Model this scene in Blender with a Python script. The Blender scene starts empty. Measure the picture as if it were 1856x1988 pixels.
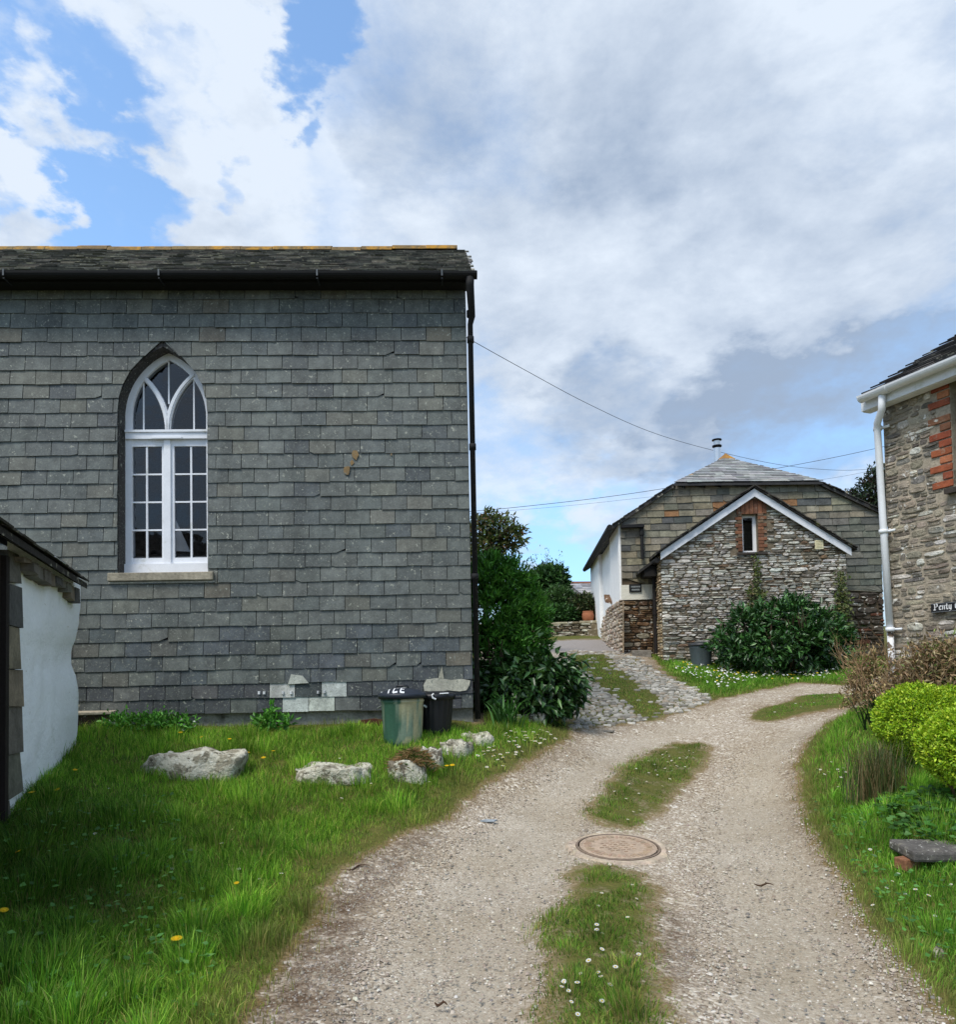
import bpy, bmesh, math, random
import numpy as np
from mathutils import Vector, Matrix, noise as mnoise

random.seed(7)
rng = np.random.default_rng(7)
scene = bpy.context.scene
COL = scene.collection

# ------------------------------------------------------------------ camera
F_PX = 1400.0                       # focal length in photo units (photo 1856 wide, 1988 high)
CX, CY = 928.0, 1237.0              # optical centre: the photo was cropped from below
PITCH, ROLL = math.radians(2.2), math.radians(1.1)
CAM = Vector((0, 0, 1.45))
_r0, _u0 = Vector((1, 0, 0)), Vector((0, -math.sin(PITCH), math.cos(PITCH)))
FWD = Vector((0, math.cos(PITCH), math.sin(PITCH)))
RGT = math.cos(ROLL) * _r0 - math.sin(ROLL) * _u0
UPV = math.sin(ROLL) * _r0 + math.cos(ROLL) * _u0
cam_data = bpy.data.cameras.new("camera")
cam = bpy.data.objects.new("camera", cam_data)
COL.objects.link(cam)
cam.matrix_world = Matrix(((RGT.x, UPV.x, -FWD.x, CAM.x), (RGT.y, UPV.y, -FWD.y, CAM.y),
                           (RGT.z, UPV.z, -FWD.z, CAM.z), (0, 0, 0, 1)))
cam_data.sensor_fit = 'VERTICAL'
cam_data.sensor_height = 36.0
cam_data.lens = 36.0 * F_PX / 1988.0
cam_data.shift_y = (CY - 994.0) / 1988.0
cam_data.clip_start, cam_data.clip_end = 0.05, 2000.0
scene.camera = cam

# ------------------------------------------------------------------ light and exposure
SUN_EL = math.radians(58)
_sh = Vector((-0.62, -0.78, 0)).normalized()
SUN_DIR = Vector((_sh.x * math.cos(SUN_EL), _sh.y * math.cos(SUN_EL), math.sin(SUN_EL)))
sun_data = bpy.data.lights.new("sun", 'SUN')
sun_data.energy = 2.2
sun_data.angle = math.radians(22)
sun_data.color = (1.0, 0.95, 0.87)
sun = bpy.data.objects.new("sun", sun_data)
COL.objects.link(sun)
sun.rotation_euler = SUN_DIR.to_track_quat('Z', 'Y').to_euler()
sun.location = (-20, -15, 30)
scene.view_settings.view_transform = 'Standard'
scene.view_settings.look = 'None'
scene.view_settings.exposure = 0.6
scene.view_settings.gamma = 1.0
scene.view_settings.use_curve_mapping = False


def ray(px, py):
    return FWD + ((px - CX) / F_PX) * RGT + ((CY - py) / F_PX) * UPV


def at(px, py, Y):
    d = ray(px, py)
    return CAM + d * (Y / d.y)


def project(X, Y, Z):
    """world arrays -> photo units"""
    dx, dy, dz = X - CAM.x, Y - CAM.y, Z - CAM.z
    w = dx * FWD.x + dy * FWD.y + dz * FWD.z
    w = np.where(w < 0.05, 0.05, w)
    a = (dx * RGT.x + dy * RGT.y + dz * RGT.z) / w
    b = (dx * UPV.x + dy * UPV.y + dz * UPV.z) / w
    return CX + a * F_PX, CY - b * F_PX


# ------------------------------------------------------------------ sky: Nishita with a cloud deck over it
def build_world():
    w = bpy.data.worlds.new("World")
    scene.world = w
    w.use_nodes = True
    nt = w.node_tree
    nt.nodes.clear()
    N, L = nt.nodes, nt.links

    def m(op, a, b=None, clamp=False):
        n = N.new("ShaderNodeMath"); n.operation = op; n.use_clamp = clamp
        for i, v in enumerate((a, b)):
            if v is None: continue
            if isinstance(v, (int, float)): n.inputs[i].default_value = v
            else: L.new(v, n.inputs[i])
        return n.outputs[0]

    def vm(op, a, b):
        n = N.new("ShaderNodeVectorMath"); n.operation = op
        for i, v in enumerate((a, b)):
            if v is None: continue
            if hasattr(v, "is_output"): L.new(v, n.inputs[i])
            elif op == 'SCALE' and i == 1: n.inputs['Scale'].default_value = v
            else: n.inputs[i].default_value = v
        return n.outputs[1] if op == 'DOT_PRODUCT' else n.outputs[0]

    def noise(vec, scale, detail=6, rough=0.55, dist=0.0):
        n = N.new("ShaderNodeTexNoise"); L.new(vec, n.inputs['Vector'])
        n.inputs['Scale'].default_value = scale; n.inputs['Detail'].default_value = detail
        n.inputs['Roughness'].default_value = rough; n.inputs['Distortion'].default_value = dist
        return n

    def mix(f, a, b):
        n = N.new("ShaderNodeMix"); n.data_type = 'RGBA'
        if isinstance(f, (int, float)): n.inputs[0].default_value = f
        else: L.new(f, n.inputs[0])
        for i, v in ((6, a), (7, b)):
            if isinstance(v, tuple): n.inputs[i].default_value = (*v, 1)
            else: L.new(v, n.inputs[i])
        return n.outputs[2]

    tc = N.new("ShaderNodeTexCoord").outputs['Generated']
    sky = N.new("ShaderNodeTexSky"); sky.sky_type = 'NISHITA'; sky.sun_disc = False
    sky.sun_elevation = SUN_EL; sky.sun_rotation = math.atan2(SUN_DIR.x, SUN_DIR.y)
    sky.air_density = 1.0; sky.dust_density = 0.6; sky.ozone_density = 2.0
    # flatten the dome so that clouds crowd towards the horizon
    sep = N.new("ShaderNodeSeparateXYZ"); L.new(tc, sep.inputs[0])
    den = m('ADD', m('MAXIMUM', sep.outputs[2], 0.0), 0.42)
    comb = N.new("ShaderNodeCombineXYZ")
    L.new(m('DIVIDE', sep.outputs[0], den), comb.inputs[0])
    L.new(m('DIVIDE', sep.outputs[1], den), comb.inputs[1])
    L.new(m('MULTIPLY', sep.outputs[2], 1.2), comb.inputs[2])
    q = comb.outputs[0]
    warp1 = noise(q, 2.6, 5, 0.6).outputs['Color']
    warp2 = noise(q, 9.0, 6, 0.62).outputs['Color']
    wv = vm('ADD', vm('SCALE', vm('SUBTRACT', warp1, (0.5, 0.5, 0.5)), 0.34),
            vm('SCALE', vm('SUBTRACT', warp2, (0.5, 0.5, 0.5)), 0.17))
    dw = vm('NORMALIZE', vm('ADD', tc, wv), None)

    def blobs(lst):
        tot = None
        for px, py, rad, wgt in lst:
            d = ray(px, py).normalized()
            ang = rad / F_PX * (d.dot(FWD)) ** 1.5
            dot = vm('DOT_PRODUCT', dw, tuple(d))
            mr = N.new("ShaderNodeMapRange"); mr.interpolation_type = 'SMOOTHSTEP'
            L.new(dot, mr.inputs[0])
            mr.inputs[1].default_value = math.cos(ang); mr.inputs[2].default_value = math.cos(ang * 0.15)
            mr.inputs[3].default_value = 0.0; mr.inputs[4].default_value = wgt
            tot = mr.outputs[0] if tot is None else m('ADD', tot, mr.outputs[0])
        return tot

    dens_b = blobs(SKY_DENSITY)
    shade_b = blobs(SKY_SHADE)
    n1 = noise(q, 3.4, 10, 0.64, 0.2).outputs['Fac']
    n2 = noise(q, 1.3, 4, 0.55).outputs['Fac']
    n3 = noise(q, 11.0, 6, 0.6).outputs['Fac']
    dens = m('ADD', m('ADD', m('MULTIPLY', m('SUBTRACT', n1, 0.5), 1.9), m('MULTIPLY', m('SUBTRACT', n3, 0.5), 0.9)), m('ADD', dens_b, 0.72))
    mr = N.new("ShaderNodeMapRange"); mr.interpolation_type = 'SMOOTHSTEP'
    L.new(dens, mr.inputs[0]); mr.inputs[1].default_value = -0.25; mr.inputs[2].default_value = 1.40
    cover = mr.outputs[0]
    sh = m('ADD', m('ADD', m('ADD', m('MULTIPLY', m('SUBTRACT', n2, 0.5), 1.4), m('MULTIPLY', m('SUBTRACT', n3, 0.5), -0.9)), m('MULTIPLY', m('SUBTRACT', n1, 0.5), -1.8)), m('ADD', shade_b, 0.30), clamp=True)
    K = 1.0 / SKY_STRENGTH
    c_white = tuple(v * K for v in (0.52, 0.58, 0.66))
    c_grey = tuple(v * K for v in (0.24, 0.305, 0.41))
    cloud = mix(sh, c_white, c_grey)
    bl = N.new("ShaderNodeMix"); bl.data_type = 'RGBA'; bl.blend_type = 'MULTIPLY'; bl.inputs[0].default_value = 1
    mz = N.new("ShaderNodeMapRange"); L.new(sep.outputs[2], mz.inputs[0]); mz.inputs[1].default_value = 0.04; mz.inputs[2].default_value = 0.38
    L.new(sky.outputs[0], bl.inputs[6]); L.new(mix(mz.outputs[0], (0.62, 0.86, 1.10), SKY_TINT), bl.inputs[7])
    col = mix(cover, bl.outputs[2], cloud)
    bg = N.new("ShaderNodeBackground"); bg.inputs['Strength'].default_value = SKY_STRENGTH
    L.new(col, bg.inputs['Color'])
    out = N.new("ShaderNodeOutputWorld"); L.new(bg.outputs[0], out.inputs[0])


SKY_STRENGTH = 0.12
SKY_TINT = (1.5, 1.65, 1.65)
# (photo x, photo y, radius, weight): where the cloud deck is torn open (negative) or thick (positive)
SKY_DENSITY = [
    (40, 40, 190, -0.75), (140, 170, 110, -0.6), (165, 330, 110, -0.95), (190, 450, 130, -1.0), (290, 445, 90, -0.6), (555, 130, 120, -1.2), (510, 40, 90, -0.7), (270, 190, 60, -0.5), (585, 310, 50, -0.5), (390, 340, 60, -0.5),
    (585, 310, 60, -0.35), (390, 335, 60, -0.35), (20, 200, 90, -0.7), (60, 440, 100, -0.5),
    (90, 225, 80, 0.75), (45, 345, 110, 1.15), (50, 478, 70, 1.0), (190, 60, 90, 0.55), (400, 110, 100, 0.75), (300, 90, 90, 0.45), (290, 260, 120, 0.85), (250, 330, 80, 0.4), (450, 260, 130, 0.8), (480, 420, 170, 0.7), (380, 400, 90, 0.4),
    (1060, 1060, 150, -0.75), (1200, 1010, 150, -0.35), (1030, 1045, 45, 0.7), (1480, 880, 120, -0.35), (1650, 900, 120, -0.2),
    (1000, 250, 500, 0.45), (1500, 300, 600, 0.5), (1300, 700, 400, 0.45), (1000, 600, 200, 0.35),
]
# where the clouds are grey from below (positive) or lit (negative)
SKY_SHADE = [
    (790, 180, 230, 0.30), (1250, 220, 260, 0.25), (1000, 60, 160, 0.10), (1700, 780, 270, 0.95), (1430, 805, 220, 0.75), (1200, 790, 160, 0.4), (1600, 720, 200, 0.25),
    (1750, 400, 260, 0.15), (1000, 880, 120, 0.2), (1500, 380, 300, 0.10),
    (430, 260, 200, -0.30), (60, 340, 140, -0.35), (600, 420, 200, -0.25), (800, 450, 200, -0.2), (1000, 540, 260, -0.15), (1250, 560, 240, -0.15), (1650, 120, 240, -0.15), (980, 900, 120, -0.1),
]
build_world()


def S(r, g, b):
    f = lambda c: (c / 255 / 12.92) if c / 255 <= 0.04045 else ((c / 255 + 0.055) / 1.055) ** 2.4
    return (f(r), f(g), f(b))


# ------------------------------------------------------------------ materials
def new_mat(name):
    m = bpy.data.materials.new(name); m.use_nodes = True
    nt = m.node_tree
    return m, nt, nt.nodes, nt.links, nt.nodes["Principled BSDF"]


def node_noise(N, L, vec, scale, detail=5, rough=0.6):
    n = N.new("ShaderNodeTexNoise"); n.inputs['Scale'].default_value = scale
    n.inputs['Detail'].default_value = detail; n.inputs['Roughness'].default_value = rough
    if vec is not None: L.new(vec, n.inputs['Vector'])
    return n.outputs['Fac']


def node_ramp(N, L, fac, stops):
    r = N.new("ShaderNodeValToRGB"); L.new(fac, r.inputs[0])
    e = r.color_ramp.elements
    while len(e) < len(stops): e.new(0.5)
    for el, (p, c) in zip(e, stops):
        el.position = p
        el.color = (*c, 1) if isinstance(c, tuple) else (c, c, c, 1)
    return r.outputs[0]


def node_mix(N, L, fac, a, b, blend='MIX'):
    n = N.new("ShaderNodeMix"); n.data_type = 'RGBA'; n.blend_type = blend
    if isinstance(fac, (int, float)): n.inputs[0].default_value = fac
    else: L.new(fac, n.inputs[0])
    for i, v in ((6, a), (7, b)):
        if isinstance(v, tuple): n.inputs[i].default_value = (*v, 1)
        else: L.new(v, n.inputs[i])
    return n.outputs[2]


def node_bump(N, L, height, strength, dist, bsdf):
    b = N.new("ShaderNodeBump"); b.inputs['Strength'].default_value = strength; b.inputs['Distance'].default_value = dist
    L.new(height, b.inputs['Height']); L.new(b.outputs[0], bsdf.inputs['Normal'])


def mat_attr(name, rough=0.8, mott=0.35, scale=14.0, fine=90.0, bump=0.35, bdist=0.01, lichen=None, spec=0.35, metal=0.0, streak=False, weather=0.0):
    """colour from the mesh's own per-piece colours, mottled and bumped"""
    m, nt, N, L, B = new_mat(name)
    tc = N.new("ShaderNodeTexCoord").outputs['Object']
    vec = tc
    if streak:
        mp = N.new("ShaderNodeMapping"); mp.inputs['Scale'].default_value = (1, 1, 0.12); L.new(tc, mp.inputs[0]); vec = mp.outputs[0]
    at_ = N.new("ShaderNodeAttribute"); at_.attribute_name = "Col"
    n1 = node_noise(N, L, vec, scale, 6, 0.62)
    n2 = node_noise(N, L, tc, fine, 4, 0.6)
    g = node_ramp(N, L, n1, [(0.25, 1 - mott), (0.75, 1 + mott)])
    g2 = node_ramp(N, L, n2, [(0.25, 1 - mott * 0.6), (0.75, 1 + mott * 0.6)])
    c = node_mix(N, L, 1.0, at_.outputs['Color'], g, 'MULTIPLY')
    c = node_mix(N, L, 1.0, c, g2, 'MULTIPLY')
    if weather:                                                # long run-off streaks and damp patches, in the wall's own colour
        mp2 = N.new("ShaderNodeMapping"); mp2.inputs['Scale'].default_value = (1.5, 1.5, 0.22); L.new(tc, mp2.inputs[0])
        c = node_mix(N, L, 1.0, c, node_ramp(N, L, node_noise(N, L, mp2.outputs[0], 1.6, 6, 0.65), [(0.3, 1 - weather), (0.5, 1.0), (0.72, 1 + weather * 0.7)]), 'MULTIPLY')
    if lichen:
        for (lc, lscale, lo, hi) in lichen:
            n3 = node_noise(N, L, tc, lscale, 7, 0.68)
            f = node_ramp(N, L, n3, [(lo, 0.0), (hi, 1.0)])
            c = node_mix(N, L, f, c, lc)
    L.new(c, B.inputs['Base Color'])
    B.inputs['Roughness'].default_value = rough; B.inputs['Metallic'].default_value = metal
    B.inputs['Specular IOR Level'].default_value = spec
    if bump:
        h = N.new("ShaderNodeMath"); h.operation = 'ADD'; L.new(n1, h.inputs[0]); L.new(n2, h.inputs[1])
        node_bump(N, L, h.outputs[0], bump, bdist, B)
    return m


def mat_leaf(name, rough=0.5, trans=0.3, spec=0.3):
    m, nt, N, L, B = new_mat(name)
    at_ = N.new("ShaderNodeAttribute"); at_.attribute_name = "Col"
    L.new(at_.outputs['Color'], B.inputs['Base Color'])
    B.inputs['Roughness'].default_value = rough; B.inputs['Specular IOR Level'].default_value = spec
    t = N.new("ShaderNodeBsdfTranslucent"); L.new(at_.outputs['Color'], t.inputs[0])
    mx = N.new("ShaderNodeMixShader"); mx.inputs[0].default_value = trans
    L.new(B.outputs[0], mx.inputs[1]); L.new(t.outputs[0], mx.inputs[2])
    L.new(mx.outputs[0], N["Material Output"].inputs[0])
    return m


def mat_glass(name, tint=(0.5, 0.53, 0.55), refl=0.10):
    m, nt, N, L, B = new_mat(name)
    N.remove(B)
    tr = N.new("ShaderNodeBsdfTransparent"); tr.inputs[0].default_value = (*tint, 1)
    gl = N.new("ShaderNodeBsdfGlossy"); gl.inputs['Roughness'].default_value = 0.03
    tc = N.new("ShaderNodeTexCoord").outputs['Object']
    n = node_noise(N, L, tc, 2.5, 2, 0.5)
    b = N.new("ShaderNodeBump"); b.inputs['Strength'].default_value = 0.12; b.inputs['Distance'].default_value = 0.05
    L.new(n, b.inputs['Height']); L.new(b.outputs[0], gl.inputs['Normal'])
    fr = N.new("ShaderNodeFresnel"); fr.inputs[0].default_value = 1.45
    ad = N.new("ShaderNodeMath"); ad.operation = 'ADD'; L.new(fr.outputs[0], ad.inputs[0]); ad.inputs[1].default_value = refl - 0.04
    mx = N.new("ShaderNodeMixShader"); L.new(ad.outputs[0], mx.inputs[0]); L.new(tr.outputs[0], mx.inputs[1]); L.new(gl.outputs[0], mx.inputs[2])
    L.new(mx.outputs[0], N["Material Output"].inputs[0])
    return m


M = {}
M['slate_hung'] = mat_attr("hung_slate", 0.62, 0.36, 9.0, 60.0, 0.5, 0.004, lichen=[(S(52, 56, 56), 2.2, 0.56, 0.8), (S(120, 124, 114), 42.0, 0.56, 0.66), (S(150, 152, 140), 20.0, 0.62, 0.66)], spec=0.4, weather=0.3)
M['slate_old'] = mat_attr("weathered_slate", 0.8, 0.4, 7.0, 30.0, 0.5, 0.012, lichen=[(S(168, 168, 150), 7.0, 0.66, 0.74), (S(60, 62, 38), 4.0, 0.66, 0.8)])
M['roof_slate'] = mat_attr("roof_slate", 0.75, 0.5, 6.0, 26.0, 0.6, 0.012, lichen=[(S(168, 164, 146), 9.0, 0.58, 0.66), (S(92, 94, 40), 3.5, 0.62, 0.72)])
M['pale_roof'] = mat_attr("pale_roof_slate", 0.6, 0.3, 6.0, 25.0, 0.4, 0.01)
M['ridge'] = mat_attr("lichened_ridge_tile", 0.85, 0.3, 8.0, 40.0, 0.5, 0.01, lichen=[(S(176, 128, 40), 4.0, 0.50, 0.60), (S(60, 52, 40), 7.0, 0.58, 0.66)])
M['stone'] = mat_attr("rubble_stone", 0.88, 0.42, 9.0, 38.0, 0.7, 0.02, lichen=[(S(214, 212, 202), 9.0, 0.57, 0.64)])
M['warm_stone'] = mat_attr("warm_rubble_stone", 0.9, 0.45, 10.0, 42.0, 0.8, 0.02, lichen=[(S(224, 222, 214), 8.0, 0.59, 0.63), (S(60, 54, 46), 6.0, 0.62, 0.70), (S(150, 140, 122), 3.0, 0.5, 0.7)])
M['rock'] = mat_attr("lichen_rock", 0.9, 0.4, 6.0, 34.0, 0.9, 0.03, lichen=[(S(196, 192, 174), 8.0, 0.46, 0.52), (S(84, 78, 64), 14.0, 0.56, 0.64), (S(212, 210, 196), 17.0, 0.60, 0.63), (S(80, 86, 44), 4.0, 0.60, 0.72)])
M['render'] = mat_attr("white_limewash", 0.9, 0.06, 2.6, 30.0, 0.4, 0.02, lichen=[(S(200, 204, 194), 3.0, 0.60, 0.80), (S(190, 184, 168), 18.0, 0.66, 0.70)])
M['spotted'] = mat_attr("spotted_slab", 0.85, 0.4, 12.0, 60.0, 0.6, 0.008, lichen=[(S(206, 204, 196), 30.0, 0.60, 0.64), (S(120, 116, 104), 8.0, 0.52, 0.64)])
M['concrete'] = mat_attr("old_concrete", 0.92, 0.38, 5.0, 40.0, 0.5, 0.01, lichen=[(S(66, 62, 54), 3.2, 0.56, 0.7)])
M['paint'] = mat_attr("white_paint", 0.5, 0.07, 6.0, 60.0, 0.1, 0.003, lichen=[(S(182, 184, 168), 5.0, 0.58, 0.80)])
M['black'] = mat_attr("black_paint", 0.8, 0.25, 8.0, 60.0, 0.15, 0.004)
M['wood'] = mat_attr("dark_timber", 0.8, 0.4, 9.0, 60.0, 0.4, 0.006, streak=True)
M['metal'] = mat_attr("galvanised_metal", 0.42, 0.22, 7.0, 40.0, 0.1, 0.003, metal=0.75, streak=True)
M['steel'] = mat_attr("steel_flue", 0.28, 0.05, 6.0, 30.0, 0.0, metal=0.95)
M['bin'] = mat_attr("weathered_bin", 0.5, 0.28, 6.0, 46.0, 0.15, 0.003, metal=0.2, streak=True)
M['plastic'] = mat_attr("bin_plastic", 0.42, 0.15, 8.0, 60.0, 0.08, 0.002)
M['brick'] = mat_attr("red_brick", 0.88, 0.38, 12.0, 60.0, 0.5, 0.008, lichen=[(S(150, 134, 116), 9.0, 0.58, 0.68)])
M['clay'] = mat_attr("terracotta", 0.85, 0.2, 9.0, 50.0, 0.2, 0.005)
M['iron'] = mat_attr("rusty_iron", 0.85, 0.3, 14.0, 70.0, 0.6, 0.006)
M['letters'] = mat_attr("lettering", 0.6, 0.03, 8.0, 40.0, 0.0)
M['leaf'] = mat_leaf("leaf", 0.5, 0.25, 0.35)
M['gloss_leaf'] = mat_leaf("glossy_leaf", 0.36, 0.12, 0.5)
M['grass'] = mat_leaf("grass_blade", 0.6, 0.4, 0.2)
M['petal'] = mat_leaf("petal", 0.6, 0.25, 0.2)
M['bark'] = mat_attr("bark", 0.9, 0.4, 14.0, 60.0, 0.6, 0.01)
M['glass'] = mat_glass("window_glass", (0.50, 0.53, 0.57), 0.055)
M['cable'] = mat_attr("cable_rubber", 0.6, 0.1, 5.0, 20.0, 0.0)
M['cobble'] = mat_attr("cobble_stone", 0.75, 0.35, 12.0, 60.0, 0.4, 0.006)
M['pebble'] = mat_attr("pebble", 0.85, 0.25, 40.0, 160.0, 0.2, 0.002)
M['cloth'] = mat_attr("sailcloth", 0.8, 0.04, 6.0, 40.0, 0.0)


# ------------------------------------------------------------------ building blocks
class Frame:
    """local axes of a building: x to the right along the wall, y into it, z up"""
    def __init__(s, origin, rotz):
        s.o = Vector(origin); s.rz = rotz
        s.m = Matrix.Translation(s.o) @ Matrix.Rotation(rotz, 4, 'Z'); s.i = s.m.inverted()

    def px(s, x, y, d=0.0):
        o = s.i @ CAM; r = s.i.to_3x3() @ ray(x, y)
        t = (d - o.y) / r.y
        p = o + r * t
        return p.x, p.z

    def pz(s, x, y, X):
        """where the ray meets the local plane x = X -> (y, z)"""
        o = s.i @ CAM; r = s.i.to_3x3() @ ray(x, y)
        t = (X - o.x) / r.x
        p = o + r * t
        return p.y, p.z

    def w(s, x, y, z): return s.m @ Vector((x, y, z))


def jit(c, a=0.12, hue=0.04):
    k = 1 + random.uniform(-a, a)
    return tuple(max(0.002, v * k * (1 + random.uniform(-hue, hue))) for v in c)


class MB:
    def __init__(s): s.v, s.f, s.c = [], [], []

    def add(s, verts, faces, col):
        b = len(s.v)
        s.v.extend([tuple(p) for p in verts]); s.c.extend([col] * len(verts))
        s.f.extend([tuple(b + i for i in f) for f in faces])

    def box(s, x0, x1, y0, y1, z0, z1, col):
        s.add([(x0, y0, z0), (x1, y0, z0), (x1, y1, z0), (x0, y1, z0), (x0, y0, z1), (x1, y0, z1), (x1, y1, z1), (x0, y1, z1)],
              [(0, 3, 2, 1), (4, 5, 6, 7), (0, 1, 5, 4), (1, 2, 6, 5), (2, 3, 7, 6), (3, 0, 4, 7)], col)

    def hexa(s, front, back, col):
        """front, back: matching loops of n points"""
        n = len(front)
        s.add(list(front) + list(back), [tuple(range(n)), tuple(range(2 * n - 1, n - 1, -1))] +
              [(i, n + i, n + (i + 1) % n, (i + 1) % n) for i in range(n)], col)

    def poly(s, pts, col): s.add(pts, [tuple(range(len(pts)))], col)

    def tube(s, path, rad, col, seg=10, cap=True):
        P = [Vector(p) for p in path]
        R = rad if isinstance(rad, (list, tuple)) else [rad] * len(P)
        rings = []
        prev = None
        for i, p in enumerate(P):
            a = P[max(0, i - 1)]; b = P[min(len(P) - 1, i + 1)]
            t = (b - a).normalized()
            if prev is None:
                ref = Vector((0, 0, 1)) if abs(t.z) < 0.9 else Vector((1, 0, 0))
                n = t.cross(ref).normalized()
            else:
                n = (prev - t * prev.dot(t)).normalized()
            prev = n; bn = t.cross(n)
            rings.append([p + (n * math.cos(2 * math.pi * k / seg) + bn * math.sin(2 * math.pi * k / seg)) * R[i] for k in range(seg)])
        vs = [v for r in rings for v in r]
        fs = [(i * seg + k, i * seg + (k + 1) % seg, (i + 1) * seg + (k + 1) % seg, (i + 1) * seg + k)
              for i in range(len(P) - 1) for k in range(seg)]
        if cap: fs += [tuple(range(seg - 1, -1, -1)), tuple((len(P) - 1) * seg + k for k in range(seg))]
        s.add(vs, fs, col)

    def lathe(s, prof, col, seg=24, cx=0, cy=0, wob=None):
        vs = []
        for r, z in prof:
            for k in range(seg):
                a = 2 * math.pi * k / seg
                rr = r * (wob(a, z) if wob else 1)
                vs.append((cx + rr * math.cos(a), cy + rr * math.sin(a), z))
        n = len(prof)
        fs = [(i * seg + k, i * seg + (k + 1) % seg, (i + 1) * seg + (k + 1) % seg, (i + 1) * seg + k) for i in range(n - 1) for k in range(seg)]
        fs += [tuple(range(seg - 1, -1, -1)), tuple((n - 1) * seg + k for k in range(seg))]
        s.add(vs, fs, col)

    def ribbon(s, path, w, y0, y1, col):
        """a bar of width w following a path in the (x, z) plane, from depth y0 (front) to y1"""
        n = len(path)
        L_, R_ = [], []
        for i, (x, z) in enumerate(path):
            ax, az = path[max(0, i - 1)]; bx, bz = path[min(n - 1, i + 1)]
            dx, dz = bx - ax, bz - az; l = math.hypot(dx, dz) or 1
            nx, nz = -dz / l * w / 2, dx / l * w / 2
            L_.append((x + nx, z + nz)); R_.append((x - nx, z - nz))
        vs = [(x, y0, z) for x, z in L_] + [(x, y0, z) for x, z in R_] + [(x, y1, z) for x, z in L_] + [(x, y1, z) for x, z in R_]
        fs = []
        for i in range(n - 1):
            fs += [(i, n + i, n + i + 1, i + 1), (2 * n + i + 1, 3 * n + i + 1, 3 * n + i, 2 * n + i),
                   (i + 1, 2 * n + i + 1, 2 * n + i, i), (n + i, 3 * n + i, 3 * n + i + 1, n + i + 1)]
        fs += [(0, 2 * n, 3 * n, n), (n - 1, 2 * n - 1, 4 * n - 1, 3 * n - 1)]
        s.add(vs, fs, col)

    def build(s, name, mat, parent=None, smooth=False, bevel=0.0):
        me = bpy.data.meshes.new(name)
        me.from_pydata(s.v, [], s.f)
        a = me.color_attributes.new("Col", 'FLOAT_COLOR', 'POINT')
        arr = np.ones((len(s.v), 4), dtype=np.float32); arr[:, :3] = np.array(s.c, dtype=np.float32)
        a.data.foreach_set("color", arr.ravel())
        me.materials.append(mat)
        if smooth: me.polygons.foreach_set("use_smooth", [True] * len(me.polygons))
        me.update()
        o = bpy.data.objects.new(name, me); COL.objects.link(o)
        if parent: o.parent = parent
        if bevel:
            md = o.modifiers.new("bevel", 'BEVEL'); md.width = bevel; md.segments = 2; md.limit_method = 'ANGLE'
        return o


def tag(o, label=None, cat=None, group=None, kind=None):
    if label: o['label'] = label
    if cat: o['category'] = cat
    if group: o['group'] = group
    if kind: o['kind'] = kind
    return o


def empty(name, loc, rz=0.0, label=None, cat=None, group=None):
    o = bpy.data.objects.new(name, None); COL.objects.link(o)
    o.empty_display_size = 0.2
    o.location = loc; o.rotation_euler = (0, 0, rz)
    return tag(o, label, cat, group)


def fast_mesh(name, verts, faces, cols, mat, parent=None, smooth=False):
    """verts (n,3), faces (m,k) with equal k (3 or 4), cols (n,3)"""
    me = bpy.data.meshes.new(name)
    nv, nf, k = len(verts), len(faces), faces.shape[1]
    me.vertices.add(nv); me.vertices.foreach_set("co", np.ascontiguousarray(verts, dtype=np.float32).ravel())
    me.loops.add(nf * k); me.loops.foreach_set("vertex_index", np.ascontiguousarray(faces, dtype=np.int32).ravel())
    me.polygons.add(nf); me.polygons.foreach_set("loop_start", np.arange(0, nf * k, k, dtype=np.int32))
    a = me.color_attributes.new("Col", 'FLOAT_COLOR', 'POINT')
    arr = np.ones((nv, 4), dtype=np.float32); arr[:, :3] = cols
    a.data.foreach_set("color", arr.ravel())
    if smooth: me.polygons.foreach_set("use_smooth", np.ones(nf, dtype=bool))
    me.update(calc_edges=True); me.validate()
    me.materials.append(mat)
    o = bpy.data.objects.new(name, me); COL.objects.link(o)
    if parent: o.parent = parent
    return o


def scan(poly, v):
    """sorted crossings of a polygon (u, v) with the line v = const"""
    xs = []
    n = len(poly)
    for i in range(n):
        (x0, y0), (x1, y1) = poly[i], poly[(i + 1) % n]
        if (y0 <= v < y1) or (y1 <= v < y0):
            xs.append(x0 + (v - y0) / (y1 - y0) * (x1 - x0))
    return sorted(xs)


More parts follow.
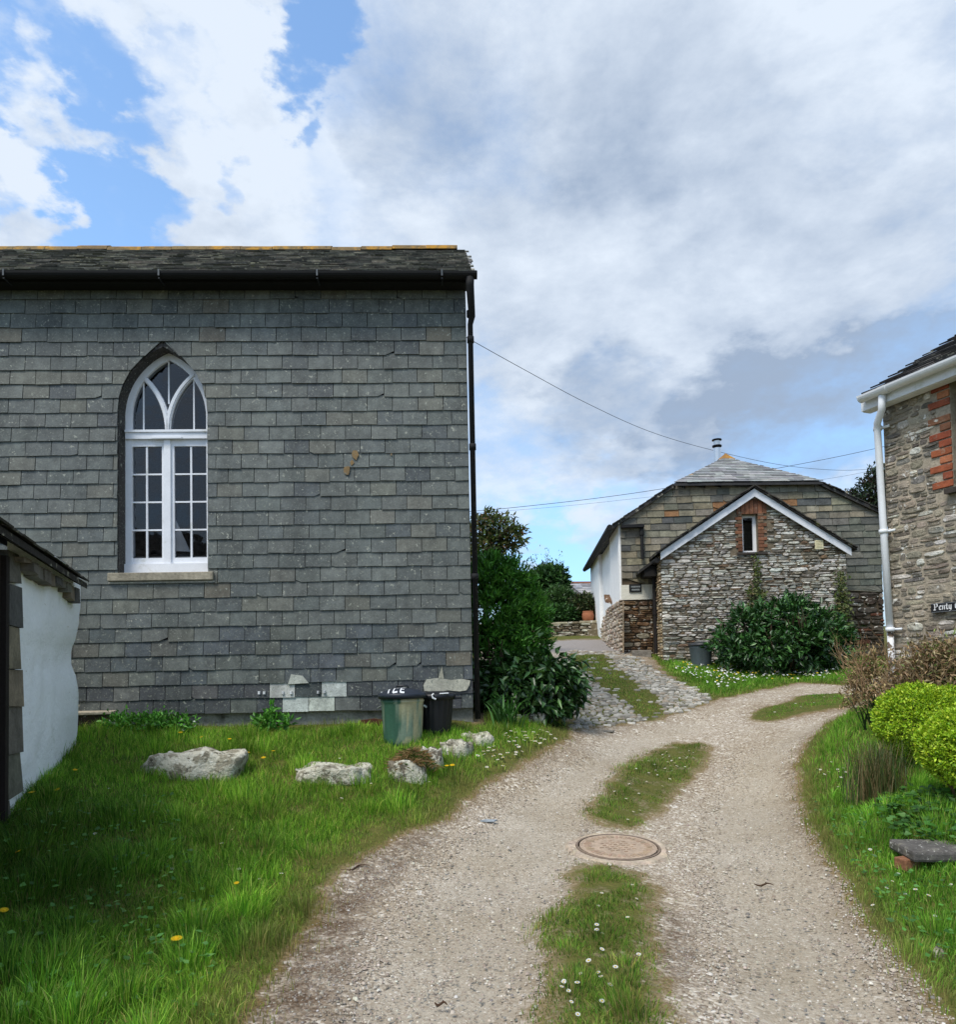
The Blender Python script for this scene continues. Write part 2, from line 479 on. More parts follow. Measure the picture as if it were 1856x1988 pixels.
def slates(mb, poly, place, w, expo, colfn, v0=None, thick=0.008, lift=0.012, jw=0.05, jz=0.006, hole=None, gap=0.004, chip=0.0, hole_bottom=None):
    """courses of slates over polygon (u, v); place(u, v, d) gives the point d out of the surface"""
    vmin = min(p[1] for p in poly) if v0 is None else v0; vmax = max(p[1] for p in poly)
    k = 0; v = vmin
    while v < vmax - 0.01:
        e = expo(v) if callable(expo) else expo
        vt = min(v + e, vmax)
        a = scan(poly, max(v, min(p[1] for p in poly)) + 1e-4); b = scan(poly, vt - 1e-4)
        if len(a) >= 2 and len(b) >= 2:
            lo0, hi0, lo1, hi1 = a[0], a[-1], b[0], b[-1]
            u = min(lo0, lo1) - (w * (0.5 if k % 2 else 1.0)) * random.uniform(0.9, 1.1) - w
            hi = max(hi0, hi1)
            while u < hi:
                ww = w * random.uniform(1 - jw, 1 + jw)
                segs = [((max(u, lo0), min(u + ww, hi0)), (max(u, lo1), min(u + ww, hi1)))]
                if hole:
                    h0, h1 = hole(v), hole(vt)
                    if hole_bottom is not None and v < hole_bottom < vt:
                        h0 = h1 = hole(vt)
                        extra = ((max(u, h1[0]), min(u + ww, h1[1])),) * 2
                    else: extra = None
                    if h0 or h1:
                        h0 = h0 or (h1[2], h1[2], h1[2]); h1 = h1 or (h0[2], h0[2], h0[2])
                        (b0, b1), (t0, t1) = segs[0]
                        segs = [((b0, min(b1, h0[0])), (t0, min(t1, h1[0]))), ((max(b0, h0[1]), b1), (max(t0, h1[1]), t1))] + ([extra] if extra else [])
                col = colfn(u + ww / 2, (v + vt) / 2)
                l = lift * random.uniform(0.75, 1.35); dz = random.uniform(-jz, jz); tl = random.uniform(-jz, jz) * 0.6
                for si, ((b0, b1), (t0, t1)) in enumerate(segs):
                    vtop = hole_bottom - 0.05 if si == 2 else vt + 0.02
                    if vtop < v + 0.02: continue
                    if b1 - b0 < 0.012 and t1 - t0 < 0.012: continue
                    b1 = max(b1, b0 + 0.002); t1 = max(t1, t0 + 0.002)
                    g = gap / 2
                    lo = [(b0 + g, v + dz + tl), (b1 - g, v + dz - tl), (t1 - g, vtop), (t0 + g, vtop)]
                    if chip and random.random() < chip:
                        cu, cv = random.uniform(0.1, 0.35) * (b1 - b0), random.uniform(0.08, 0.3) * e
                        if random.random() < 0.5: lo = [(lo[0][0] + cu, lo[0][1]), lo[1], lo[2], lo[3], (lo[0][0], lo[0][1] + cv)]
                        else: lo = [lo[0], (lo[1][0] - cu, lo[1][1]), (lo[1][0], lo[1][1] + cv), lo[2], lo[3]]
                    fr, bk = [], []
                    for (uu, vv) in lo:
                        d = l * (1 - (vv - v) / (e + 0.02)) + 0.004
                        fr.append(place(uu, vv, d + thick)); bk.append(place(uu, vv, d))
                    mb.hexa(fr, bk, col)
                u += ww
        v += e; k += 1


def rubble(mb, poly, place, ch, ln, colfn, prot=(0.008, 0.03), hole=None, rnd=0.25):
    """courses of rough stones over polygon (u, v)"""
    vmin = min(p[1] for p in poly); vmax = max(p[1] for p in poly)
    v = vmin
    while v < vmax - 0.02:
        e = random.uniform(*ch)
        vm = min(v + e / 2, vmax - 0.01)
        xs = scan(poly, vm)
        for s in range(0, len(xs) - 1, 2):
            u, hi = xs[s], xs[s + 1]
            while u < hi - 0.01:
                w = min(random.uniform(*ln) * (0.6 + 0.6 * random.random()), hi - u)
                if hi - u - w < 0.04: w = hi - u
                sub = 2 if (e > ch[0] * 1.35 and random.random() < 0.45) else 1
                for j in range(sub):
                    eh = e / sub
                    cu, cv = u + w / 2, v + eh * (j + 0.5) + random.uniform(-0.1, 0.1) * eh
                    if hole and hole(cu, cv, w / 2, eh / 2): continue
                    if not (vmin - 0.02 <= cv <= vmax): continue
                    hw, hh = w / 2 * random.uniform(0.88, 0.99), eh / 2 * random.uniform(0.78, 0.98)
                    p = random.uniform(*prot); sl = random.uniform(-0.12, 0.12)
                    col = colfn(cu, cv)
                    rings = []
                    for sc, d in ((1.0, -0.012), (0.96, p * 0.55), (0.72, p)):
                        rg = []
                        for q in range(10):
                            an = 2 * math.pi * (q + 0.5) / 10
                            ca, sa = math.cos(an), math.sin(an)
                            sx = math.copysign(abs(ca) ** (0.45 + rnd), ca); sy = math.copysign(abs(sa) ** (0.45 + rnd), sa)
                            rg.append((cu + hw * sc * sx, cv + hh * sc * sy + sl * hw * sc * sx * 0.3, d))
                        rings.append(rg)
                    jx = [(random.uniform(-0.1, 0.1) * hw, random.uniform(-0.12, 0.12) * hh) for _ in range(10)]
                    vs = [place(a + jx[q][0], b + jx[q][1], d + (random.uniform(-0.25, 0.25) * p if r else 0)) for r, rg in enumerate(rings) for q, (a, b, d) in enumerate(rg)]
                    fs = [(r * 10 + q, r * 10 + (q + 1) % 10, (r + 1) * 10 + (q + 1) % 10, (r + 1) * 10 + q) for r in range(2) for q in range(10)]
                    fs.append(tuple(20 + q for q in range(10)))
                    mb.add(vs, fs, col)
                u += w
        v += e


def pick(*opts):
    """weighted palette: (weight, colour)"""
    tot = sum(o[0] for o in opts); r = random.uniform(0, tot)
    for w_, c in opts:
        r -= w_
        if r <= 0: return c
    return opts[-1][1]


def in_poly(px, py, poly):
    px = np.asarray(px); py = np.asarray(py)
    res = np.zeros(px.shape, dtype=bool)
    n = len(poly)
    for i in range(n):
        x0, y0 = poly[i]; x1, y1 = poly[(i + 1) % n]
        if y0 == y1: continue
        c = ((y0 > py) != (y1 > py)) & (px < (x1 - x0) * (py - y0) / (y1 - y0) + x0)
        res ^= c
    return res


def unit(a): return a / np.maximum(np.linalg.norm(a, axis=1, keepdims=True), 1e-9)


def leaf_mesh(name, P, A, Nn, Ls, Ws, C, mat, parent=None, fold=0.25, broad=0.45, curl=0.0):
    """n folded leaves: base P, axis A, normal Nn, length Ls, width Ws, colours C"""
    n = len(P)
    A = unit(A); Sd = unit(np.cross(A, Nn)); Nn = unit(np.cross(Sd, A))
    Ls = Ls[:, None]; Ws = Ws[:, None]
    base = P; tip = P + A * Ls - Nn * Ls * curl
    mid = P + A * Ls * broad
    l = mid + Sd * Ws * 0.5 + Nn * Ws * fold; r = mid - Sd * Ws * 0.5 + Nn * Ws * fold
    V = np.stack([base, l, tip, r], axis=1).reshape(-1, 3)
    i = np.arange(n) * 4
    T = np.concatenate([np.stack([i, i + 2, i + 1], 1), np.stack([i, i + 3, i + 2], 1)])
    return fast_mesh(name, V, T, np.repeat(C, 4, axis=0), mat, parent)


def mix_cols(n, pal, wts, jitter=0.2, hue=0.08):
    pal = np.array(pal); ix = rng.choice(len(pal), n, p=np.array(wts) / sum(wts))
    c = pal[ix] * (1 + rng.uniform(-jitter, jitter, (n, 1))) * (1 + rng.uniform(-hue, hue, (n, 3)))
    return np.clip(c, 0.002, 1)


def bush_points(blobs, n_clump, per, clump_r, shell=0.62, lump=0.3, seed=0, floor=None):
    """clumps of leaves near the surface of lumpy ellipsoids -> positions, outward directions, clump index"""
    vols = np.array([b[1][0] * b[1][1] + b[1][0] * b[1][2] + b[1][1] * b[1][2] for b in blobs])
    cnt = np.maximum(1, (n_clump * vols / vols.sum()).astype(int))
    Ps, Os, Ks = [], [], []
    k0 = 0
    for (c, r), m in zip(blobs, cnt):
        d = unit(rng.normal(size=(m, 3)))
        lumpf = np.array([1 + lump * mnoise.noise(Vector(x) * 2.6 + Vector((seed, c[0], c[1]))) * 1.6 for x in d])
        rad = (shell + (1 - shell) * rng.random(m) ** 0.6) * lumpf
        pc = np.array(c) + d * rad[:, None] * np.array(r)
        ou = unit(d / np.array(r))
        P = np.repeat(pc, per, 0) + rng.normal(size=(m * per, 3)) * clump_r
        Ps.append(P); Os.append(np.repeat(ou, per, 0)); Ks.append(np.repeat(np.arange(m) + k0, per)); k0 += m
    P, O, K = np.concatenate(Ps), np.concatenate(Os), np.concatenate(Ks)
    if floor is not None:
        ok = P[:, 2] > floor + 0.01
        P, O, K = P[ok], O[ok], K[ok]
    return P, O, K, k0


def foliage(name, blobs, n_clump, per, clump_r, L_, W_, pal, wts, mat, parent=None, shell=0.62, lump=0.3, seed=0, up=0.4, rand=0.8, droop=0.0, floor=None, tone=0.3, fold=0.22, curl=0.1):
    P, O, K, nk = bush_points(blobs, n_clump, per, clump_r, shell, lump, seed, floor)
    n = len(P)
    A = O * 0.7 + rng.normal(size=(n, 3)) * rand * 0.6 + np.array([0, 0, up - droop])
    Nn = O * 0.6 + np.array([0, 0, 0.8]) + rng.normal(size=(n, 3)) * 0.45
    Ls = L_ * rng.uniform(0.65, 1.3, n); Ws = W_ * rng.uniform(0.7, 1.25, n)
    C = mix_cols(n, pal, wts) * rng.uniform(1 - tone, 1 + tone, nk)[K][:, None]
    return leaf_mesh(name, P, A, Nn, Ls, Ws, C, mat, parent, fold=fold, curl=curl)

# ------------------------------------------------------------------ terrain
_ctl = [  # (photo x, photo y, depth): ground points read off the photograph
    (1200, 1642, 5.6), (1200, 1988, 2.9), (900, 1988, 2.9), (1500, 1988, 2.95), (1250, 1520, 7.55), (1000, 1560, 6.65), (800, 1700, 4.9), (1450, 1600, 6.25), (1420, 1740, 4.6),
    (1300, 1420, 9.55), (1130, 1416, 9.4), (1400, 1360, 11.1), (1250, 1330, 12.0), (1150, 1330, 12.0), (1500, 1330, 12.4), (1640, 1315, 12.6), (1560, 1370, 10.4),
    (1290, 1284, 14.5), (1450, 1290, 14.3), (1640, 1288, 14.3), (1215, 1263, 15.2), (1120, 1240, 19.0), (1180, 1260, 16.8), (1080, 1242, 19.0),
    (917, 1402, 8.2), (1050, 1392, 8.9), (1090, 1360, 10.2), (25, 1572, 5.2), (148, 1451, 7.0), (378, 1512, 6.5), (650, 1510, 6.6), (785, 1436, 7.5), (300, 1408, 8.1), (700, 1412, 8.1),
    (940, 1500, 7.0), (100, 1988, 3.0), (500, 1988, 2.95), (300, 1700, 4.5), (600, 1740, 4.55), (60, 1800, 3.9),
    (1856, 1950, 3.05), (1650, 1710, 4.7), (1560, 1540, 7.1), (1640, 1380, 9.7), (1800, 1692, 4.7), (1700, 1562, 5.9), (1800, 1520, 5.9), (1735, 1340, 7.5), (1856, 1520, 5.2), (1660, 1400, 8.6),
]
_P = [tuple(at(*c)) for c in _ctl]
_P += [(-7, 8, .8), (-9, 5, .65), (-8, 2, .3), (-14, 9, 1.0), (-30, 25, 2.2), (-12, 20, 1.9), (-3, 14, 1.3), (-2, 20, 2.0), (0, 30, 2.7), (10, 20, 2.1), (30, 30, 2.7), (8, 8.5, 1.35), (9, 5, 1.0), (7, 3, .35), (4, 1, .0),
       (0, 0, -.03), (-3, 0, .0), (3, -2, -.1), (-10, -6, -.2), (10, -6, -.1), (0, -15, -.5), (-25, 0, .8), (25, 0, .9), (0, 45, 3.2), (30, 45, 3.2), (-30, 45, 3.0), (7.5, 11.5, 1.25), (10, 13, 1.45)]
_P = np.array(_P)


def _U(r2): return np.where(r2 > 1e-12, 0.5 * r2 * np.log(np.maximum(r2, 1e-12)), 0.0)


_xy, _z = _P[:, :2] / 10.0, _P[:, 2]
TPS_N = len(_P)
_K = _U(((_xy[:, None] - _xy[None]) ** 2).sum(-1)) + np.eye(TPS_N) * 0.004
_Q = np.c_[np.ones(TPS_N), _xy]
_A = np.block([[_K, _Q], [_Q.T, np.zeros((3, 3))]])
_W = np.linalg.solve(_A, np.r_[_z, 0, 0, 0])


def height0(X, Y):
    X = np.asarray(X, float); Y = np.asarray(Y, float)
    sh = X.shape; p = np.stack([X.ravel(), Y.ravel()], 1) / 10.0
    out = np.empty(len(p))
    for a in range(0, len(p), 20000):
        q = p[a:a + 20000]
        out[a:a + 20000] = _U(((q[:, None] - _xy[None]) ** 2).sum(-1)) @ _W[:TPS_N] + _W[TPS_N] + q @ _W[TPS_N + 1:]
    r = np.hypot(p[:, 0] * 10, p[:, 1] * 10 - 10)
    k = np.clip((r - 22) / 25, 0, 1); k = k * k * (3 - 2 * k)
    far = np.where(p[:, 1] > 1, 2.4, 0.3)
    return ((1 - k) * np.clip(out, -1, 3.4) + k * far).reshape(sh)


def wob(X, Y, s=0.0):
    """smooth cheap waves used as ground unevenness, about -1..1"""
    return (np.sin(X * 2.1 + 1.3 * np.sin(Y * 1.7 + s)) * np.sin(Y * 2.6 + 0.9 * np.sin(X * 2.3 + s)) * 0.6
            + np.sin(X * 5.3 + Y * 1.9 + s) * np.sin(Y * 6.1 - X * 2.7 + 2 * s) * 0.3 + np.sin(X * 11 + s * 3) * np.sin(Y * 12.7 + X * 4) * 0.1)


# regions of the ground, outlined on the photograph and draped over the terrain
LAWN = [(-3000, 5200), (-3000, 1372), (900, 1372), (1060, 1385), (1112, 1408), (1096, 1434), (1040, 1462), (985, 1497), (930, 1524), (895, 1550), (870, 1588), (790, 1610), (715, 1648), (655, 1690),
        (615, 1735), (610, 1775), (590, 1800), (545, 1855), (500, 1915), (478, 1965), (450, 2010), (380, 2140), (250, 2400), (-100, 3200), (-600, 5200)]
VERGE = [(1650, 1385), (1600, 1412), (1566, 1448), (1547, 1490), (1557, 1540), (1577, 1598), (1600, 1652), (1650, 1712), (1700, 1800), (1752, 1862), (1812, 1920), (1870, 1985), (2050, 2200), (2600, 3000),
         (6000, 5200), (6000, 1200), (1760, 1330), (1690, 1345)]
ISLE_FAR_OLD = [(1375, 1452), (1374, 1478), (1342, 1512), (1308, 1545), (1282, 1572), (1245, 1607), (1200, 1613), (1158, 1598), (1142, 1580), (1160, 1556), (1180, 1532), (1197, 1505), (1228, 1478), (1270, 1457), (1318, 1443), (1352, 1441)]
ISLE_NEAR_OLD = [(1105, 1683), (1165, 1677), (1225, 1694), (1262, 1712), (1277, 1752), (1270, 1800), (1264, 1852), (1276, 1900), (1290, 1942), (1296, 2000), (1275, 2100), (1150, 2300), (1000, 2300), (1010, 2100), (1028, 1990), (1060, 1930),
             (1080, 1872), (1050, 1830), (1062, 1790), (1105, 1768), (1122, 1738), (1104, 1706)]
def widen(poly, k):
    cx = sum(p[0] for p in poly) / len(poly); cy = sum(p[1] for p in poly) / len(poly)
    return [(x + math.copysign(min(k, abs(x - cx)), x - cx), y + math.copysign(min(k * 0.4, abs(y - cy)), y - cy)) for x, y in poly]


ISLE_FAR, ISLE_NEAR = widen(ISLE_FAR_OLD, 6), widen(ISLE_NEAR_OLD, 7)
ISLE_SIDE = [(1455, 1397), (1480, 1380), (1530, 1363), (1570, 1352), (1615, 1345), (1662, 1352), (1664, 1368), (1605, 1377), (1540, 1394), (1482, 1404)]
BANK = [(1262, 1272), (1300, 1305), (1345, 1335), (1388, 1358), (1440, 1348), (1500, 1334), (1560, 1326), (1640, 1328), (1680, 1318), (1720, 1300), (1720, 1255), (1262, 1255)]
MOSS = [(1100, 1268), (1170, 1272), (1218, 1312), (1268, 1350), (1302, 1388), (1262, 1402), (1205, 1365), (1165, 1328), (1120, 1300)]
COBBLE = [(1112, 1420), (1108, 1380), (1112, 1320), (1095, 1290), (1100, 1266), (1172, 1266), (1225, 1272), (1292, 1312), (1388, 1358), (1340, 1378), (1300, 1392), (1245, 1402), (1170, 1412)]
WEAR = [[(560, 2300), (700, 1960), (800, 1780), (900, 1650), (1010, 1560), (1120, 1480), (1240, 1430), (1330, 1400), (1400, 1395), (1200, 1480), (1130, 1560), (1110, 1640), (1090, 1690), (1080, 1770), (1050, 1850), (1030, 1960), (980, 2300)],
        [(1400, 2300), (1440, 1960), (1420, 1800), (1380, 1660), (1400, 1560), (1460, 1470), (1560, 1410), (1640, 1385), (1530, 1440), (1520, 1500), (1545, 1600), (1600, 1700), (1700, 1900), (1900, 2300)]]
TARMAC = [(1030, 1232), (1120, 1232), (1175, 1240), (1222, 1262), (1200, 1272), (1150, 1268), (1080, 1266), (1030, 1250)]
SOIL_DARK = [(430, 2100), (540, 1880), (600, 1790), (640, 1740), (720, 1660), (860, 1595), (850, 1630), (770, 1700), (715, 1790), (680, 1880), (630, 2100)], [(1270, 1760), (1330, 1780), (1350, 1860), (1310, 1930), (1275, 1880)]


def region_masks(X, Y, Z):
    px, py = project(X, Y, Z)
    jx, jy = wob(X * 3, Y * 3, 1.0) * 9, wob(X * 3, Y * 3, 4.0) * 6
    px = px + jx; py = py + jy
    front = Y > 0.9
    left_house = (X < 0.05) & (Y > 8.14)
    g = dict(
        lawn=in_poly(px, py, LAWN) & front & (Y < 9.4) & ~left_house,
        verge=in_poly(px, py, VERGE) & front & (Y < 9.6),
        isle=(in_poly(px, py, ISLE_FAR) | in_poly(px, py, ISLE_NEAR)) & (Y > 2.0) & (Y < 9.5),
        side=in_poly(px, py, ISLE_SIDE) & (Y > 8) & (Y < 12.5),
        bank=in_poly(px, py, BANK) & (Y > 10.5) & (Y < 15.5),
        moss=in_poly(px, py, MOSS) & (Y > 8.5) & (Y < 19),
        cobble=in_poly(px, py, COBBLE) & (Y > 8.0) & (Y < 19),
        tarmac=in_poly(px, py, TARMAC) & (Y > 14),
        wear=(in_poly(px, py, WEAR[0]) | in_poly(px, py, WEAR[1])) & front & (Y < 11.5),
        dark=(in_poly(px, py, SOIL_DARK[0]) | in_poly(px, py, SOIL_DARK[1])) & front,
    )
    g['lawn'] |= (Y <= 0.9) & (X < -1.9 - 0.1 * Y); g['verge'] |= (Y <= 0.9) & (X > 2.2)
    g['beyond'] = (Y > 19) | ((X < -0.1) & (Y > 8.2)) | ((X > 4.3) & (Y > 5) & ~in_poly(px, py, [(1380, 1300), (1760, 1300), (1760, 1420), (1380, 1420)])) | (X < -8) | (X > 8)
    return g


def height(X, Y):
    X = np.asarray(X, float); Y = np.asarray(Y, float)
    near = np.clip(1 - np.hypot(X, Y - 8) / 25, 0, 1)
    return height0(X, Y) + wob(X * 0.8, Y * 0.8, 2.0) * 0.022 * near + wob(X * 3.1, Y * 3.1, 5.0) * 0.006 * near


def hz(x, y): return float(height(np.array([x]), np.array([y]))[0])


def axis(a, lo, hi, step, b, grow=1.25):
    mid = list(np.arange(lo, hi + 1e-6, step))
    up, d, v = [], step, hi
    while v < b: d = min(d * grow, 30); v += d; up.append(v)
    dn, d, v = [], step, lo
    while v > a: d = min(d * grow, 30); v -= d; dn.append(v)
    return np.array(dn[::-1] + mid + up)


def mat_ground():
    m, nt, N, L, B = new_mat("ground")
    tc = N.new("ShaderNodeTexCoord").outputs['Object']
    def attr(n):
        a = N.new("ShaderNodeAttribute"); a.attribute_name = n; return a.outputs['Fac']
    grass, wear, dark, tar, edg = attr("grass"), attr("wear"), attr("dark"), attr("tarmac"), attr("edge")
    # loose stones: three sizes of cells, each stone its own tone
    def cells(scale, rand=1.0):
        v = N.new("ShaderNodeTexVoronoi"); v.inputs['Scale'].default_value = scale; v.inputs['Randomness'].default_value = rand
        L.new(tc, v.inputs['Vector']); return v
    v1, v2 = cells(46.0), cells(95.0)
    n_big = node_noise(N, L, tc, 0.9, 5, 0.6); n_mid = node_noise(N, L, tc, 5.5, 6, 0.65); n_fine = node_noise(N, L, tc, 240.0, 3, 0.7)
    sx = N.new("ShaderNodeSeparateColor"); L.new(v1.outputs['Color'], sx.inputs[0])
    sx2 = N.new("ShaderNodeSeparateColor"); L.new(v2.outputs['Color'], sx2.inputs[0])
    st1 = node_ramp(N, L, sx.outputs[0], [(0.0, S(122, 108, 92)), (0.35, S(160, 147, 128)), (0.7, S(186, 174, 156)), (0.93, S(212, 204, 190)), (1.0, S(232, 228, 220))])
    st2 = node_ramp(N, L, sx2.outputs[0], [(0.0, S(128, 114, 98)), (0.5, S(166, 152, 134)), (0.85, S(192, 181, 164)), (1.0, S(218, 212, 202))])
    stones = node_mix(N, L, node_ramp(N, L, n_mid, [(0.42, 0.0), (0.58, 1.0)]), st1, st2)
    packed = node_mix(N, L, node_ramp(N, L, n_mid, [(0.3, 0.0), (0.7, 1.0)]), S(168, 158, 141), S(190, 180, 163))
    packed = node_mix(N, L, node_ramp(N, L, n_fine, [(0.3, 0.0), (0.7, 1.0)]), node_mix(N, L, 1.0, packed, (0.72, 0.72, 0.72), 'MULTIPLY'), packed)
    packed = node_mix(N, L, node_ramp(N, L, sx2.outputs[1], [(0.62, 0.0), (0.7, 0.75)]), packed, st2)
    wn = N.new("ShaderNodeMath"); wn.operation = 'MULTIPLY_ADD'; L.new(n_mid, wn.inputs[0]); wn.inputs[1].default_value = 0.9; wn.inputs[2].default_value = -0.45
    wa = N.new("ShaderNodeMath"); wa.operation = 'ADD'; wa.use_clamp = True; L.new(wear, wa.inputs[0]); L.new(wn.outputs[0], wa.inputs[1])
    grav = node_mix(N, L, node_ramp(N, L, wa.outputs[0], [(0.1, 0.0), (0.8, 0.9)]), stones, packed)
    # earthy and pinkish drifts in the track
    grav = node_mix(N, L, node_ramp(N, L, n_big, [(0.42, 0.0), (0.66, 0.75)]), grav, node_mix(N, L, 1.0, grav, (0.80, 0.76, 0.69), 'MULTIPLY'))
    en = N.new("ShaderNodeMath"); en.operation = 'MULTIPLY_ADD'; L.new(n_mid, en.inputs[0]); en.inputs[1].default_value = 0.8; en.inputs[2].default_value = -0.4
    ea = N.new("ShaderNodeMath"); ea.operation = 'ADD'; ea.use_clamp = True; L.new(edg, ea.inputs[0]); L.new(en.outputs[0], ea.inputs[1])
    grav = node_mix(N, L, node_ramp(N, L, ea.outputs[0], [(0.12, 0.0), (0.5, 0.9)]), grav, node_mix(N, L, 1.0, grav, (0.60, 0.54, 0.47), 'MULTIPLY'))
    dk = N.new("ShaderNodeMath"); dk.operation = 'MULTIPLY'; L.new(dark, dk.inputs[0]); L.new(node_ramp(N, L, n_mid, [(0.35, 0.3), (0.6, 1.0)]), dk.inputs[1])
    grav = node_mix(N, L, dk.outputs[0], grav, node_mix(N, L, 1.0, grav, (0.38, 0.32, 0.28), 'MULTIPLY'))
    tarc = node_mix(N, L, node_ramp(N, L, n_fine, [(0.3, 0.0), (0.7, 1.0)]), S(128, 122, 118), S(158, 152, 148))
    grav = node_mix(N, L, tar, grav, tarc)
    soil = node_mix(N, L, node_ramp(N, L, n_mid, [(0.3, 0.0), (0.7, 1.0)]), S(70, 82, 34), S(104, 98, 52))
    gn = N.new("ShaderNodeMath"); gn.operation = 'MULTIPLY_ADD'; L.new(n_mid, gn.inputs[0]); gn.inputs[1].default_value = 1.0; gn.inputs[2].default_value = -0.5
    ga = N.new("ShaderNodeMath"); ga.operation = 'ADD'; ga.use_clamp = True; L.new(grass, ga.inputs[0]); L.new(gn.outputs[0], ga.inputs[1])
    edge = node_ramp(N, L, ga.outputs[0], [(0.18, 0.0), (0.34, 0.6), (0.62, 0.0)])
    c = node_mix(N, L, node_ramp(N, L, ga.outputs[0], [(0.3, 0.0), (0.6, 1.0)]), grav, soil)
    c = node_mix(N, L, edge, c, S(118, 98, 56))
    L.new(c, B.inputs['Base Color'])
    B.inputs['Roughness'].default_value = 0.95; B.inputs['Specular IOR Level'].default_value = 0.15
    h1 = N.new("ShaderNodeMath"); h1.operation = 'MULTIPLY'; L.new(v1.outputs['Distance'], h1.inputs[0]); h1.inputs[1].default_value = -1.0
    wi = N.new("ShaderNodeMath"); wi.operation = 'SUBTRACT'; wi.inputs[0].default_value = 1.1; L.new(wa.outputs[0], wi.inputs[1])
    h2 = N.new("ShaderNodeMath"); h2.operation = 'MULTIPLY'; L.new(h1.outputs[0], h2.inputs[0]); L.new(wi.outputs[0], h2.inputs[1])
    h3 = N.new("ShaderNodeMath"); h3.operation = 'MULTIPLY_ADD'; L.new(n_fine, h3.inputs[0]); h3.inputs[1].default_value = 0.35; L.new(h2.outputs[0], h3.inputs[2])
    node_bump(N, L, h3.outputs[0], 0.7, 0.014, B)
    return m


M['ground'] = mat_ground()


def build_terrain():
    xs = axis(-260, -6.0, 6.6, 0.05, 260); ys = axis(-200, 1.6, 13.5, 0.05, 22, 1.03)
    ys = np.r_[ys, np.cumsum(np.r_[0.5, 0.5 * 1.22 ** np.arange(24)]) + ys[-1]]
    X, Y = np.meshgrid(xs, ys)
    Z = height(X, Y)
    g = region_masks(X, Y, Z)
    grass = (g['lawn'] | g['verge'] | g['isle'] | g['side'] | g['bank'] | g['moss'] | g['beyond']).astype(float)
    track = ~(g['lawn'] | g['verge'] | g['side'] | g['bank'] | g['beyond'] | g['cobble'] | g['tarmac'])
    grass[g['cobble']] = 0.8; grass[g['isle']] = 0.62; grass[g['moss']] = 0.7

    def blur(a, k):
        for _ in range(k):
            a = (a + np.roll(a, 1, 0) + np.roll(a, -1, 0) + np.roll(a, 1, 1) + np.roll(a, -1, 1)) / 5
        return a
    lw = blur((g['lawn']).astype(float), 10)
    Z = Z + lw * 0.015 + blur(g['isle'].astype(float), 6) * 0.02 - blur(g['wear'].astype(float), 14) * 0.03 + blur(g['side'].astype(float), 8) * 0.03
    atts = dict(grass=blur(grass, 6), wear=blur(g['wear'].astype(float), 26), dark=blur(g['dark'].astype(float), 6), tarmac=blur(g['tarmac'].astype(float), 2), edge=blur(grass, 60))
    ny, nx = X.shape
    idx = np.arange(nx * ny).reshape(ny, nx)
    quads = np.stack([idx[:-1, :-1], idx[:-1, 1:], idx[1:, 1:], idx[1:, :-1]], -1).reshape(-1, 4)
    V = np.stack([X, Y, Z], -1).reshape(-1, 3)
    cls = np.zeros((ny, nx), int); cls[track] = 1; cls[g['tarmac']] = 2
    fc = cls[:-1, :-1].reshape(-1)
    for k, nm in ((0, "ground"), (1, "gravel_track"), (2, "road")):
        q = quads[fc == k]
        if not len(q): continue
        used, inv = np.unique(q, return_inverse=True)
        o = fast_mesh(nm, V[used], inv.reshape(q.shape), np.full((len(used), 3), 0.3), M['ground'], smooth=True)
        for an, arr in atts.items():
            a = o.data.attributes.new(an, 'FLOAT', 'POINT'); a.data.foreach_set("value", arr.reshape(-1)[used].astype(np.float32))
        tag(o, kind='structure')


build_terrain()

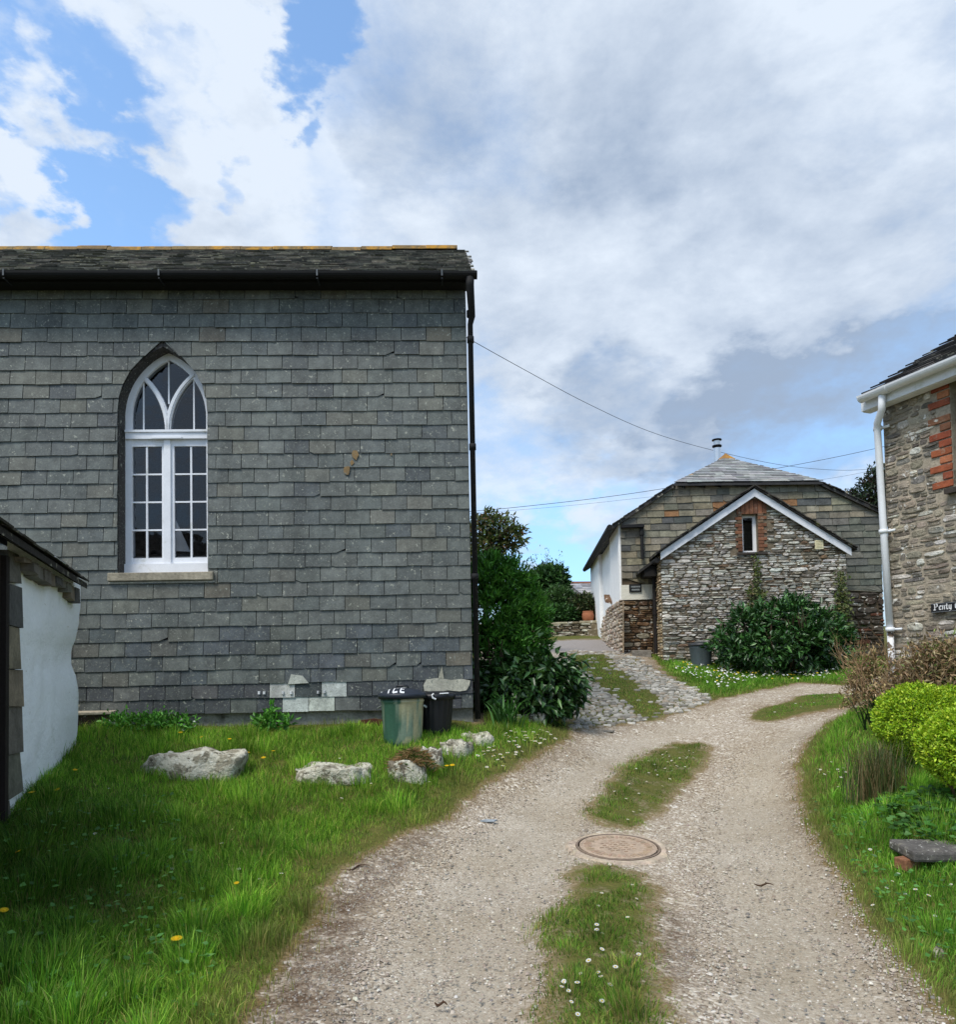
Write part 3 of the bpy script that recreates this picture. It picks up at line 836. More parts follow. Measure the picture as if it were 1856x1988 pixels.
# ------------------------------------------------------------------ slate-hung chapel on the left
def build_chapel():
    o = at(915, 1402, 8.2)
    fr = Frame(Vector((at(912, 1000, 8.2).x, 8.2, o.z)), math.radians(2.09))
    root = empty("slate_building", fr.o, fr.rz, "long slate-hung building with pointed arch window and lichened ridge, behind the lawn", "building")
    P = lambda x, y, d=0.0: fr.px(x, y, d)
    XL, DEP = -9.6, 4.6
    z0 = P(500, 1383)[1]
    ze = P(450, 531, -0.24)[1]                      # eave edge
    zr = P(450, 488, DEP / 2)[1]                    # ridge
    zt = P(450, 546)[1]                             # top of the hung slates
    # window opening: straight jambs and a pointed head
    xl, zs = P(229, 800); xr = P(402, 800)[0]; zsill = P(300, 1112)[1]; zap = P(315, 673)[1]
    xm, hw = (xl + xr) / 2, (xr - xl) / 2
    rise = zap - zs; R = (hw * hw + rise * rise) / (2 * hw)

    def arch(k, s0=0.0):
        """outline half-width at height z for an arch shrunk by k"""
        return None

    def hole(z):
        if z < zsill - 0.001: return None
        if z <= zs: return (xl, xr, xm)
        h = z - zs
        if h >= rise: return None
        x = math.sqrt(max(0, R * R - h * h)) - (R - hw)
        return (xm - x, xm + x, xm)

    def outline(inset, zb, n=14):
        """closed path from bottom left, over the apex, to bottom right, inset by a margin"""
        w, r = hw - inset, R - inset
        rs = math.sqrt(max(0, r * r - (r - w) ** 2))
        pts = [(xm - w, zb), (xm - w, zs)]
        a1 = math.atan2(rs, r - w)
        a1 = math.acos((r - w) / r)
        for i in range(1, n + 1):
            a = a1 * i / n
            pts.append((xm - (r * math.cos(a) - (r - w)), zs + r * math.sin(a)))
        right = [(2 * xm - x, z) for x, z in pts[:-1]][::-1]
        return pts + right

    slate_pal = lambda: jit(pick((6, S(93, 97, 93)), (4, S(88, 93, 90)), (2, S(98, 99, 91)), (1.4, S(84, 89, 88)), (0.2, S(103, 99, 87)), (0.25, S(76, 81, 82))), 0.11, 0.012)
    pale = [P(*p) for p in ((558, 1335), (665, 1337), (587, 1368), (642, 1367))]
    low = P(500, 1322)[1]; mid = P(500, 1215)[1]

    def col(u, v):
        for (a, b) in pale:
            if abs(u - a) < 0.15 and abs(v - b) < 0.085: return jit(S(176, 180, 172), 0.06)
        if v < low: return jit(pick((3, S(62, 66, 68)), (2, S(74, 76, 76)), (1, S(86, 90, 86))), 0.12)
        if v < mid and random.random() < 0.55: return jit(pick((2, S(76, 82, 84)), (2, S(88, 90, 84))), 0.12)
        return slate_pal()

    mb = MB()
    place = lambda u, v, d: (u, -d, v)
    random.seed(11)
    slates(mb, [(XL, z0), (0, z0), (0, zt), (XL, zt)], place, 0.287, 0.1625, col, thick=0.007, lift=0.014, jw=0.025, jz=0.005, hole=hole, hole_bottom=zsill, chip=0.05, gap=0.007)
    # the torn, mortared corner and a few slipped pieces
    for (pts, c) in (([(824, 1341), (846, 1343), (870, 1340), (892, 1342), (905, 1340), (911, 1331), (913, 1321), (897, 1318), (876, 1320), (850, 1316), (828, 1319), (822, 1330)], S(178, 176, 160)), ([(851, 1318), (858, 1293), (862, 1318)], S(170, 168, 150)),
                     ([(560, 1328), (600, 1326), (588, 1312), (566, 1309)], S(168, 170, 160))):
        q = [P(*p) for p in pts]
        mb.hexa([(x, -0.040, z) for x, z in q], [(x, -0.02, z) for x, z in q], c)
    for (px, py) in ((618, 1343), (630, 1342), (504, 1344), (514, 1344), (550, 1344), (566, 1344), (742, 1345), (758, 1345)):
        x, z = P(px, py); mb.box(x - 0.012, x + 0.012, -0.044, -0.016, z - 0.02, z + 0.012, S(210, 212, 214))
    for (px, py, r) in ((690, 884, 0.045), (674, 915, 0.05), (684, 900, 0.025), (760, 884, 0.012)):
        x, z = P(px, py)
        pts = [(x + r * (0.6 + 0.4 * random.random()) * math.cos(a), z + 1.4 * r * (0.6 + 0.5 * random.random()) * math.sin(a)) for a in np.linspace(0, 5.7, 9)]
        mb.hexa([(a, -0.0335, b) for a, b in pts], [(a, -0.012, b) for a, b in pts], S(132, 106, 66))
    mb.build("slate_cladding", M['slate_hung'], root)

    # masonry body behind the slates, hollow so the window looks into a dim room
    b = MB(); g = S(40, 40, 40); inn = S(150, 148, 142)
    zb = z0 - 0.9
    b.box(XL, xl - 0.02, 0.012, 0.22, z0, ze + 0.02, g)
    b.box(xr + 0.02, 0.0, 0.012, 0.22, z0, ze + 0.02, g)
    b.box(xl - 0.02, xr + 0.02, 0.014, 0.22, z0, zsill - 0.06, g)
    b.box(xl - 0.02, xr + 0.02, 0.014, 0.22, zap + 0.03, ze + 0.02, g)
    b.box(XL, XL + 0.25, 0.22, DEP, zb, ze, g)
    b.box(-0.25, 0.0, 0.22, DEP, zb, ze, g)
    b.box(XL, 0, DEP, DEP + 0.2, zb, ze, inn)
    b.box(XL + 0.25, -0.25, 0.22, DEP, z0 - 0.1, z0, inn)
    for X0, X1 in ((XL, XL + 0.25), (-0.25, 0.0)):
        b.hexa([(X0, 0.0, ze), (X0, DEP, ze), (X0, DEP / 2, zr - 0.03)], [(X1, 0.0, ze), (X1, DEP, ze), (X1, DEP / 2, zr - 0.03)], g)
    b.build("wall", M['concrete'], root)
    p = MB()
    p.box(XL, -0.005, 0.05, 0.3, zb, z0 - 0.0, S(142, 140, 132))
    p.build("plinth", M['concrete'], root)

    # reveal round the opening
    rv = MB(); ol = outline(0.0, zsill - 0.0); ol2 = outline(-0.05, zsill)
    n = len(ol)
    for i in range(n - 1):
        (x0, a0), (x1, a1) = ol[i], ol[i + 1]; (X0, A0), (X1, A1) = ol2[i], ol2[i + 1]
        steps = max(1, int(math.hypot(x1 - x0, a1 - a0) / 0.15))
        for k in range(steps):
            t0, t1 = k / steps, (k + 1) / steps
            q = lambda a, b_, t: a + (b_ - a) * t
            w_ = random.uniform(-0.012, 0.004)
            A = (q(x0, x1, t0), q(a0, a1, t0)); B = (q(x0, x1, t1), q(a0, a1, t1)); C = (q(X0, X1, t1), q(A0, A1, t1)); D = (q(X0, X1, t0), q(A0, A1, t0))
            sgn = 1 if A[0] < xm else -1
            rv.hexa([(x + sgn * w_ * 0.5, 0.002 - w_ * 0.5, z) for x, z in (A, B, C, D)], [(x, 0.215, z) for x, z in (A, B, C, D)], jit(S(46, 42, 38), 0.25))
    rv.build("window_reveal", M['slate_hung'], root)

    # sill
    s = MB(); a = P(212, 1121)[0]; c_ = P(416, 1121)[0]; zt_ = P(300, 1112)[1]; zb_ = P(300, 1127, -0.06)[1]
    s.box(a, c_, -0.06, 0.2, zb_, zt_ - 0.002, S(150, 142, 124))
    s.box(a, c_ + 0.01, -0.03, 0.15, zb_ - 0.028, zb_ - 0.002, S(172, 168, 156))
    s.build("window_sill", M['concrete'], root, bevel=0.008)

    # window
    D = 0.175
    W = empty("window", (0, 0, 0)); W.parent = root
    Q = lambda x, y: P(x, y, D)
    wh = S(228, 230, 234)
    f = MB()
    zb = zsill + 0.003
    f.ribbon(outline(0.035, zb), 0.075, D, D + 0.09, wh)
    f.box(xl, xr, D - 0.03, D + 0.09, zb, Q(300, 1095)[1], wh)                      # cill of the frame
    zt1, zt0 = Q(300, 837)[1], Q(300, 853)[1]
    f.box(xl + 0.01, xr - 0.01, D - 0.028, D + 0.09, zt0, zt1, wh)                    # transom
    f.box(xl + 0.01, xr - 0.01, D - 0.045, D - 0.0285, zt1 - 0.022, zt1 + 0.004, wh)
    f.box(xm - 0.18, xm + 0.16, D - 0.05, D - 0.0285, zt0 - 0.004, zt0 + 0.018, wh)
    mx0, mx1 = Q(318, 950)[0], Q(331, 950)[0]; xc = (mx0 + mx1) / 2
    f.box(mx0, mx1, D - 0.012, D + 0.09, Q(300, 1095)[1], zt0, wh)                    # mullion
    # tracery: two arcs springing from the mullion, parallel to the arch
    rr = R - 0.035; w2 = hw - 0.035
    for sg in (-1, 1):
        pts = []
        cxx = xc + sg * (-1) * 0.0
        for i in range(13):
            a = i / 12 * math.radians(64)
            x = xc + sg * (rr * 0.98 * (1 - math.cos(a))); z = zt1 + rr * 1.06 * math.sin(a) * 1.0
            h = hole(z + 0.0)
            if h is None or x < h[0] + 0.03 or x > h[1] - 0.03: break
            pts.append((x, z))
        f.ribbon(pts, 0.055, D + 0.004, D + 0.086, wh)
        f.ribbon(pts, 0.030, D - 0.012, D + 0.0035, wh)
    f.build("window_frame", M['paint'], W)
    ca = MB(); gb = MB()
    zg0, zg1 = Q(300, 1083)[1], Q(300, 866)[1]
    for (xa, xb) in ((Q(247, 950)[0], mx0), (mx1, xr - 0.035)):
        ga, gbx = xa + 0.035, xb - 0.03
        ca.box(xa, ga, D + 0.012, D + 0.06, Q(300, 1095)[1], zt0, wh); ca.box(gbx, xb, D + 0.012, D + 0.06, Q(300, 1095)[1], zt0, wh)
        ca.box(ga, gbx, D + 0.012, D + 0.06, Q(300, 1095)[1], zg0, wh); ca.box(ga, gbx, D + 0.012, D + 0.06, zg1, zt0, wh)
        gm = (ga + gbx) / 2
        gb.box(gm - 0.010, gm + 0.010, D + 0.02, D + 0.05, zg0, zg1, wh)
        for k in (1, 2, 3):
            z = zg0 + (zg1 - zg0) * k / 4
            gb.box(ga, gm - 0.0105, D + 0.02, D + 0.05, z - 0.009, z + 0.009, wh); gb.box(gm + 0.0105, gbx, D + 0.02, D + 0.05, z - 0.009, z + 0.009, wh)
    for px_, zt_ in ((276, 735), (374, 735), (325, 700)):
        x = Q(px_, 780)[0]
        gb.box(x - 0.008, x + 0.008, D + 0.03, D + 0.05, zt1 + (0.0 if px_ != 325 else 0.33), Q(px_, zt_ - 20 if px_ != 325 else 700)[1], wh)
    ca.build("casement_frame", M['paint'], W); gb.build("glazing_bars", M['paint'], W)
    gl = MB(); ol = outline(0.03, zb)
    gl.poly([(x, D + 0.036, z) for x, z in ol], (0.1, 0.1, 0.1))
    gl.build("window_pane", M['glass'], W)

    # roof
    def rcol(u, v): return jit(pick((4, S(104, 101, 94)), (3, S(80, 79, 74)), (2.5, S(138, 133, 122)), (1, S(62, 60, 48))), 0.25)
    run = DEP / 2 + 0.24; ln = math.hypot(run, zr - ze); ca_, sa_ = run / ln, (zr - ze) / ln
    rf = MB()
    pl = lambda u, v, d: (u, -0.24 + v * ca_ - d * sa_, ze + v * sa_ + d * ca_)
    random.seed(5)
    slates(rf, [(XL - 0.1, 0), (0.07, 0), (0.07, ln), (XL - 0.1, ln)], pl, 0.20, 0.13, rcol, thick=0.014, lift=0.018, jw=0.22, jz=0.016, chip=0.15, gap=0.008)
    for k in range(14):                                                           # ragged verge slates
        v = k * ln / 14; e = random.uniform(0.0, 0.06)
        rf.hexa([pl(a, b, 0.022) for a, b in ((0.0, v), (0.07 + e, v), (0.07 + e, v + 0.15), (0.0, v + 0.15))], [pl(a, b, 0.008) for a, b in ((0.0, v), (0.07 + e, v), (0.07 + e, v + 0.15), (0.0, v + 0.15))], rcol(0, 0))
    under = [pl(XL - 0.1, 0.02, -0.004), pl(0.06, 0.02, -0.004), pl(0.06, ln, -0.004), pl(XL - 0.1, ln, -0.004)]
    rf.hexa(under, [(x, y, z - 0.03) for x, y, z in under], S(60, 58, 54))
    back = [(XL - 0.1, DEP + 0.24, ze), (0.06, DEP + 0.24, ze), (0.06, DEP / 2, zr), (XL - 0.1, DEP / 2, zr)]
    rf.hexa(back, [(x, y, z - 0.03) for x, y, z in back], S(70, 70, 66))
    roof = rf.build("roof", M['roof_slate'], root)
    rg = MB(); x = XL
    while x < 0.02:
        l = random.uniform(0.42, 0.5); x1 = min(x + l - 0.006, 0.045)
        if x1 - x < 0.1: break
        dz = random.uniform(-0.004, 0.012) + 0.045 * max(0, (x + 2.2) / 2.2) ** 2
        prof = [(-0.17, -0.075), (-0.15, -0.02), (-0.05, 0.045), (0, 0.06), (0.05, 0.045), (0.17, -0.075), (0, -0.03)]
        rg.hexa([(x, DEP / 2 + a, zr + b_ + dz) for a, b_ in prof], [(x1, DEP / 2 + a, zr + b_ + dz) for a, b_ in prof], jit(S(120, 98, 62), 0.15))
        x += l
    rg.build("ridge_tiles", M['ridge'], roof)

    # gutter, soffit, brackets, downpipe
    bk = S(20, 20, 21)
    so = MB()
    so.box(XL, 0.03, -0.20, -0.0, ze - 0.075, ze - 0.045, bk); so.box(XL, 0.03, -0.225, -0.20, ze - 0.095, ze - 0.02, bk)
    so.build("soffit", M['black'], root)
    gt = MB(); gx1 = P(925, 535, -0.3)[0]; zg = P(450, 530, -0.3)[1]
    pr = [(0.062 * math.cos(a), 0.06 * math.sin(a)) for a in np.linspace(math.pi, 2 * math.pi, 9)]
    pin = [(c * 0.9, s_ * 0.9) for c, s_ in pr[::-1]]
    loop = pr + pin
    gt.hexa([(XL, -0.292 + c, zg + s_) for c, s_ in loop], [(gx1, -0.292 + c, zg + s_) for c, s_ in loop], bk)
    for X0, X1 in ((gx1, gx1 + 0.008),):
        gt.hexa([(X0, -0.292 + c, zg + s_) for c, s_ in pr], [(X1, -0.292 + c, zg + s_) for c, s_ in pr], bk)
    gt.build("gutter", M['black'], root)
    for px_ in (5, 307, 615, 858):
        x = P(px_, 535, -0.36)[0]; br = MB()
        br.box(x - 0.009, x + 0.009, -0.362, -0.35, zg - 0.06, zg + 0.012, S(84, 86, 86))
        br.box(x - 0.009, x + 0.009, -0.35, -0.2, zg - 0.088, zg - 0.078, S(60, 60, 60))
        br.build("gutter_bracket", M['metal'], root)
    dp = MB()
    xo = gx1 - 0.075
    tx = 0.045; zbot = P(920, 1392, -0.05)[1]
    path = [(xo, -0.292, zg - 0.05), (xo, -0.292, zg - 0.13), (tx + 0.02, -0.11, zg - 0.40), (tx, -0.055, zg - 0.47), (tx, -0.055, zbot - 0.02)]
    dp.tube(path, [0.05, 0.046, 0.038, 0.031, 0.031], bk, 12)
    for pz in (610, 660, 868, 1120):
        z = P(915, pz, -0.05)[1]; dp.tube([(tx, -0.055, z - 0.035), (tx, -0.055, z + 0.035)], 0.040, bk, 12)
    dp.build("downpipe", M['black'], root, smooth=True)

    # model boat standing in the window
    bx, bz = Q(340, 1084); bt = MB()
    yb = D + 0.3
    k = 1.0 + 0.3 / 8.0
    T = lambda x, y: P(x, y, yb)
    boat = empty("model_sailboat", fr.w(T(338, 1078)[0], yb, T(338, 1082)[1]), fr.rz, "white-sailed model sailing boat inside the arched window, on its ledge", "model boat")
    ox, oz = T(338, 1078)[0], T(338, 1082)[1]
    t = lambda x, y: (T(x, y)[0] - ox, T(x, y)[1] - oz)
    sl = MB()
    for tri in ([(341, 1010), (369, 1071), (341, 1070)], [(338, 1022), (316, 1079), (337, 1072)]):
        q = [t(*p) for p in tri]
        sl.hexa([(x, 0.0, z) for x, z in q], [(x, 0.004, z) for x, z in q], S(236, 238, 240))
    sl.build("sail", M['cloth'], boat)
    hl = MB(); a, b_ = t(318, 1076), t(368, 1076)
    hl.hexa([(a[0], 0, a[1]), (b_[0], 0, b_[1]), (b_[0] - 0.05, 0, -0.03), (a[0] + 0.07, 0, -0.03)], [(a[0], 0.05, a[1]), (b_[0], 0.05, b_[1]), (b_[0] - 0.05, 0.05, -0.03), (a[0] + 0.07, 0.05, -0.03)], S(60, 62, 66))
    hl.build("hull", M['paint'], boat)
    ms = MB(); q = t(340, 1006); ms.tube([(t(340, 1006)[0], 0.008, q[1]), (t(340, 1076)[0], 0.008, 0)], 0.004, S(80, 70, 60), 6); ms.build("mast", M['wood'], boat)
    lg = MB(); lg.box(xl, xr, 0.222, 0.60, zsill - 0.03, oz - 0.031, S(150, 148, 142)); lg.build("window_ledge", M['paint'], root)
    return fr


CH = build_chapel()


# ------------------------------------------------------------------ limewashed outbuilding at the left edge
def build_outbuilding():
    far, near = at(148, 1451, 7.0), at(25, 1572, 5.2)
    d = (far - near); d.z = 0
    rz = math.atan2(d.y, d.x)
    fr = Frame((far.x, far.y, hz(far.x, far.y)), rz)
    root = empty("outbuilding", fr.o, rz, "low limewashed outbuilding with slate eaves and a dark door, left edge of the lawn", "outbuilding")
    P = lambda x, y, dd=0.0: fr.px(x, y, dd)
    xn = -(d.length)                        # near end of the white wall
    zn = hz(near.x, near.y) - fr.o.z
    ztop = P(150, 1140)[1]
    # thick rounded wall, wavering corner
    nx, nz = 46, 40
    V, Fc = [], []
    prof = [(-0.3, 0.01), (0.0, 0.01), (0.25, 0.02), (0.45, 0.035), (0.62, 0.0), (0.8, -0.04), (1.0, -0.015), (1.2, 0.03), (1.4, 0.035), (2.2, 0.03)]
    def corner(z):
        for (a, x0), (b, x1) in zip(prof, prof[1:]):
            if a <= z <= b:
                t = (z - a) / (b - a); t = t * t * (3 - 2 * t); return x0 + (x1 - x0) * t
        return 0.03
    bl_ = [(P(148, py)[1], (px - 146) / 224.0) for py, px in ((1470, 146), (1440, 148), (1400, 150), (1340, 151), (1315, 147), (1290, 139), (1262, 139), (1235, 147), (1200, 151), (1170, 154), (1080, 156))]
    def bulge(z):
        if z <= bl_[0][0]: return bl_[0][1]
        for (a, x0), (b, x1) in zip(bl_, bl_[1:]):
            if a <= z <= b:
                t = (z - a) / (b - a); t = t * t * (3 - 2 * t); return x0 + (x1 - x0) * t
        return bl_[-1][1]
    L_ = -xn + 0.02; xn -= 0.16; L_ += 0.16
    for j in range(nz + 1):
        z = zn - 0.35 + (ztop + 0.1 - zn + 0.35) * j / nz
        cx = corner(z)
        for i in range(nx + 1):
            s = i / nx
            if s < 0.8:
                x, y, nxn, nyn = xn + (L_ + cx - 0.09) * s / 0.8, 0.0, 0, -1
            elif s < 0.9:
                a = (s - 0.8) / 0.1 * math.pi / 2; x = xn + L_ + cx - 0.09 + 0.09 * math.sin(a); y = 0.09 - 0.09 * math.cos(a); nxn, nyn = math.sin(a), -math.cos(a)
            else:
                x, y, nxn, nyn = xn + L_ + cx, 0.09 + (s - 0.9) / 0.1 * 2.6, 1, 0
            dd = bulge(z) * min(1, max(0, (s - 0.1) / 0.65)) + 0.02 * mnoise.noise(Vector((x * 2.0, y * 2, z * 2.2))) + 0.012 * mnoise.noise(Vector((x * 6, y * 6, z * 7)))
            V.append((x + nxn * dd, y + nyn * dd, z))
    w = nx + 1
    for j in range(nz):
        for i in range(nx): Fc.append((j * w + i, j * w + i + 1, (j + 1) * w + i + 1, (j + 1) * w + i))
    mb = MB(); mb.add(V, Fc, S(246, 249, 250)); mb.build("limewashed_wall", M['render'], root, smooth=True)
    # dark inside and back walls
    bk = MB(); c = S(48, 42, 36)
    bk.box(xn - 2.6, L_ + xn - 0.05, 2.55, 2.75, zn - 0.4, ztop + 1.25, c)
    for X0 in (xn - 2.6, -0.25):
        q = [(0.1, zn - 0.4), (2.55, zn - 0.4), (2.55, ztop + 1.25), (0.1, ztop + 0.02)]
        bk.hexa([(X0, y, z) for y, z in q], [(X0 + 0.2, y, z) for y, z in q], c)
    bk.build("inner_wall", M['concrete'], root)
    xn += 0.16
    # slates edging the door jamb
    sl = MB(); z = zn - 0.12; k = 0
    sp = lambda: jit(pick((3, S(104, 100, 90)), (2, S(84, 84, 80)), (2, S(122, 112, 94))), 0.15)
    while z < ztop - 0.05:
        h = min(random.uniform(0.22, 0.34), ztop + 0.04 - z); dx = random.uniform(-0.03, 0.05)
        if z < zn + 0.12: dx -= 0.16
        q = [(xn - 0.22, z), (xn + 0.06 + dx, z + random.uniform(-0.02, 0.02)), (xn + 0.04 + dx + random.uniform(-0.03, 0.03), z + h - 0.01), (xn - 0.22, z + h - 0.01)]
        sl.hexa([(x, -0.022 - 0.012 * (1 - (b - z) / h), b) for x, b in q], [(x, 0.05, b) for x, b in q], sp())
        z += h
    sl.build("jamb_slates", M['slate_old'], root)
    # slates hung beneath the eave
    zA = P(10, 1026, -0.16)[1]; zB = P(165, 1131, -0.16)[1]
    xA = P(10, 1026, -0.16)[0]; xB = P(171, 1135, -0.16)[0]
    sl_ = (zB - zA) / (xB - xA); zfn = lambda xx: zB + sl_ * (xx - xB)
    bot = [P(*p, -0.10) for p in ((20, 1068), (53, 1092), (88, 1126), (135, 1148), (157, 1180), (172, 1190))]
    es = MB(); x = xn - 0.10; k = 0
    while x < xB - 0.06:
        wd = min(random.uniform(0.13, 0.2), xB - 0.04 - x)
        zb = np.interp(x + wd / 2, [p[0] for p in bot], [p[1] for p in bot]) + random.uniform(-0.03, 0.03)
        zt2 = zfn(x) - 0.06
        q = [(x, zb), (x + wd - 0.006, zb + random.uniform(-0.03, 0.02)), (x + wd - 0.006, zt2), (x, zt2)]
        yy = -0.085 - (k % 2) * 0.012
        es.hexa([(a, yy - 0.02 * (zt2 - b) / 0.4, b) for a, b in q], [(a, yy + 0.09, b) for a, b in q], sp())
        x += wd; k += 1
    es.build("eave_slates", M['slate_old'], root)
    # slate roof rising to the left
    rf = MB(); pit = 0.58
    def pl(u, v, dd): return (u, -0.16 + v * 0.865 - dd * 0.5, zfn(u) + v * 0.5 + dd * 0.865)
    slates(rf, [(xn - 2.6, 0), (xB, 0), (xB, 3.1), (xn - 2.6, 3.1)], pl, 0.24, 0.16, lambda u, v: jit(S(70, 68, 64), 0.25), thick=0.014, lift=0.016, jw=0.15, jz=0.014, chip=0.1)
    q = [pl(xn - 2.6, 0.01, -0.002), pl(xB - 0.01, 0.01, -0.002), pl(xB - 0.01, 3.1, -0.002), pl(xn - 2.6, 3.1, -0.002)]
    rf.hexa(q, [(a, b, c_ - 0.05) for a, b, c_ in q], S(40, 36, 32))
    rf.build("roof", M['roof_slate'], root)
    fl = MB(); a = P(112, 1092, -0.2)[0]; b = P(132, 1108, -0.2)[0]
    fl.hexa([pl(a, -0.01, 0.034), pl(b, -0.01, 0.034), pl(b, 0.05, 0.034), pl(a, 0.05, 0.034)], [pl(a, -0.01, 0.03), pl(b, -0.01, 0.03), pl(b, 0.05, 0.03), pl(a, 0.05, 0.03)], S(225, 228, 232))
    fl.build("flashing", M['paint'], root)  # lead strip; the near-white colour stands in for its glint
    # door
    dr = MB(); x = xn - 0.2
    for k in range(15):
        dr.box(x - 0.16, x - 0.004, 0.0 + 0.004 * (k % 2), 0.05, zn - 0.1, ztop - 0.02, jit(S(44, 32, 24), 0.15)); x -= 0.16
    dr.box(xn - 0.30, xn - 0.23, -0.035, 0.06, zn - 0.1, ztop - 0.02, S(30, 22, 18))
    dr.build("door", M['wood'], root)
    return fr


OB = build_outbuilding()


# ------------------------------------------------------------------ house with half-hipped slate gable and stone annex
def build_far_house():
    o = at(1208, 1263, 15.2)
    fr = Frame((o.x, o.y, hz(o.x, o.y)), math.radians(-4))
    root = empty("village_house", fr.o, fr.rz, "white-sided house with half-hipped slate-hung gable, steel flue and stone annex, up the lane", "house")
    P = lambda x, y, d=0.0: fr.px(x, y, d)
    LEN = 6.75
    # --- slate-hung gable
    poly = [P(1207, 1133), P(1714, 1149), P(1709, 993), P(1597, 939), P(1308, 942), P(1204, 1013)]
    place = lambda u, v, d: (u, -d, v)
    def gcol(u, v):
        if u > P(1560, 1100)[0] and v < P(1600, 1010)[1]: return jit(pick((3, S(104, 104, 94)), (2, S(90, 92, 86))), 0.14)
        return jit(pick((4, S(116, 112, 98)), (3, S(128, 120, 100)), (2, S(98, 96, 86)), (1, S(140, 134, 116)), (0.5, S(136, 100, 66)), (0.8, S(80, 82, 80))), 0.14)
    random.seed(21)
    mb = MB(); slates(mb, poly, place, 0.33, 0.142, gcol, thick=0.012, lift=0.018, jw=0.28, jz=0.008, chip=0.12, gap=0.008)
    mb.build("slate_cladding", M['slate_old'], root)
    gw = MB(); low = [P(1208, 1275), P(1720, 1330), P(1714, 1149), P(1709, 996), P(1597, 944), P(1308, 947), P(1207, 1018)]
    gw.hexa([(x, 0.002, z) for x, z in low], [(x, 0.3, z) for x, z in low], S(86, 74, 58))
    gw.build("gable_wall", M['concrete'], root)
    # left lower corner: limewash band, then bare brown rubble
    lw = MB(); a = P(1208, 1165); b = P(1267, 1134)
    lw.box(a[0] - 0.01, b[0], -0.035, 0.0015, a[1], b[1] - 0.006, S(226, 222, 206)); lw.build("limewash_band", M['render'], root)
    random.seed(22)
    rb = MB()
    rubble(rb, [P(1208, 1275), P(1268, 1275), P(1268, 1165), P(1208, 1165)], place, (0.05, 0.12), (0.14, 0.4), lambda u, v: jit(pick((3, S(112, 86, 60)), (2, S(88, 66, 48)), (1.4, S(140, 118, 90)), (1, S(150, 140, 120))), 0.18), (0.02, 0.05))
    rb.build("rubble_base", M['stone'], root); rb = MB()
    rubble(rb, [P(1640, 1320), P(1720, 1325), P(1716, 1150), P(1642, 1149)], place, (0.06, 0.16), (0.2, 0.5), lambda u, v: jit(pick((3, S(86, 78, 68)), (2, S(70, 60, 50)), (1, S(104, 66, 48)), (1, S(112, 104, 92))), 0.18), (0.02, 0.05))
    rb.build("rubble_base", M['stone'], root)
    # --- white side wall with shallow piers
    zE = P(1204, 1013)[1] - 0.02
    sw = MB(); wc = S(240, 240, 238)
    zb = -0.5
    for (y0, y1, x0) in ((0.02, 1.7, -0.012), (1.7, 4.2, 0.07), (4.2, LEN, -0.03)):
        sw.box(x0, 0.3, y0 + 0.001, y1, zb, zE - 0.02, wc)
    sw.build("white_side_wall", M['render'], root, bevel=0.03)
    bw = MB(); bw.box(0.3, P(1709, 1100)[0], LEN - 0.3, LEN - 0.002, zb, zE, wc); bw.box(P(1709, 1100)[0] - 0.3, P(1709, 1100)[0] - 0.003, 0.3, LEN - 0.3, zb, zE, wc)
    bw.build("rear_wall", M['render'], root)
    sr = MB(); random.seed(24)
    q = [fr.pz(*p, -0.03) for p in ((1209, 1270), (1209, 1166), (1198, 1169), (1186, 1177), (1178, 1188), (1171, 1204), (1168, 1222))]
    q = q + [(q[-1][0], -0.3), (0.0, -0.4)]
    rubble(sr, q, lambda u, v, d: (-0.03 - d, u, v), (0.07, 0.16), (0.2, 0.5), lambda u, v: jit(pick((3, S(186, 170, 150)), (2, S(170, 150, 130)), (1, S(204, 194, 178))), 0.12), (0.02, 0.05))
    qq = [(-0.03, u, v) for u, v in q]; sr.hexa(qq, [(0.0, u, v) for _, u, v in qq], S(176, 154, 128))
    sr.build("side_rubble", M['warm_stone'], root)
    fl = MB(); yy, zz = fr.pz(1186, 1161, -0.02)
    fl.hexa([(-0.02, yy - 0.22, zz - 0.1), (-0.16, yy - 0.1, zz - 0.05), (-0.16, yy + 0.14, zz + 0.10), (-0.02, yy + 0.2, zz + 0.10)], [(-0.02, yy - 0.22, zz - 0.16), (-0.16, yy - 0.1, zz - 0.11), (-0.16, yy + 0.14, zz + 0.0), (-0.02, yy + 0.2, zz - 0.02)], S(104, 78, 56))
    fl.build("jutting_stone", M['stone'], root)
    # --- roof
    EL, HL, HR, ER = P(1202, 1011, -0.10), P(1308, 940, -0.10), P(1597, 937, -0.10), P(1713, 992, -0.10)
    RP = P(1408, 890, 1.7); yR = 1.7
    rc = S(76, 74, 70)
    k = (HL[1] - EL[1]) / (HL[0] - EL[0]); EL = (EL[0] - 0.14, EL[1] - 0.14 * k)
    rf = MB(); t = 0.07
    def slab(pts, c): rf.hexa(pts, [(x, y, z - t) for x, y, z in pts], c)
    slab([(EL[0], -0.10, EL[1]), (HL[0], -0.10, HL[1]), (RP[0], yR, RP[1]), (RP[0], LEN, RP[1]), (EL[0], LEN + 0.1, EL[1])], S(52, 50, 48))
    slab([(HR[0], -0.10, HR[1]), (ER[0] + 0.1, -0.10, ER[1] - 0.05), (ER[0] + 0.1, LEN + 0.1, ER[1] - 0.05), (RP[0], LEN, RP[1]), (RP[0], yR, RP[1])], S(52, 50, 48))
    # ragged verge slates along both gable slopes
    random.seed(25)
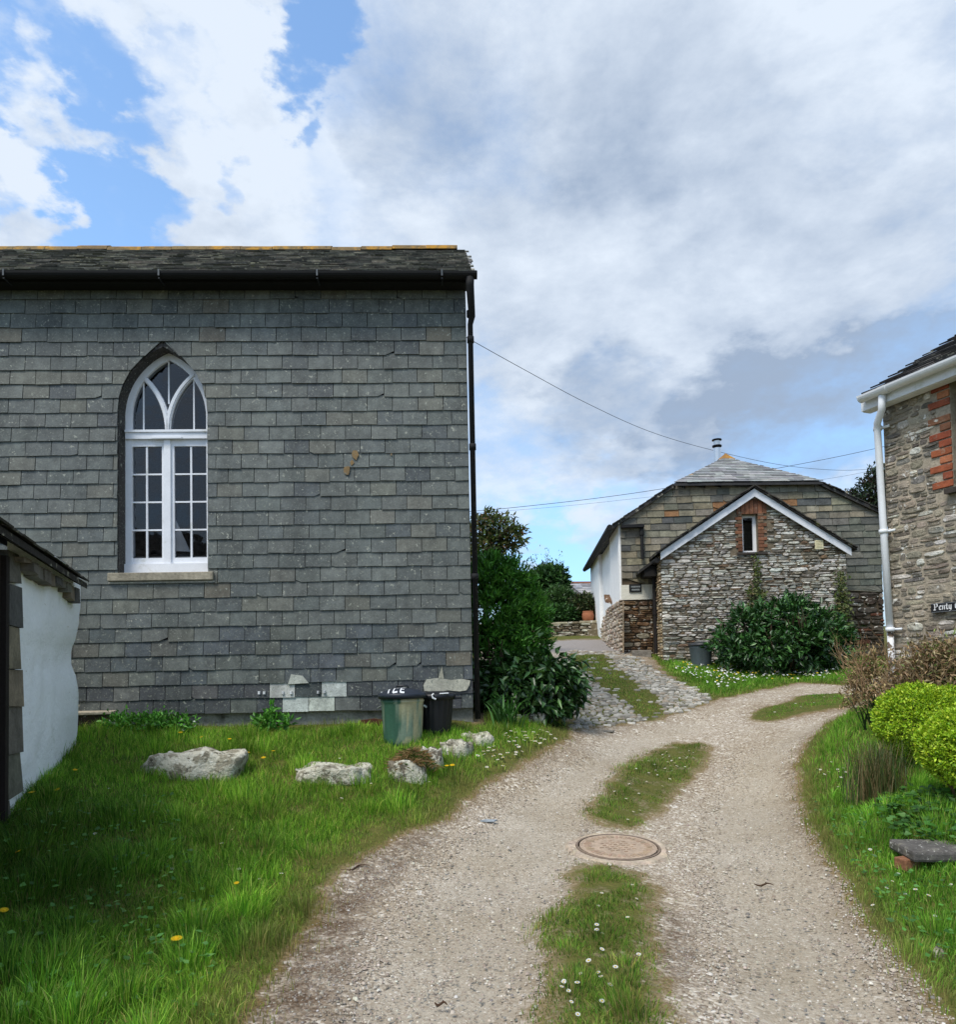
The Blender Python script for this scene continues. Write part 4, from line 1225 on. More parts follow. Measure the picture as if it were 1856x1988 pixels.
    for (A, B_) in ((EL, HL), (ER, HR)):
        n = 16
        for i in range(n):
            u0, u1 = i / n, (i + 1.25) / n
            p0 = (A[0] + (B_[0] - A[0]) * u0, A[1] + (B_[1] - A[1]) * u0); p1 = (A[0] + (B_[0] - A[0]) * min(u1, 1), A[1] + (B_[1] - A[1]) * min(u1, 1))
            z_ = random.uniform(0.014, 0.03); yy = -0.10 - random.uniform(0.0, 0.05)
            rf.hexa([(p0[0], yy, p0[1] + z_ + 0.012), (p1[0], yy, p1[1] + z_), (p1[0], 0.3, p1[1] + z_), (p0[0], 0.3, p0[1] + z_ + 0.012)],
                    [(p0[0], yy, p0[1] + z_ - 0.01), (p1[0], yy, p1[1] + z_ - 0.02), (p1[0], 0.3, p1[1] + z_ - 0.02), (p0[0], 0.3, p0[1] + z_ - 0.01)], jit(S(46, 44, 40), 0.2))
    roof = rf.build("roof", M['roof_slate'], root)
    # hip; the sky's reflection is mixed into its pale slate colours
    hl3, hr3, rp3 = Vector((HL[0], -0.14, HL[1])), Vector((HR[0], -0.14, HR[1])), Vector((RP[0], yR, RP[1]))
    ex = (hr3 - hl3).normalized(); nn = ex.cross(rp3 - hl3).normalized(); ey = nn.cross(ex)
    if nn.z < 0: nn = -nn; 
    ey = (rp3 - hl3) - ex * (rp3 - hl3).dot(ex); Lh = ey.length; ey.normalize()
    tri = [(0, 0), ((hr3 - hl3).length, 0), ((rp3 - hl3).dot(ex), Lh)]
    hp = MB(); pl = lambda u, v, d: tuple(hl3 + ex * u + ey * v + nn * (d + 0.012))
    slates(hp, tri, pl, 0.26, 0.135, lambda u, v: jit(pick((4, S(138, 138, 136)), (3, S(120, 120, 118)), (2, S(156, 156, 152)), (0.6, S(150, 130, 104)) if u < 1.2 else (0.1, S(120, 120, 118))), 0.12), thick=0.014, lift=0.014, jw=0.3, jz=0.01, chip=0.1)
    base = [pl(0, 0, -0.004), pl(tri[1][0], 0, -0.004), pl(tri[2][0], Lh, -0.004)]
    hp.hexa(base, [(x, y, z - 0.05) for x, y, z in base], S(50, 48, 46))
    hp.build("half_hip", M['pale_roof'], roof)
    rc_ = MB(); x, z = P(1408, 886, yR)
    rc_.hexa([(x - 0.2, yR - 0.15, RP[1] - 0.06), (x + 0.2, yR - 0.15, RP[1] - 0.06), (x, yR - 0.05, RP[1] + 0.11)], [(x - 0.2, LEN, RP[1] - 0.06), (x + 0.2, LEN, RP[1] - 0.06), (x, LEN, RP[1] + 0.09)], S(150, 110, 60))
    rc_.build("ridge_cap", M['ridge'], roof)
    # eaves gutter on the white side
    gt = MB(); gt.tube([(EL[0] - 0.05, -0.05, EL[1] - 0.03), (EL[0] - 0.05, LEN + 0.15, EL[1] - 0.03)], 0.06, S(26, 26, 28), 10); gt.build("gutter", M['black'], root)
    g2 = MB(); a = P(1207, 1022, -0.12); b = P(1250, 1022, -0.12)
    g2.box(a[0], b[0], -0.16, -0.04, a[1] - 0.03, a[1] + 0.03, S(24, 24, 26)); g2.build("gutter", M['black'], root)
    d1 = MB(); x, z = P(1246, 1022, -0.1); z1 = P(1247, 1085, -0.1)[1]
    d1.tube([(x, -0.09, z), (x, -0.09, z1)], 0.035, S(30, 30, 30), 10); d1.tube([(x, -0.09, z - 0.18), (x, -0.09, z - 0.1)], 0.05, S(30, 30, 30), 10); d1.tube([(x, -0.09, z - 0.02), (x, -0.09, z + 0.03)], 0.06, S(30, 30, 30), 10)
    d1.build("downpipe", M['black'], root)
    # flue
    fy = 2.5; x, zt = P(1392, 853, fy); fb = MB(); r = 0.085; zc = P(1392, 880, fy)[1]
    c = S(205, 205, 205)
    fb.lathe([(r, RP[1] - 0.7), (r, P(1392, 870, fy)[1])], c, 20, x, fy)
    flue = fb.build("flue", M['steel'], root, smooth=False)
    cw = MB(); bk = S(30, 28, 28)
    z1, z2 = P(1392, 869, fy)[1], P(1392, 856, fy)[1]
    cw.lathe([(r * 1.0, z1 - 0.002), (r * 1.35, z1 + 0.02), (r * 1.35, z1 + 0.05), (r, z1 + 0.055)], bk, 20, x, fy)
    cw.lathe([(r * 0.9, z1 + 0.05), (r * 0.9, z2)], S(190, 190, 188), 20, x, fy)
    cw.lathe([(r, z2), (r * 1.4, z2 + 0.012), (r * 1.36, z2 + 0.035), (r * 0.6, z2 + 0.055)], bk, 20, x, fy)
    cw.build("cowl", M['steel'], flue)

    # --- stone annex
    ya = -0.77
    A = lambda x, y: P(x, y, ya)
    xL, xR = A(1284, 1150)[0], A(1646, 1150)[0]
    apx = A(1462, 951); el, er = A(1281, 1079), A(1649, 1071)
    zb = -0.45
    win = [A(1443, 1073), A(1471, 998)]
    wx0, wx1, wz0, wz1 = win[0][0], win[1][0], win[0][1], win[1][1]
    an = MB(); cm = S(116, 104, 86)
    front = [(xL, zb), (xR, zb), (xR, er[1] - 0.03), (apx[0], apx[1] - 0.06), (xL, el[1] - 0.03)]
    # front masonry in four pieces round the window
    def piece(pts, y0=ya, y1=ya + 0.3): an.hexa([(x, y0, z) for x, z in pts], [(x, y1, z) for x, z in pts], cm)
    def ztop(x): return (el[1] - 0.03 + (apx[1] - 0.06 - el[1] + 0.03) * (x - xL) / (apx[0] - xL)) if x < apx[0] else (er[1] - 0.03 + (apx[1] - 0.06 - er[1] + 0.03) * (xR - x) / (xR - apx[0]))
    piece([(xL, zb), (wx0, zb), (wx0, ztop(wx0)), (xL, ztop(xL))])
    piece([(wx1, zb), (xR, zb), (xR, ztop(xR)), (wx1, ztop(wx1))])
    piece([(wx0, zb), (wx1, zb), (wx1, wz0), (wx0, wz0)], ya + 0.001)
    if wx0 < apx[0] < wx1: piece([(wx0, wz1), (wx1, wz1), (wx1, ztop(wx1)), (apx[0], ztop(apx[0])), (wx0, ztop(wx0))], ya + 0.001)
    else: piece([(wx0, wz1), (wx1, wz1), (wx1, ztop(wx1)), (wx0, ztop(wx0))], ya + 0.001)
    an.box(xL + 0.001, xL + 0.25, ya + 0.3, 0.0, zb, el[1], S(140, 122, 96))
    an.box(xR - 0.25, xR - 0.001, ya + 0.3, 0.0, zb, er[1], cm)
    annex = an.build("annex_wall", M['concrete'], root)
    bx0, bx1, bz1 = A(1430, 1000)[0], A(1489, 1000)[0], A(1455, 971)[1]
    def hole(u, v, hw, hh):
        if wx0 - 0.02 - hw < u < wx1 + 0.02 + hw and wz0 - 0.04 - hh < v < wz1 + hh: return True
        return bx0 - hw * 0.6 < u < bx1 + hw * 0.6 and wz0 + 0.06 - hh < v < bz1 + hh * 0.5
    random.seed(31)
    def acol(u, v):
        dark = v < 0.9 and u < 1.9
        return jit(pick((5 if not dark else 2.5, S(176, 172, 162)), (3, S(148, 143, 132)), (3, S(202, 199, 190)), (1.6 if not dark else 4, S(116, 109, 97)), (0.5, S(122, 100, 80))), 0.16, 0.04)
    st = MB()
    rubble(st, front, lambda u, v, d: (u, ya - d, v), (0.04, 0.085), (0.09, 0.34), acol, (0.008, 0.035), hole=hole)
    rubble(st, [(ya, zb), (0, zb), (0, el[1]), (ya, el[1])], lambda u, v, d: (xL - d, u, v), (0.05, 0.11), (0.14, 0.36), lambda u, v: jit(pick((3, S(176, 156, 122)), (2, S(150, 128, 98)), (1, S(196, 180, 150))), 0.14), (0.01, 0.03))
    st.build("rubble_facing", M['stone'], annex)
    bs = MB(); random.seed(33)
    bc = lambda: jit(pick((3, S(128, 86, 62)), (2, S(112, 76, 56)), (1.6, S(108, 90, 72))), 0.18)
    n = 7
    for i in range(n):
        u0 = bx0 + (bx1 - bx0) * i / n; u1 = bx0 + (bx1 - bx0) * (i + 1) / n
        bs.box(u0 + 0.004, u1 - 0.004, ya - 0.022, ya + 0.1, wz1 + 0.004, bz1 + random.uniform(-0.04, 0.03), bc())
    z = wz0 + 0.02; i = 0
    while z < wz1 - 0.03:
        w_ = 0.17 if i % 2 else 0.11
        bs.box(wx1 + 0.002, wx1 + w_, ya - 0.02, ya + 0.1, z + 0.004, z + 0.066, bc()); bs.box(wx0 - w_ * 0.8, wx0 - 0.002, ya - 0.02, ya + 0.1, z + 0.004, z + 0.066, bc())
        z += 0.07; i += 1
    bs.build("brick_surround", M['brick'], annex, bevel=0.006)
    wn = MB(); yw = ya + 0.11; wc_ = S(234, 234, 234); fwd = 0.05
    wn.box(wx0 + 0.002, wx0 + fwd, yw, yw + 0.06, wz0 + 0.002, wz1 - 0.002, wc_); wn.box(wx1 - fwd - 0.02, wx1 - 0.002, yw, yw + 0.06, wz0 + 0.002, wz1 - 0.002, wc_)
    wn.box(wx0 + fwd, wx1 - fwd - 0.02, yw, yw + 0.06, wz0 + 0.002, wz0 + fwd, wc_); wn.box(wx0 + fwd, wx1 - fwd - 0.02, yw, yw + 0.06, wz1 - fwd, wz1 - 0.002, wc_)
    wo = wn.build("window", M['paint'], annex)
    pn = MB(); pn.poly([(wx0 + fwd, yw + 0.03, wz0 + fwd), (wx1 - fwd - 0.02, yw + 0.03, wz0 + fwd), (wx1 - fwd - 0.02, yw + 0.03, wz1 - fwd), (wx0 + fwd, yw + 0.03, wz1 - fwd)], (0.1, 0.1, 0.1)); pn.build("pane", M['glass'], wo)
    sl = MB(); sl.box(wx0 - 0.12, wx1 + 0.16, ya - 0.06, ya + 0.11, wz0 - 0.045, wz0 - 0.002, S(64, 58, 52)); sl.build("window_sill", M['slate_old'], annex)
    # bargeboards and roof
    bb = S(228, 230, 234)
    for nm, p, q in (("bargeboard", el, apx), ("bargeboard", er, apx)):
        m_ = MB(); w_ = 0.155; yb = ya - 0.11
        m_.hexa([(p[0], yb, p[1] - w_ * 0.62), (q[0], yb, q[1] - w_), (q[0], yb, q[1]), (p[0], yb, p[1] + w_ * 0.38)], [(p[0], yb + 0.025, p[1] - w_ * 0.62), (q[0], yb + 0.025, q[1] - w_), (q[0], yb + 0.025, q[1]), (p[0], yb + 0.025, p[1] + w_ * 0.38)], bb)
        m_.build(nm, M['paint'], annex)
    ar = MB(); rcx = S(54, 50, 46)
    ta = A(1460, 946)
    for p, sg in ((el, -1), (er, 1)):
        ex_ = (p[0] + sg * 0.09, p[1] + 0.035)
        q3 = [(ex_[0], ya - 0.16, ex_[1]), (ta[0], ya - 0.16, ta[1]), (ta[0], 0.0, ta[1]), (ex_[0], 0.0, ex_[1])]
        ar.hexa(q3, [(x, y, z - 0.028) for x, y, z in q3], rcx)
        n = 20
        for i in range(n):
            u0, u1 = i / n, min(1, (i + 1.3) / n); zz = random.uniform(0.008, 0.024); yy = ya - 0.17 - random.uniform(0, 0.035)
            a = (ex_[0] + (ta[0] - ex_[0]) * u0, ex_[1] + (ta[1] - ex_[1]) * u0); b = (ex_[0] + (ta[0] - ex_[0]) * u1, ex_[1] + (ta[1] - ex_[1]) * u1)
            ar.hexa([(a[0], yy, a[1] + zz + 0.014), (b[0], yy, b[1] + zz), (b[0], -0.002, b[1] + zz), (a[0], -0.002, a[1] + zz + 0.014)], [(a[0], yy, a[1] + zz - 0.006), (b[0], yy, b[1] + zz - 0.02), (b[0], -0.002, b[1] + zz - 0.02), (a[0], -0.002, a[1] + zz - 0.006)], jit(S(62, 58, 52), 0.25))
    e0, e1 = P(1283, 1077, -0.4), P(1240, 1108, -0.4)
    q3 = [(e1[0], -0.52, e1[1]), (e0[0], -0.6, e0[1]), (e0[0], 0.0, e0[1]), (e1[0], 0.0, e1[1])]
    ar.hexa(q3, [(x, y, z - 0.06) for x, y, z in q3], S(40, 38, 36))
    ar.build("annex_roof", M['roof_slate'], annex)
    ag = MB(); a = P(1277, 1086, ya); ag.tube([(a[0] - 0.03, ya - 0.1, a[1] - 0.03), (a[0] - 0.03, -0.0, a[1] - 0.03)], 0.055, S(26, 25, 25), 10); ag.box(a[0] - 0.22, a[0] + 0.06, -0.5, -0.02, a[1] - 0.30, a[1] - 0.09, S(30, 28, 27)); ag.build("annex_gutter", M['black'], annex)
    d2 = MB(); x, z = P(1270, 1110, -0.3); z1 = P(1274, 1268, -0.3)[1]
    d2.tube([(x, -0.3, z), (x, -0.3, z1)], 0.04, S(32, 28, 27), 10); 
    for zz in (z - 0.02, (z + z1) / 2): d2.tube([(x, -0.3, zz - 0.05), (x, -0.3, zz + 0.03)], 0.05, S(32, 28, 27), 10)
    d2.build("annex_downpipe", M['black'], annex)
    vt = MB(); a, b = A(1582, 1067), A(1597, 1049)
    vt.box(a[0], b[0], ya - 0.05, ya - 0.01, a[1], b[1], S(226, 216, 178))
    for i in range(5):
        z = a[1] + 0.03 + i * 0.03; vt.box(a[0] + 0.018, b[0] - 0.018, ya - 0.056, ya - 0.0505, z, z + 0.016, S(214, 204, 166))
    vt.build("wall_vent", M['paint'], annex)
    # door step at the passage
    # house sign (a thing that hangs on the wall)
    s0, s1 = P(1222, 1150, -0.036), P(1245, 1134, -0.036)
    sg = empty("house_sign", fr.w(s0[0], -0.036, s0[1]), fr.rz, "small black house name plate on the white band by the annex downpipe", "sign")
    w_, h_ = s1[0] - s0[0], s1[1] - s0[1]
    bd = MB(); bd.box(0, w_, -0.025, 0, 0, h_, S(28, 30, 32)); bd.build("board", M['black'], sg, bevel=0.004)
    lt = MB(); random.seed(3)
    for row, (z0_, x0_, x1_) in enumerate(((0.58, 0.16, 0.84), (0.2, 0.2, 0.82))):
        x = x0_ * w_
        while x < x1_ * w_:
            ww = random.uniform(0.008, 0.016); lt.box(x, x + ww, -0.0275, -0.0252, z0_ * h_ , (z0_ + 0.2) * h_, S(150, 156, 156)); x += ww + 0.006
    lt.build("lettering", M['letters'], sg)
    return fr


FH = build_far_house()


# ------------------------------------------------------------------ cottage at the right edge
GLYPH = {
    'P': ([((.2, 0), (.2, .95)), ((.05, .9), (.55, .95)), ((.55, .95), (.62, .8)), ((.62, .8), (.62, .5)), ((.62, .5), (.2, .4)), ((.02, .06), (.36, 0))], .82),
    'C': ([((.66, .86), (.3, .95)), ((.3, .95), (.12, .7)), ((.12, .7), (.12, .25)), ((.12, .25), (.34, .02)), ((.34, .02), (.66, .14)), ((.4, .85), (.4, .2))], .84),
    'e': ([((.12, .55), (.12, .1)), ((.12, .1), (.4, .02)), ((.12, .56), (.36, .63)), ((.36, .63), (.42, .45)), ((.42, .45), (.14, .3))], .52),
    'n': ([((.12, .62), (.12, 0)), ((.12, .5), (.38, .63)), ((.42, .58), (.42, 0)), ((.04, .6), (.14, .64))], .56),
    't': ([((.2, .85), (.2, .1)), ((.2, .1), (.4, .02)), ((.04, .6), (.38, .6))], .46),
    'y': ([((.12, .62), (.12, .14)), ((.12, .14), (.4, .04)), ((.42, .64), (.42, -.1)), ((.42, -.1), (.14, -.26))], .56),
    'o': ([((.12, .52), (.12, .1)), ((.12, .1), (.3, 0)), ((.3, .63), (.46, .52)), ((.46, .52), (.46, .1)), ((.12, .52), (.3, .63)), ((.3, 0), (.46, .1))], .58),
    'a': ([((.1, .56), (.36, .62)), ((.42, .6), (.42, .02)), ((.12, .3), (.12, .08)), ((.12, .08), (.38, .06)), ((.12, .3), (.4, .36))], .56),
    'g': ([((.12, .54), (.12, .16)), ((.12, .16), (.4, .08)), ((.12, .55), (.36, .63)), ((.42, .6), (.42, -.14)), ((.42, -.14), (.1, -.24))], .56),
}


def lettering(mb, text, x, z, h, y, col, nib=0.105):
    for ch in text:
        if ch == ' ': x += 0.42 * h; continue
        strokes, adv = GLYPH[ch]
        nx, nz = nib * h * math.cos(math.radians(40)), nib * h * math.sin(math.radians(40))
        for k, ((x0, z0), (x1, z1)) in enumerate(strokes):
            X0, Z0, X1, Z1 = x + x0 * h, z + z0 * h, x + x1 * h, z + z1 * h
            yk = y - 0.0004 * k
            mb.poly([(X0 - nx, yk, Z0 - nz), (X0 + nx, yk, Z0 + nz), (X1 + nx, yk, Z1 + nz), (X1 - nx, yk, Z1 - nz)], col)
            e = 0.022 * h
            mb.poly([(X0 - e, yk, Z0 + e), (X1 - e, yk, Z1 + e), (X1 + e, yk, Z1 - e), (X0 + e, yk, Z0 - e)], col)
        x += adv * h
    return x


def build_cottage():
    c = at(1723, 1000, 7.3)
    zg = hz(c.x, c.y)
    fr = Frame((c.x, c.y, zg), math.radians(-69.3))
    root = empty("stone_cottage", fr.o, fr.rz, "lichened rubble stone cottage with white gutter and brick window jamb, at the right edge", "cottage")
    P = lambda x, y, d=0.0: fr.px(x, y, d)
    X1 = 4.2; DEP = 5.0
    zeave = P(1764, 738, -0.2)[1] + 0.02
    wx0 = P(1849, 850)[0]; wz1, wz0 = P(1852, 728)[1], P(1852, 948)[1]
    wx1 = wx0 + 0.95
    b = MB(); mc = S(160, 149, 131)
    zb = -0.7
    b.box(0, wx0, 0.0, 0.4, zb, zeave, mc); b.box(wx1, X1, 0.0, 0.4, zb, zeave, mc)
    b.box(wx0, wx1, 0.001, 0.4, zb, wz0 - 0.05, mc); b.box(wx0, wx1, 0.001, 0.4, wz1, zeave, mc)
    b.box(0.001, 0.4, 0.4, DEP, zb, zeave, mc); b.box(X1 - 0.4, X1 - 0.001, 0.4, DEP, zb, zeave, mc); b.box(0.0, X1, DEP, DEP + 0.3, zb, zeave, mc)
    zr = zeave + DEP / 2 * 0.55
    for xx in (0.0, X1 - 0.4):
        q = [(0.01, zeave), (DEP - 0.01, zeave), (DEP / 2, zr - 0.05)]
        b.hexa([(xx + 0.002, y, z) for y, z in q], [(xx + 0.4, y, z) for y, z in q], mc)
    wall = b.build("wall", M['concrete'], root)
    bw = 0.20
    def hole(u, v, hw, hh):
        if v > wz1 + 0.10 or v < wz0 - 0.1: return wx0 - hw < u < wx1 + hw and wz0 - 0.08 - hh < v < wz1 + hh
        return wx0 - bw * 0.55 - hw * 0.7 < u < wx1 + bw + hw
    random.seed(41)
    def wcol(u, v): return jit(pick((4, S(144, 134, 118)), (3, S(122, 114, 102)), (2, S(164, 152, 134)), (1.2, S(100, 94, 86)), (1.5, S(200, 196, 186)), (1, S(126, 122, 114))), 0.16, 0.04)
    st = MB()
    rubble(st, [(0.0, zb), (X1, zb), (X1, zeave - 0.02), (0.0, zeave - 0.02)], lambda u, v, d: (u, -d, v), (0.035, 0.10), (0.06, 0.26), wcol, (0.003, 0.016), hole=hole)
    rubble(st, [(0.0, zb), (DEP, zb), (DEP, zeave), (0, zeave)], lambda u, v, d: (-d, u, v), (0.06, 0.14), (0.14, 0.4), wcol, (0.006, 0.026))
    st.build("rubble_facing", M['warm_stone'], wall)
    # window (mostly outside the frame) with brick jambs
    bs = MB(); z = wz0 + 0.02; i = 0; random.seed(42)
    bc = lambda: jit(pick((4, S(156, 86, 56)), (2, S(138, 72, 50)), (1.5, S(170, 108, 74)), (1, S(124, 84, 62))), 0.14)
    while z < min(wz1 + 0.06, zeave - 0.12):
        w_ = (0.20, 0.11)[i % 2] * random.uniform(0.85, 1.1)
        if random.random() < 0.9: bs.box(wx0 - w_, wx0 - 0.002, -0.016, 0.1, z + 0.005, z + 0.068, bc())
        bs.box(wx1 + 0.002, wx1 + w_, -0.016, 0.1, z + 0.005, z + 0.068, bc())
        z += 0.077; i += 1
    x = wx0 - 0.05
    while x < wx1 + 0.05: bs.box(x + 0.004, x + 0.068, -0.018, 0.1, wz1 + 0.004, max(wz1 + 0.03, zeave - 0.05), bc()); x += 0.076
    bs.build("brick_jamb", M['brick'], wall, bevel=0.005)
    wn = MB(); wc = S(64, 44, 34)
    wn.box(wx0 + 0.002, wx0 + 0.07, 0.1, 0.18, wz0, wz1 - 0.001, wc); wn.box(wx1 - 0.07, wx1 - 0.002, 0.1, 0.18, wz0, wz1 - 0.001, wc)
    wn.box(wx0 + 0.07, wx1 - 0.07, 0.1, 0.18, wz0, wz0 + 0.07, wc); wn.box(wx0 + 0.07, wx1 - 0.07, 0.1, 0.18, wz1 - 0.07, wz1 - 0.001, wc); wn.box((wx0 + wx1) / 2 - 0.03, (wx0 + wx1) / 2 + 0.03, 0.1, 0.18, wz0 + 0.07, wz1 - 0.07, wc)
    wo = wn.build("window", M['wood'], root)
    pn = MB(); pn.poly([(wx0 + 0.07, 0.15, wz0 + 0.07), (wx1 - 0.07, 0.15, wz0 + 0.07), (wx1 - 0.07, 0.15, wz1 - 0.07), (wx0 + 0.07, 0.15, wz1 - 0.07)], (0.1, 0.1, 0.1)); pn.build("pane", M['glass'], wo)
    sl = MB(); sl.box(wx0 - 0.05, wx1 + 0.05, -0.07, 0.18, wz0 - 0.05, wz0 - 0.002, S(66, 58, 52)); sl.build("window_sill", M['slate_old'], root)
    # roof
    rf = MB(); pit = math.radians(30); ye = -0.16; ln = (DEP / 2 - ye) / math.cos(pit); z0 = zeave + 0.02
    cs, sn = math.cos(pit), math.sin(pit)
    pl = lambda u, v, d: (u, ye + v * cs - d * sn, z0 + v * sn + d * cs)
    random.seed(43)
    slates(rf, [(-0.10, 0), (X1, 0), (X1, ln), (-0.10, ln)], pl, 0.25, 0.15, lambda u, v: jit(pick((3, S(64, 62, 62)), (2, S(78, 74, 70)), (1, S(50, 48, 48))), 0.16), thick=0.014, lift=0.018, jw=0.12, jz=0.008, chip=0.06)
    q = [pl(-0.09, 0.01, -0.003), pl(X1, 0.01, -0.003), pl(X1, ln, -0.003), pl(-0.09, ln, -0.003)]
    rf.hexa(q, [(a, b_, c_ - 0.05) for a, b_, c_ in q], S(46, 44, 42))
    q = [(-0.09, DEP + 0.16, z0), (X1, DEP + 0.16, z0), (X1, DEP / 2, z0 + ln * sn), (-0.09, DEP / 2, z0 + ln * sn)]
    rf.hexa(q, [(a, b_, c_ - 0.05) for a, b_, c_ in q], S(60, 58, 56))
    rf.build("roof", M['roof_slate'], root)
    wh = S(226, 228, 230)
    fs = MB(); fs.box(-0.12, X1, -0.155, -0.13, zeave - 0.13, zeave + 0.0, wh); fs.box(-0.12, X1, -0.13, -0.03, zeave - 0.135, zeave - 0.12, wh); fs.build("fascia", M['paint'], root)
    gt = MB(); gx = P(1674, 778, -0.21)[0]
    pr = [(0.058 * math.cos(a), 0.06 * math.sin(a)) for a in np.linspace(math.pi, 2 * math.pi, 11)]
    loop = pr + [(c_ * 0.9, s_ * 0.9) for c_, s_ in pr[::-1]]
    gt.hexa([(gx, -0.215 + c_, zeave + 0.0 + s_) for c_, s_ in loop], [(X1, -0.215 + c_, zeave + 0.0 + s_) for c_, s_ in loop], wh)
    gt.hexa([(gx - 0.008, -0.215 + c_ * 1.05, zeave + s_ * 1.05) for c_, s_ in pr], [(gx, -0.215 + c_ * 1.05, zeave + s_ * 1.05) for c_, s_ in pr], wh)
    for xx in (0.18,): gt.hexa([(xx, -0.215 + c_ * 1.12, zeave + s_ * 1.12) for c_, s_ in loop], [(xx + 0.07, -0.215 + c_ * 1.12, zeave + s_ * 1.12) for c_, s_ in loop], wh)
    gt.build("gutter", M['paint'], root, smooth=False)
    dp = MB(); path = []
    for (px, py, d) in ((1713, 768, -0.2), (1713, 795, -0.2), (1704, 822, -0.11), (1704.5, 838, -0.085), (1715, 1010, -0.08), (1729, 1225, -0.07)):
        x, z = P(px, py, d); path.append((x, d, z))
    dp.tube(path, 0.034, wh, 16)
    for i, (px, py) in enumerate(((1705, 832), (1716, 1032), (1729, 1222))):
        x, z = P(px, py, -0.08); dp.tube([(x, -0.08, z - 0.02), (x, -0.08, z + 0.02)], 0.042, wh, 16); dp.box(x, x + 0.11, -0.06, -0.045, z - 0.012, z + 0.012, wh)
    dpo = dp.build("downpipe", M['paint'], root, smooth=True)
    m, nt, N, L, B = new_mat("peeling_white_pipe")
    tc = N.new("ShaderNodeTexCoord").outputs['Object']
    f = node_ramp(N, L, node_noise(N, L, tc, 16, 6, 0.65), [(0.5, 0.0), (0.54, 1.0)])
    L.new(node_mix(N, L, f, S(222, 222, 222), S(96, 80, 64)), B.inputs['Base Color']); B.inputs['Roughness'].default_value = 0.7
    lp = MB(); a = P(1729, 1226, -0.07); b2 = P(1736, 1350, -0.07)
    lp.tube([(a[0], -0.07, a[1]), (b2[0], -0.07, b2[1])], 0.03, wh, 14); lp.build("lower_downpipe", m, root, smooth=True)
    # name plate
    s0, s1 = P(1811, 1190.5, -0.03), P(1811, 1172, -0.03)
    sg = empty("cottage_sign", fr.w(s0[0], -0.03, s0[1]), fr.rz, "black name plate with white blackletter writing on the right cottage wall", "sign")
    h = s1[1] - s0[1]
    bd = MB(); bd.box(0, 0.50, -0.018, 0, 0, h, S(24, 26, 30)); bd.build("board", M['black'], sg, bevel=0.003)
    rim = MB()
    for (a0, a1, b0, b1) in ((0.004, 0.496, 0.004, 0.008), (0.004, 0.496, h - 0.008, h - 0.004)): rim.box(a0, a1, -0.0195, -0.0182, b0, b1, S(120, 124, 126))
    rim.build("border", M['letters'], sg)
    lt = MB(); lettering(lt, "Penty Cottage", 0.028, 0.026, 0.062, -0.0186, S(236, 236, 236)); lt.build("lettering", M['letters'], sg)
    return fr


CT = build_cottage()


# ------------------------------------------------------------------ cables, garden wall, outhouse, pot
def cable(pts, r, label):
    """a slack cable through (photo x, photo y, depth) points"""
    P = [np.array(at(*p)) for p in pts]
    P = np.array(P); n = len(P); out = []
    for i in range(n - 1):
        p0 = P[max(0, i - 1)]; p1 = P[i]; p2 = P[i + 1]; p3 = P[min(n - 1, i + 2)]
        for k in range(8):
            t = k / 8
            out.append(0.5 * ((2 * p1) + (-p0 + p2) * t + (2 * p0 - 5 * p1 + 4 * p2 - p3) * t * t + (-p0 + 3 * p1 - 3 * p2 + p3) * t ** 3))
    out.append(P[-1])
    mb = MB(); mb.tube(out, r, S(70, 74, 80), 6)
    return tag(mb.build("overhead_cable", M['cable']), label, "cable", "overhead cables between the houses")


cable([(900, 652, 11.5), (1015, 716, 13.5), (1140, 783, 15.5), (1260, 837, 17.5), (1380, 873, 19), (1520, 903, 20.5), (1640, 913, 21.5), (1730, 906, 22.5)], 0.0055, "long sagging cable from the slate building's gable across to the right cottage")
cable([(900, 994, 24), (1000, 985, 24), (1160, 967, 24.5), (1310, 945, 25), (1510, 909, 25.5), (1640, 884, 26), (1760, 857, 26.5)], 0.009, "upper of the two straight cables rising past the half-hipped roof")
cable([(900, 998, 34), (1090, 983, 34), (1280, 963, 34), (1440, 948, 34), (1590, 932, 34), (1700, 912, 34), (1780, 890, 34)], 0.006, "lower and fainter of the two straight cables behind the house")


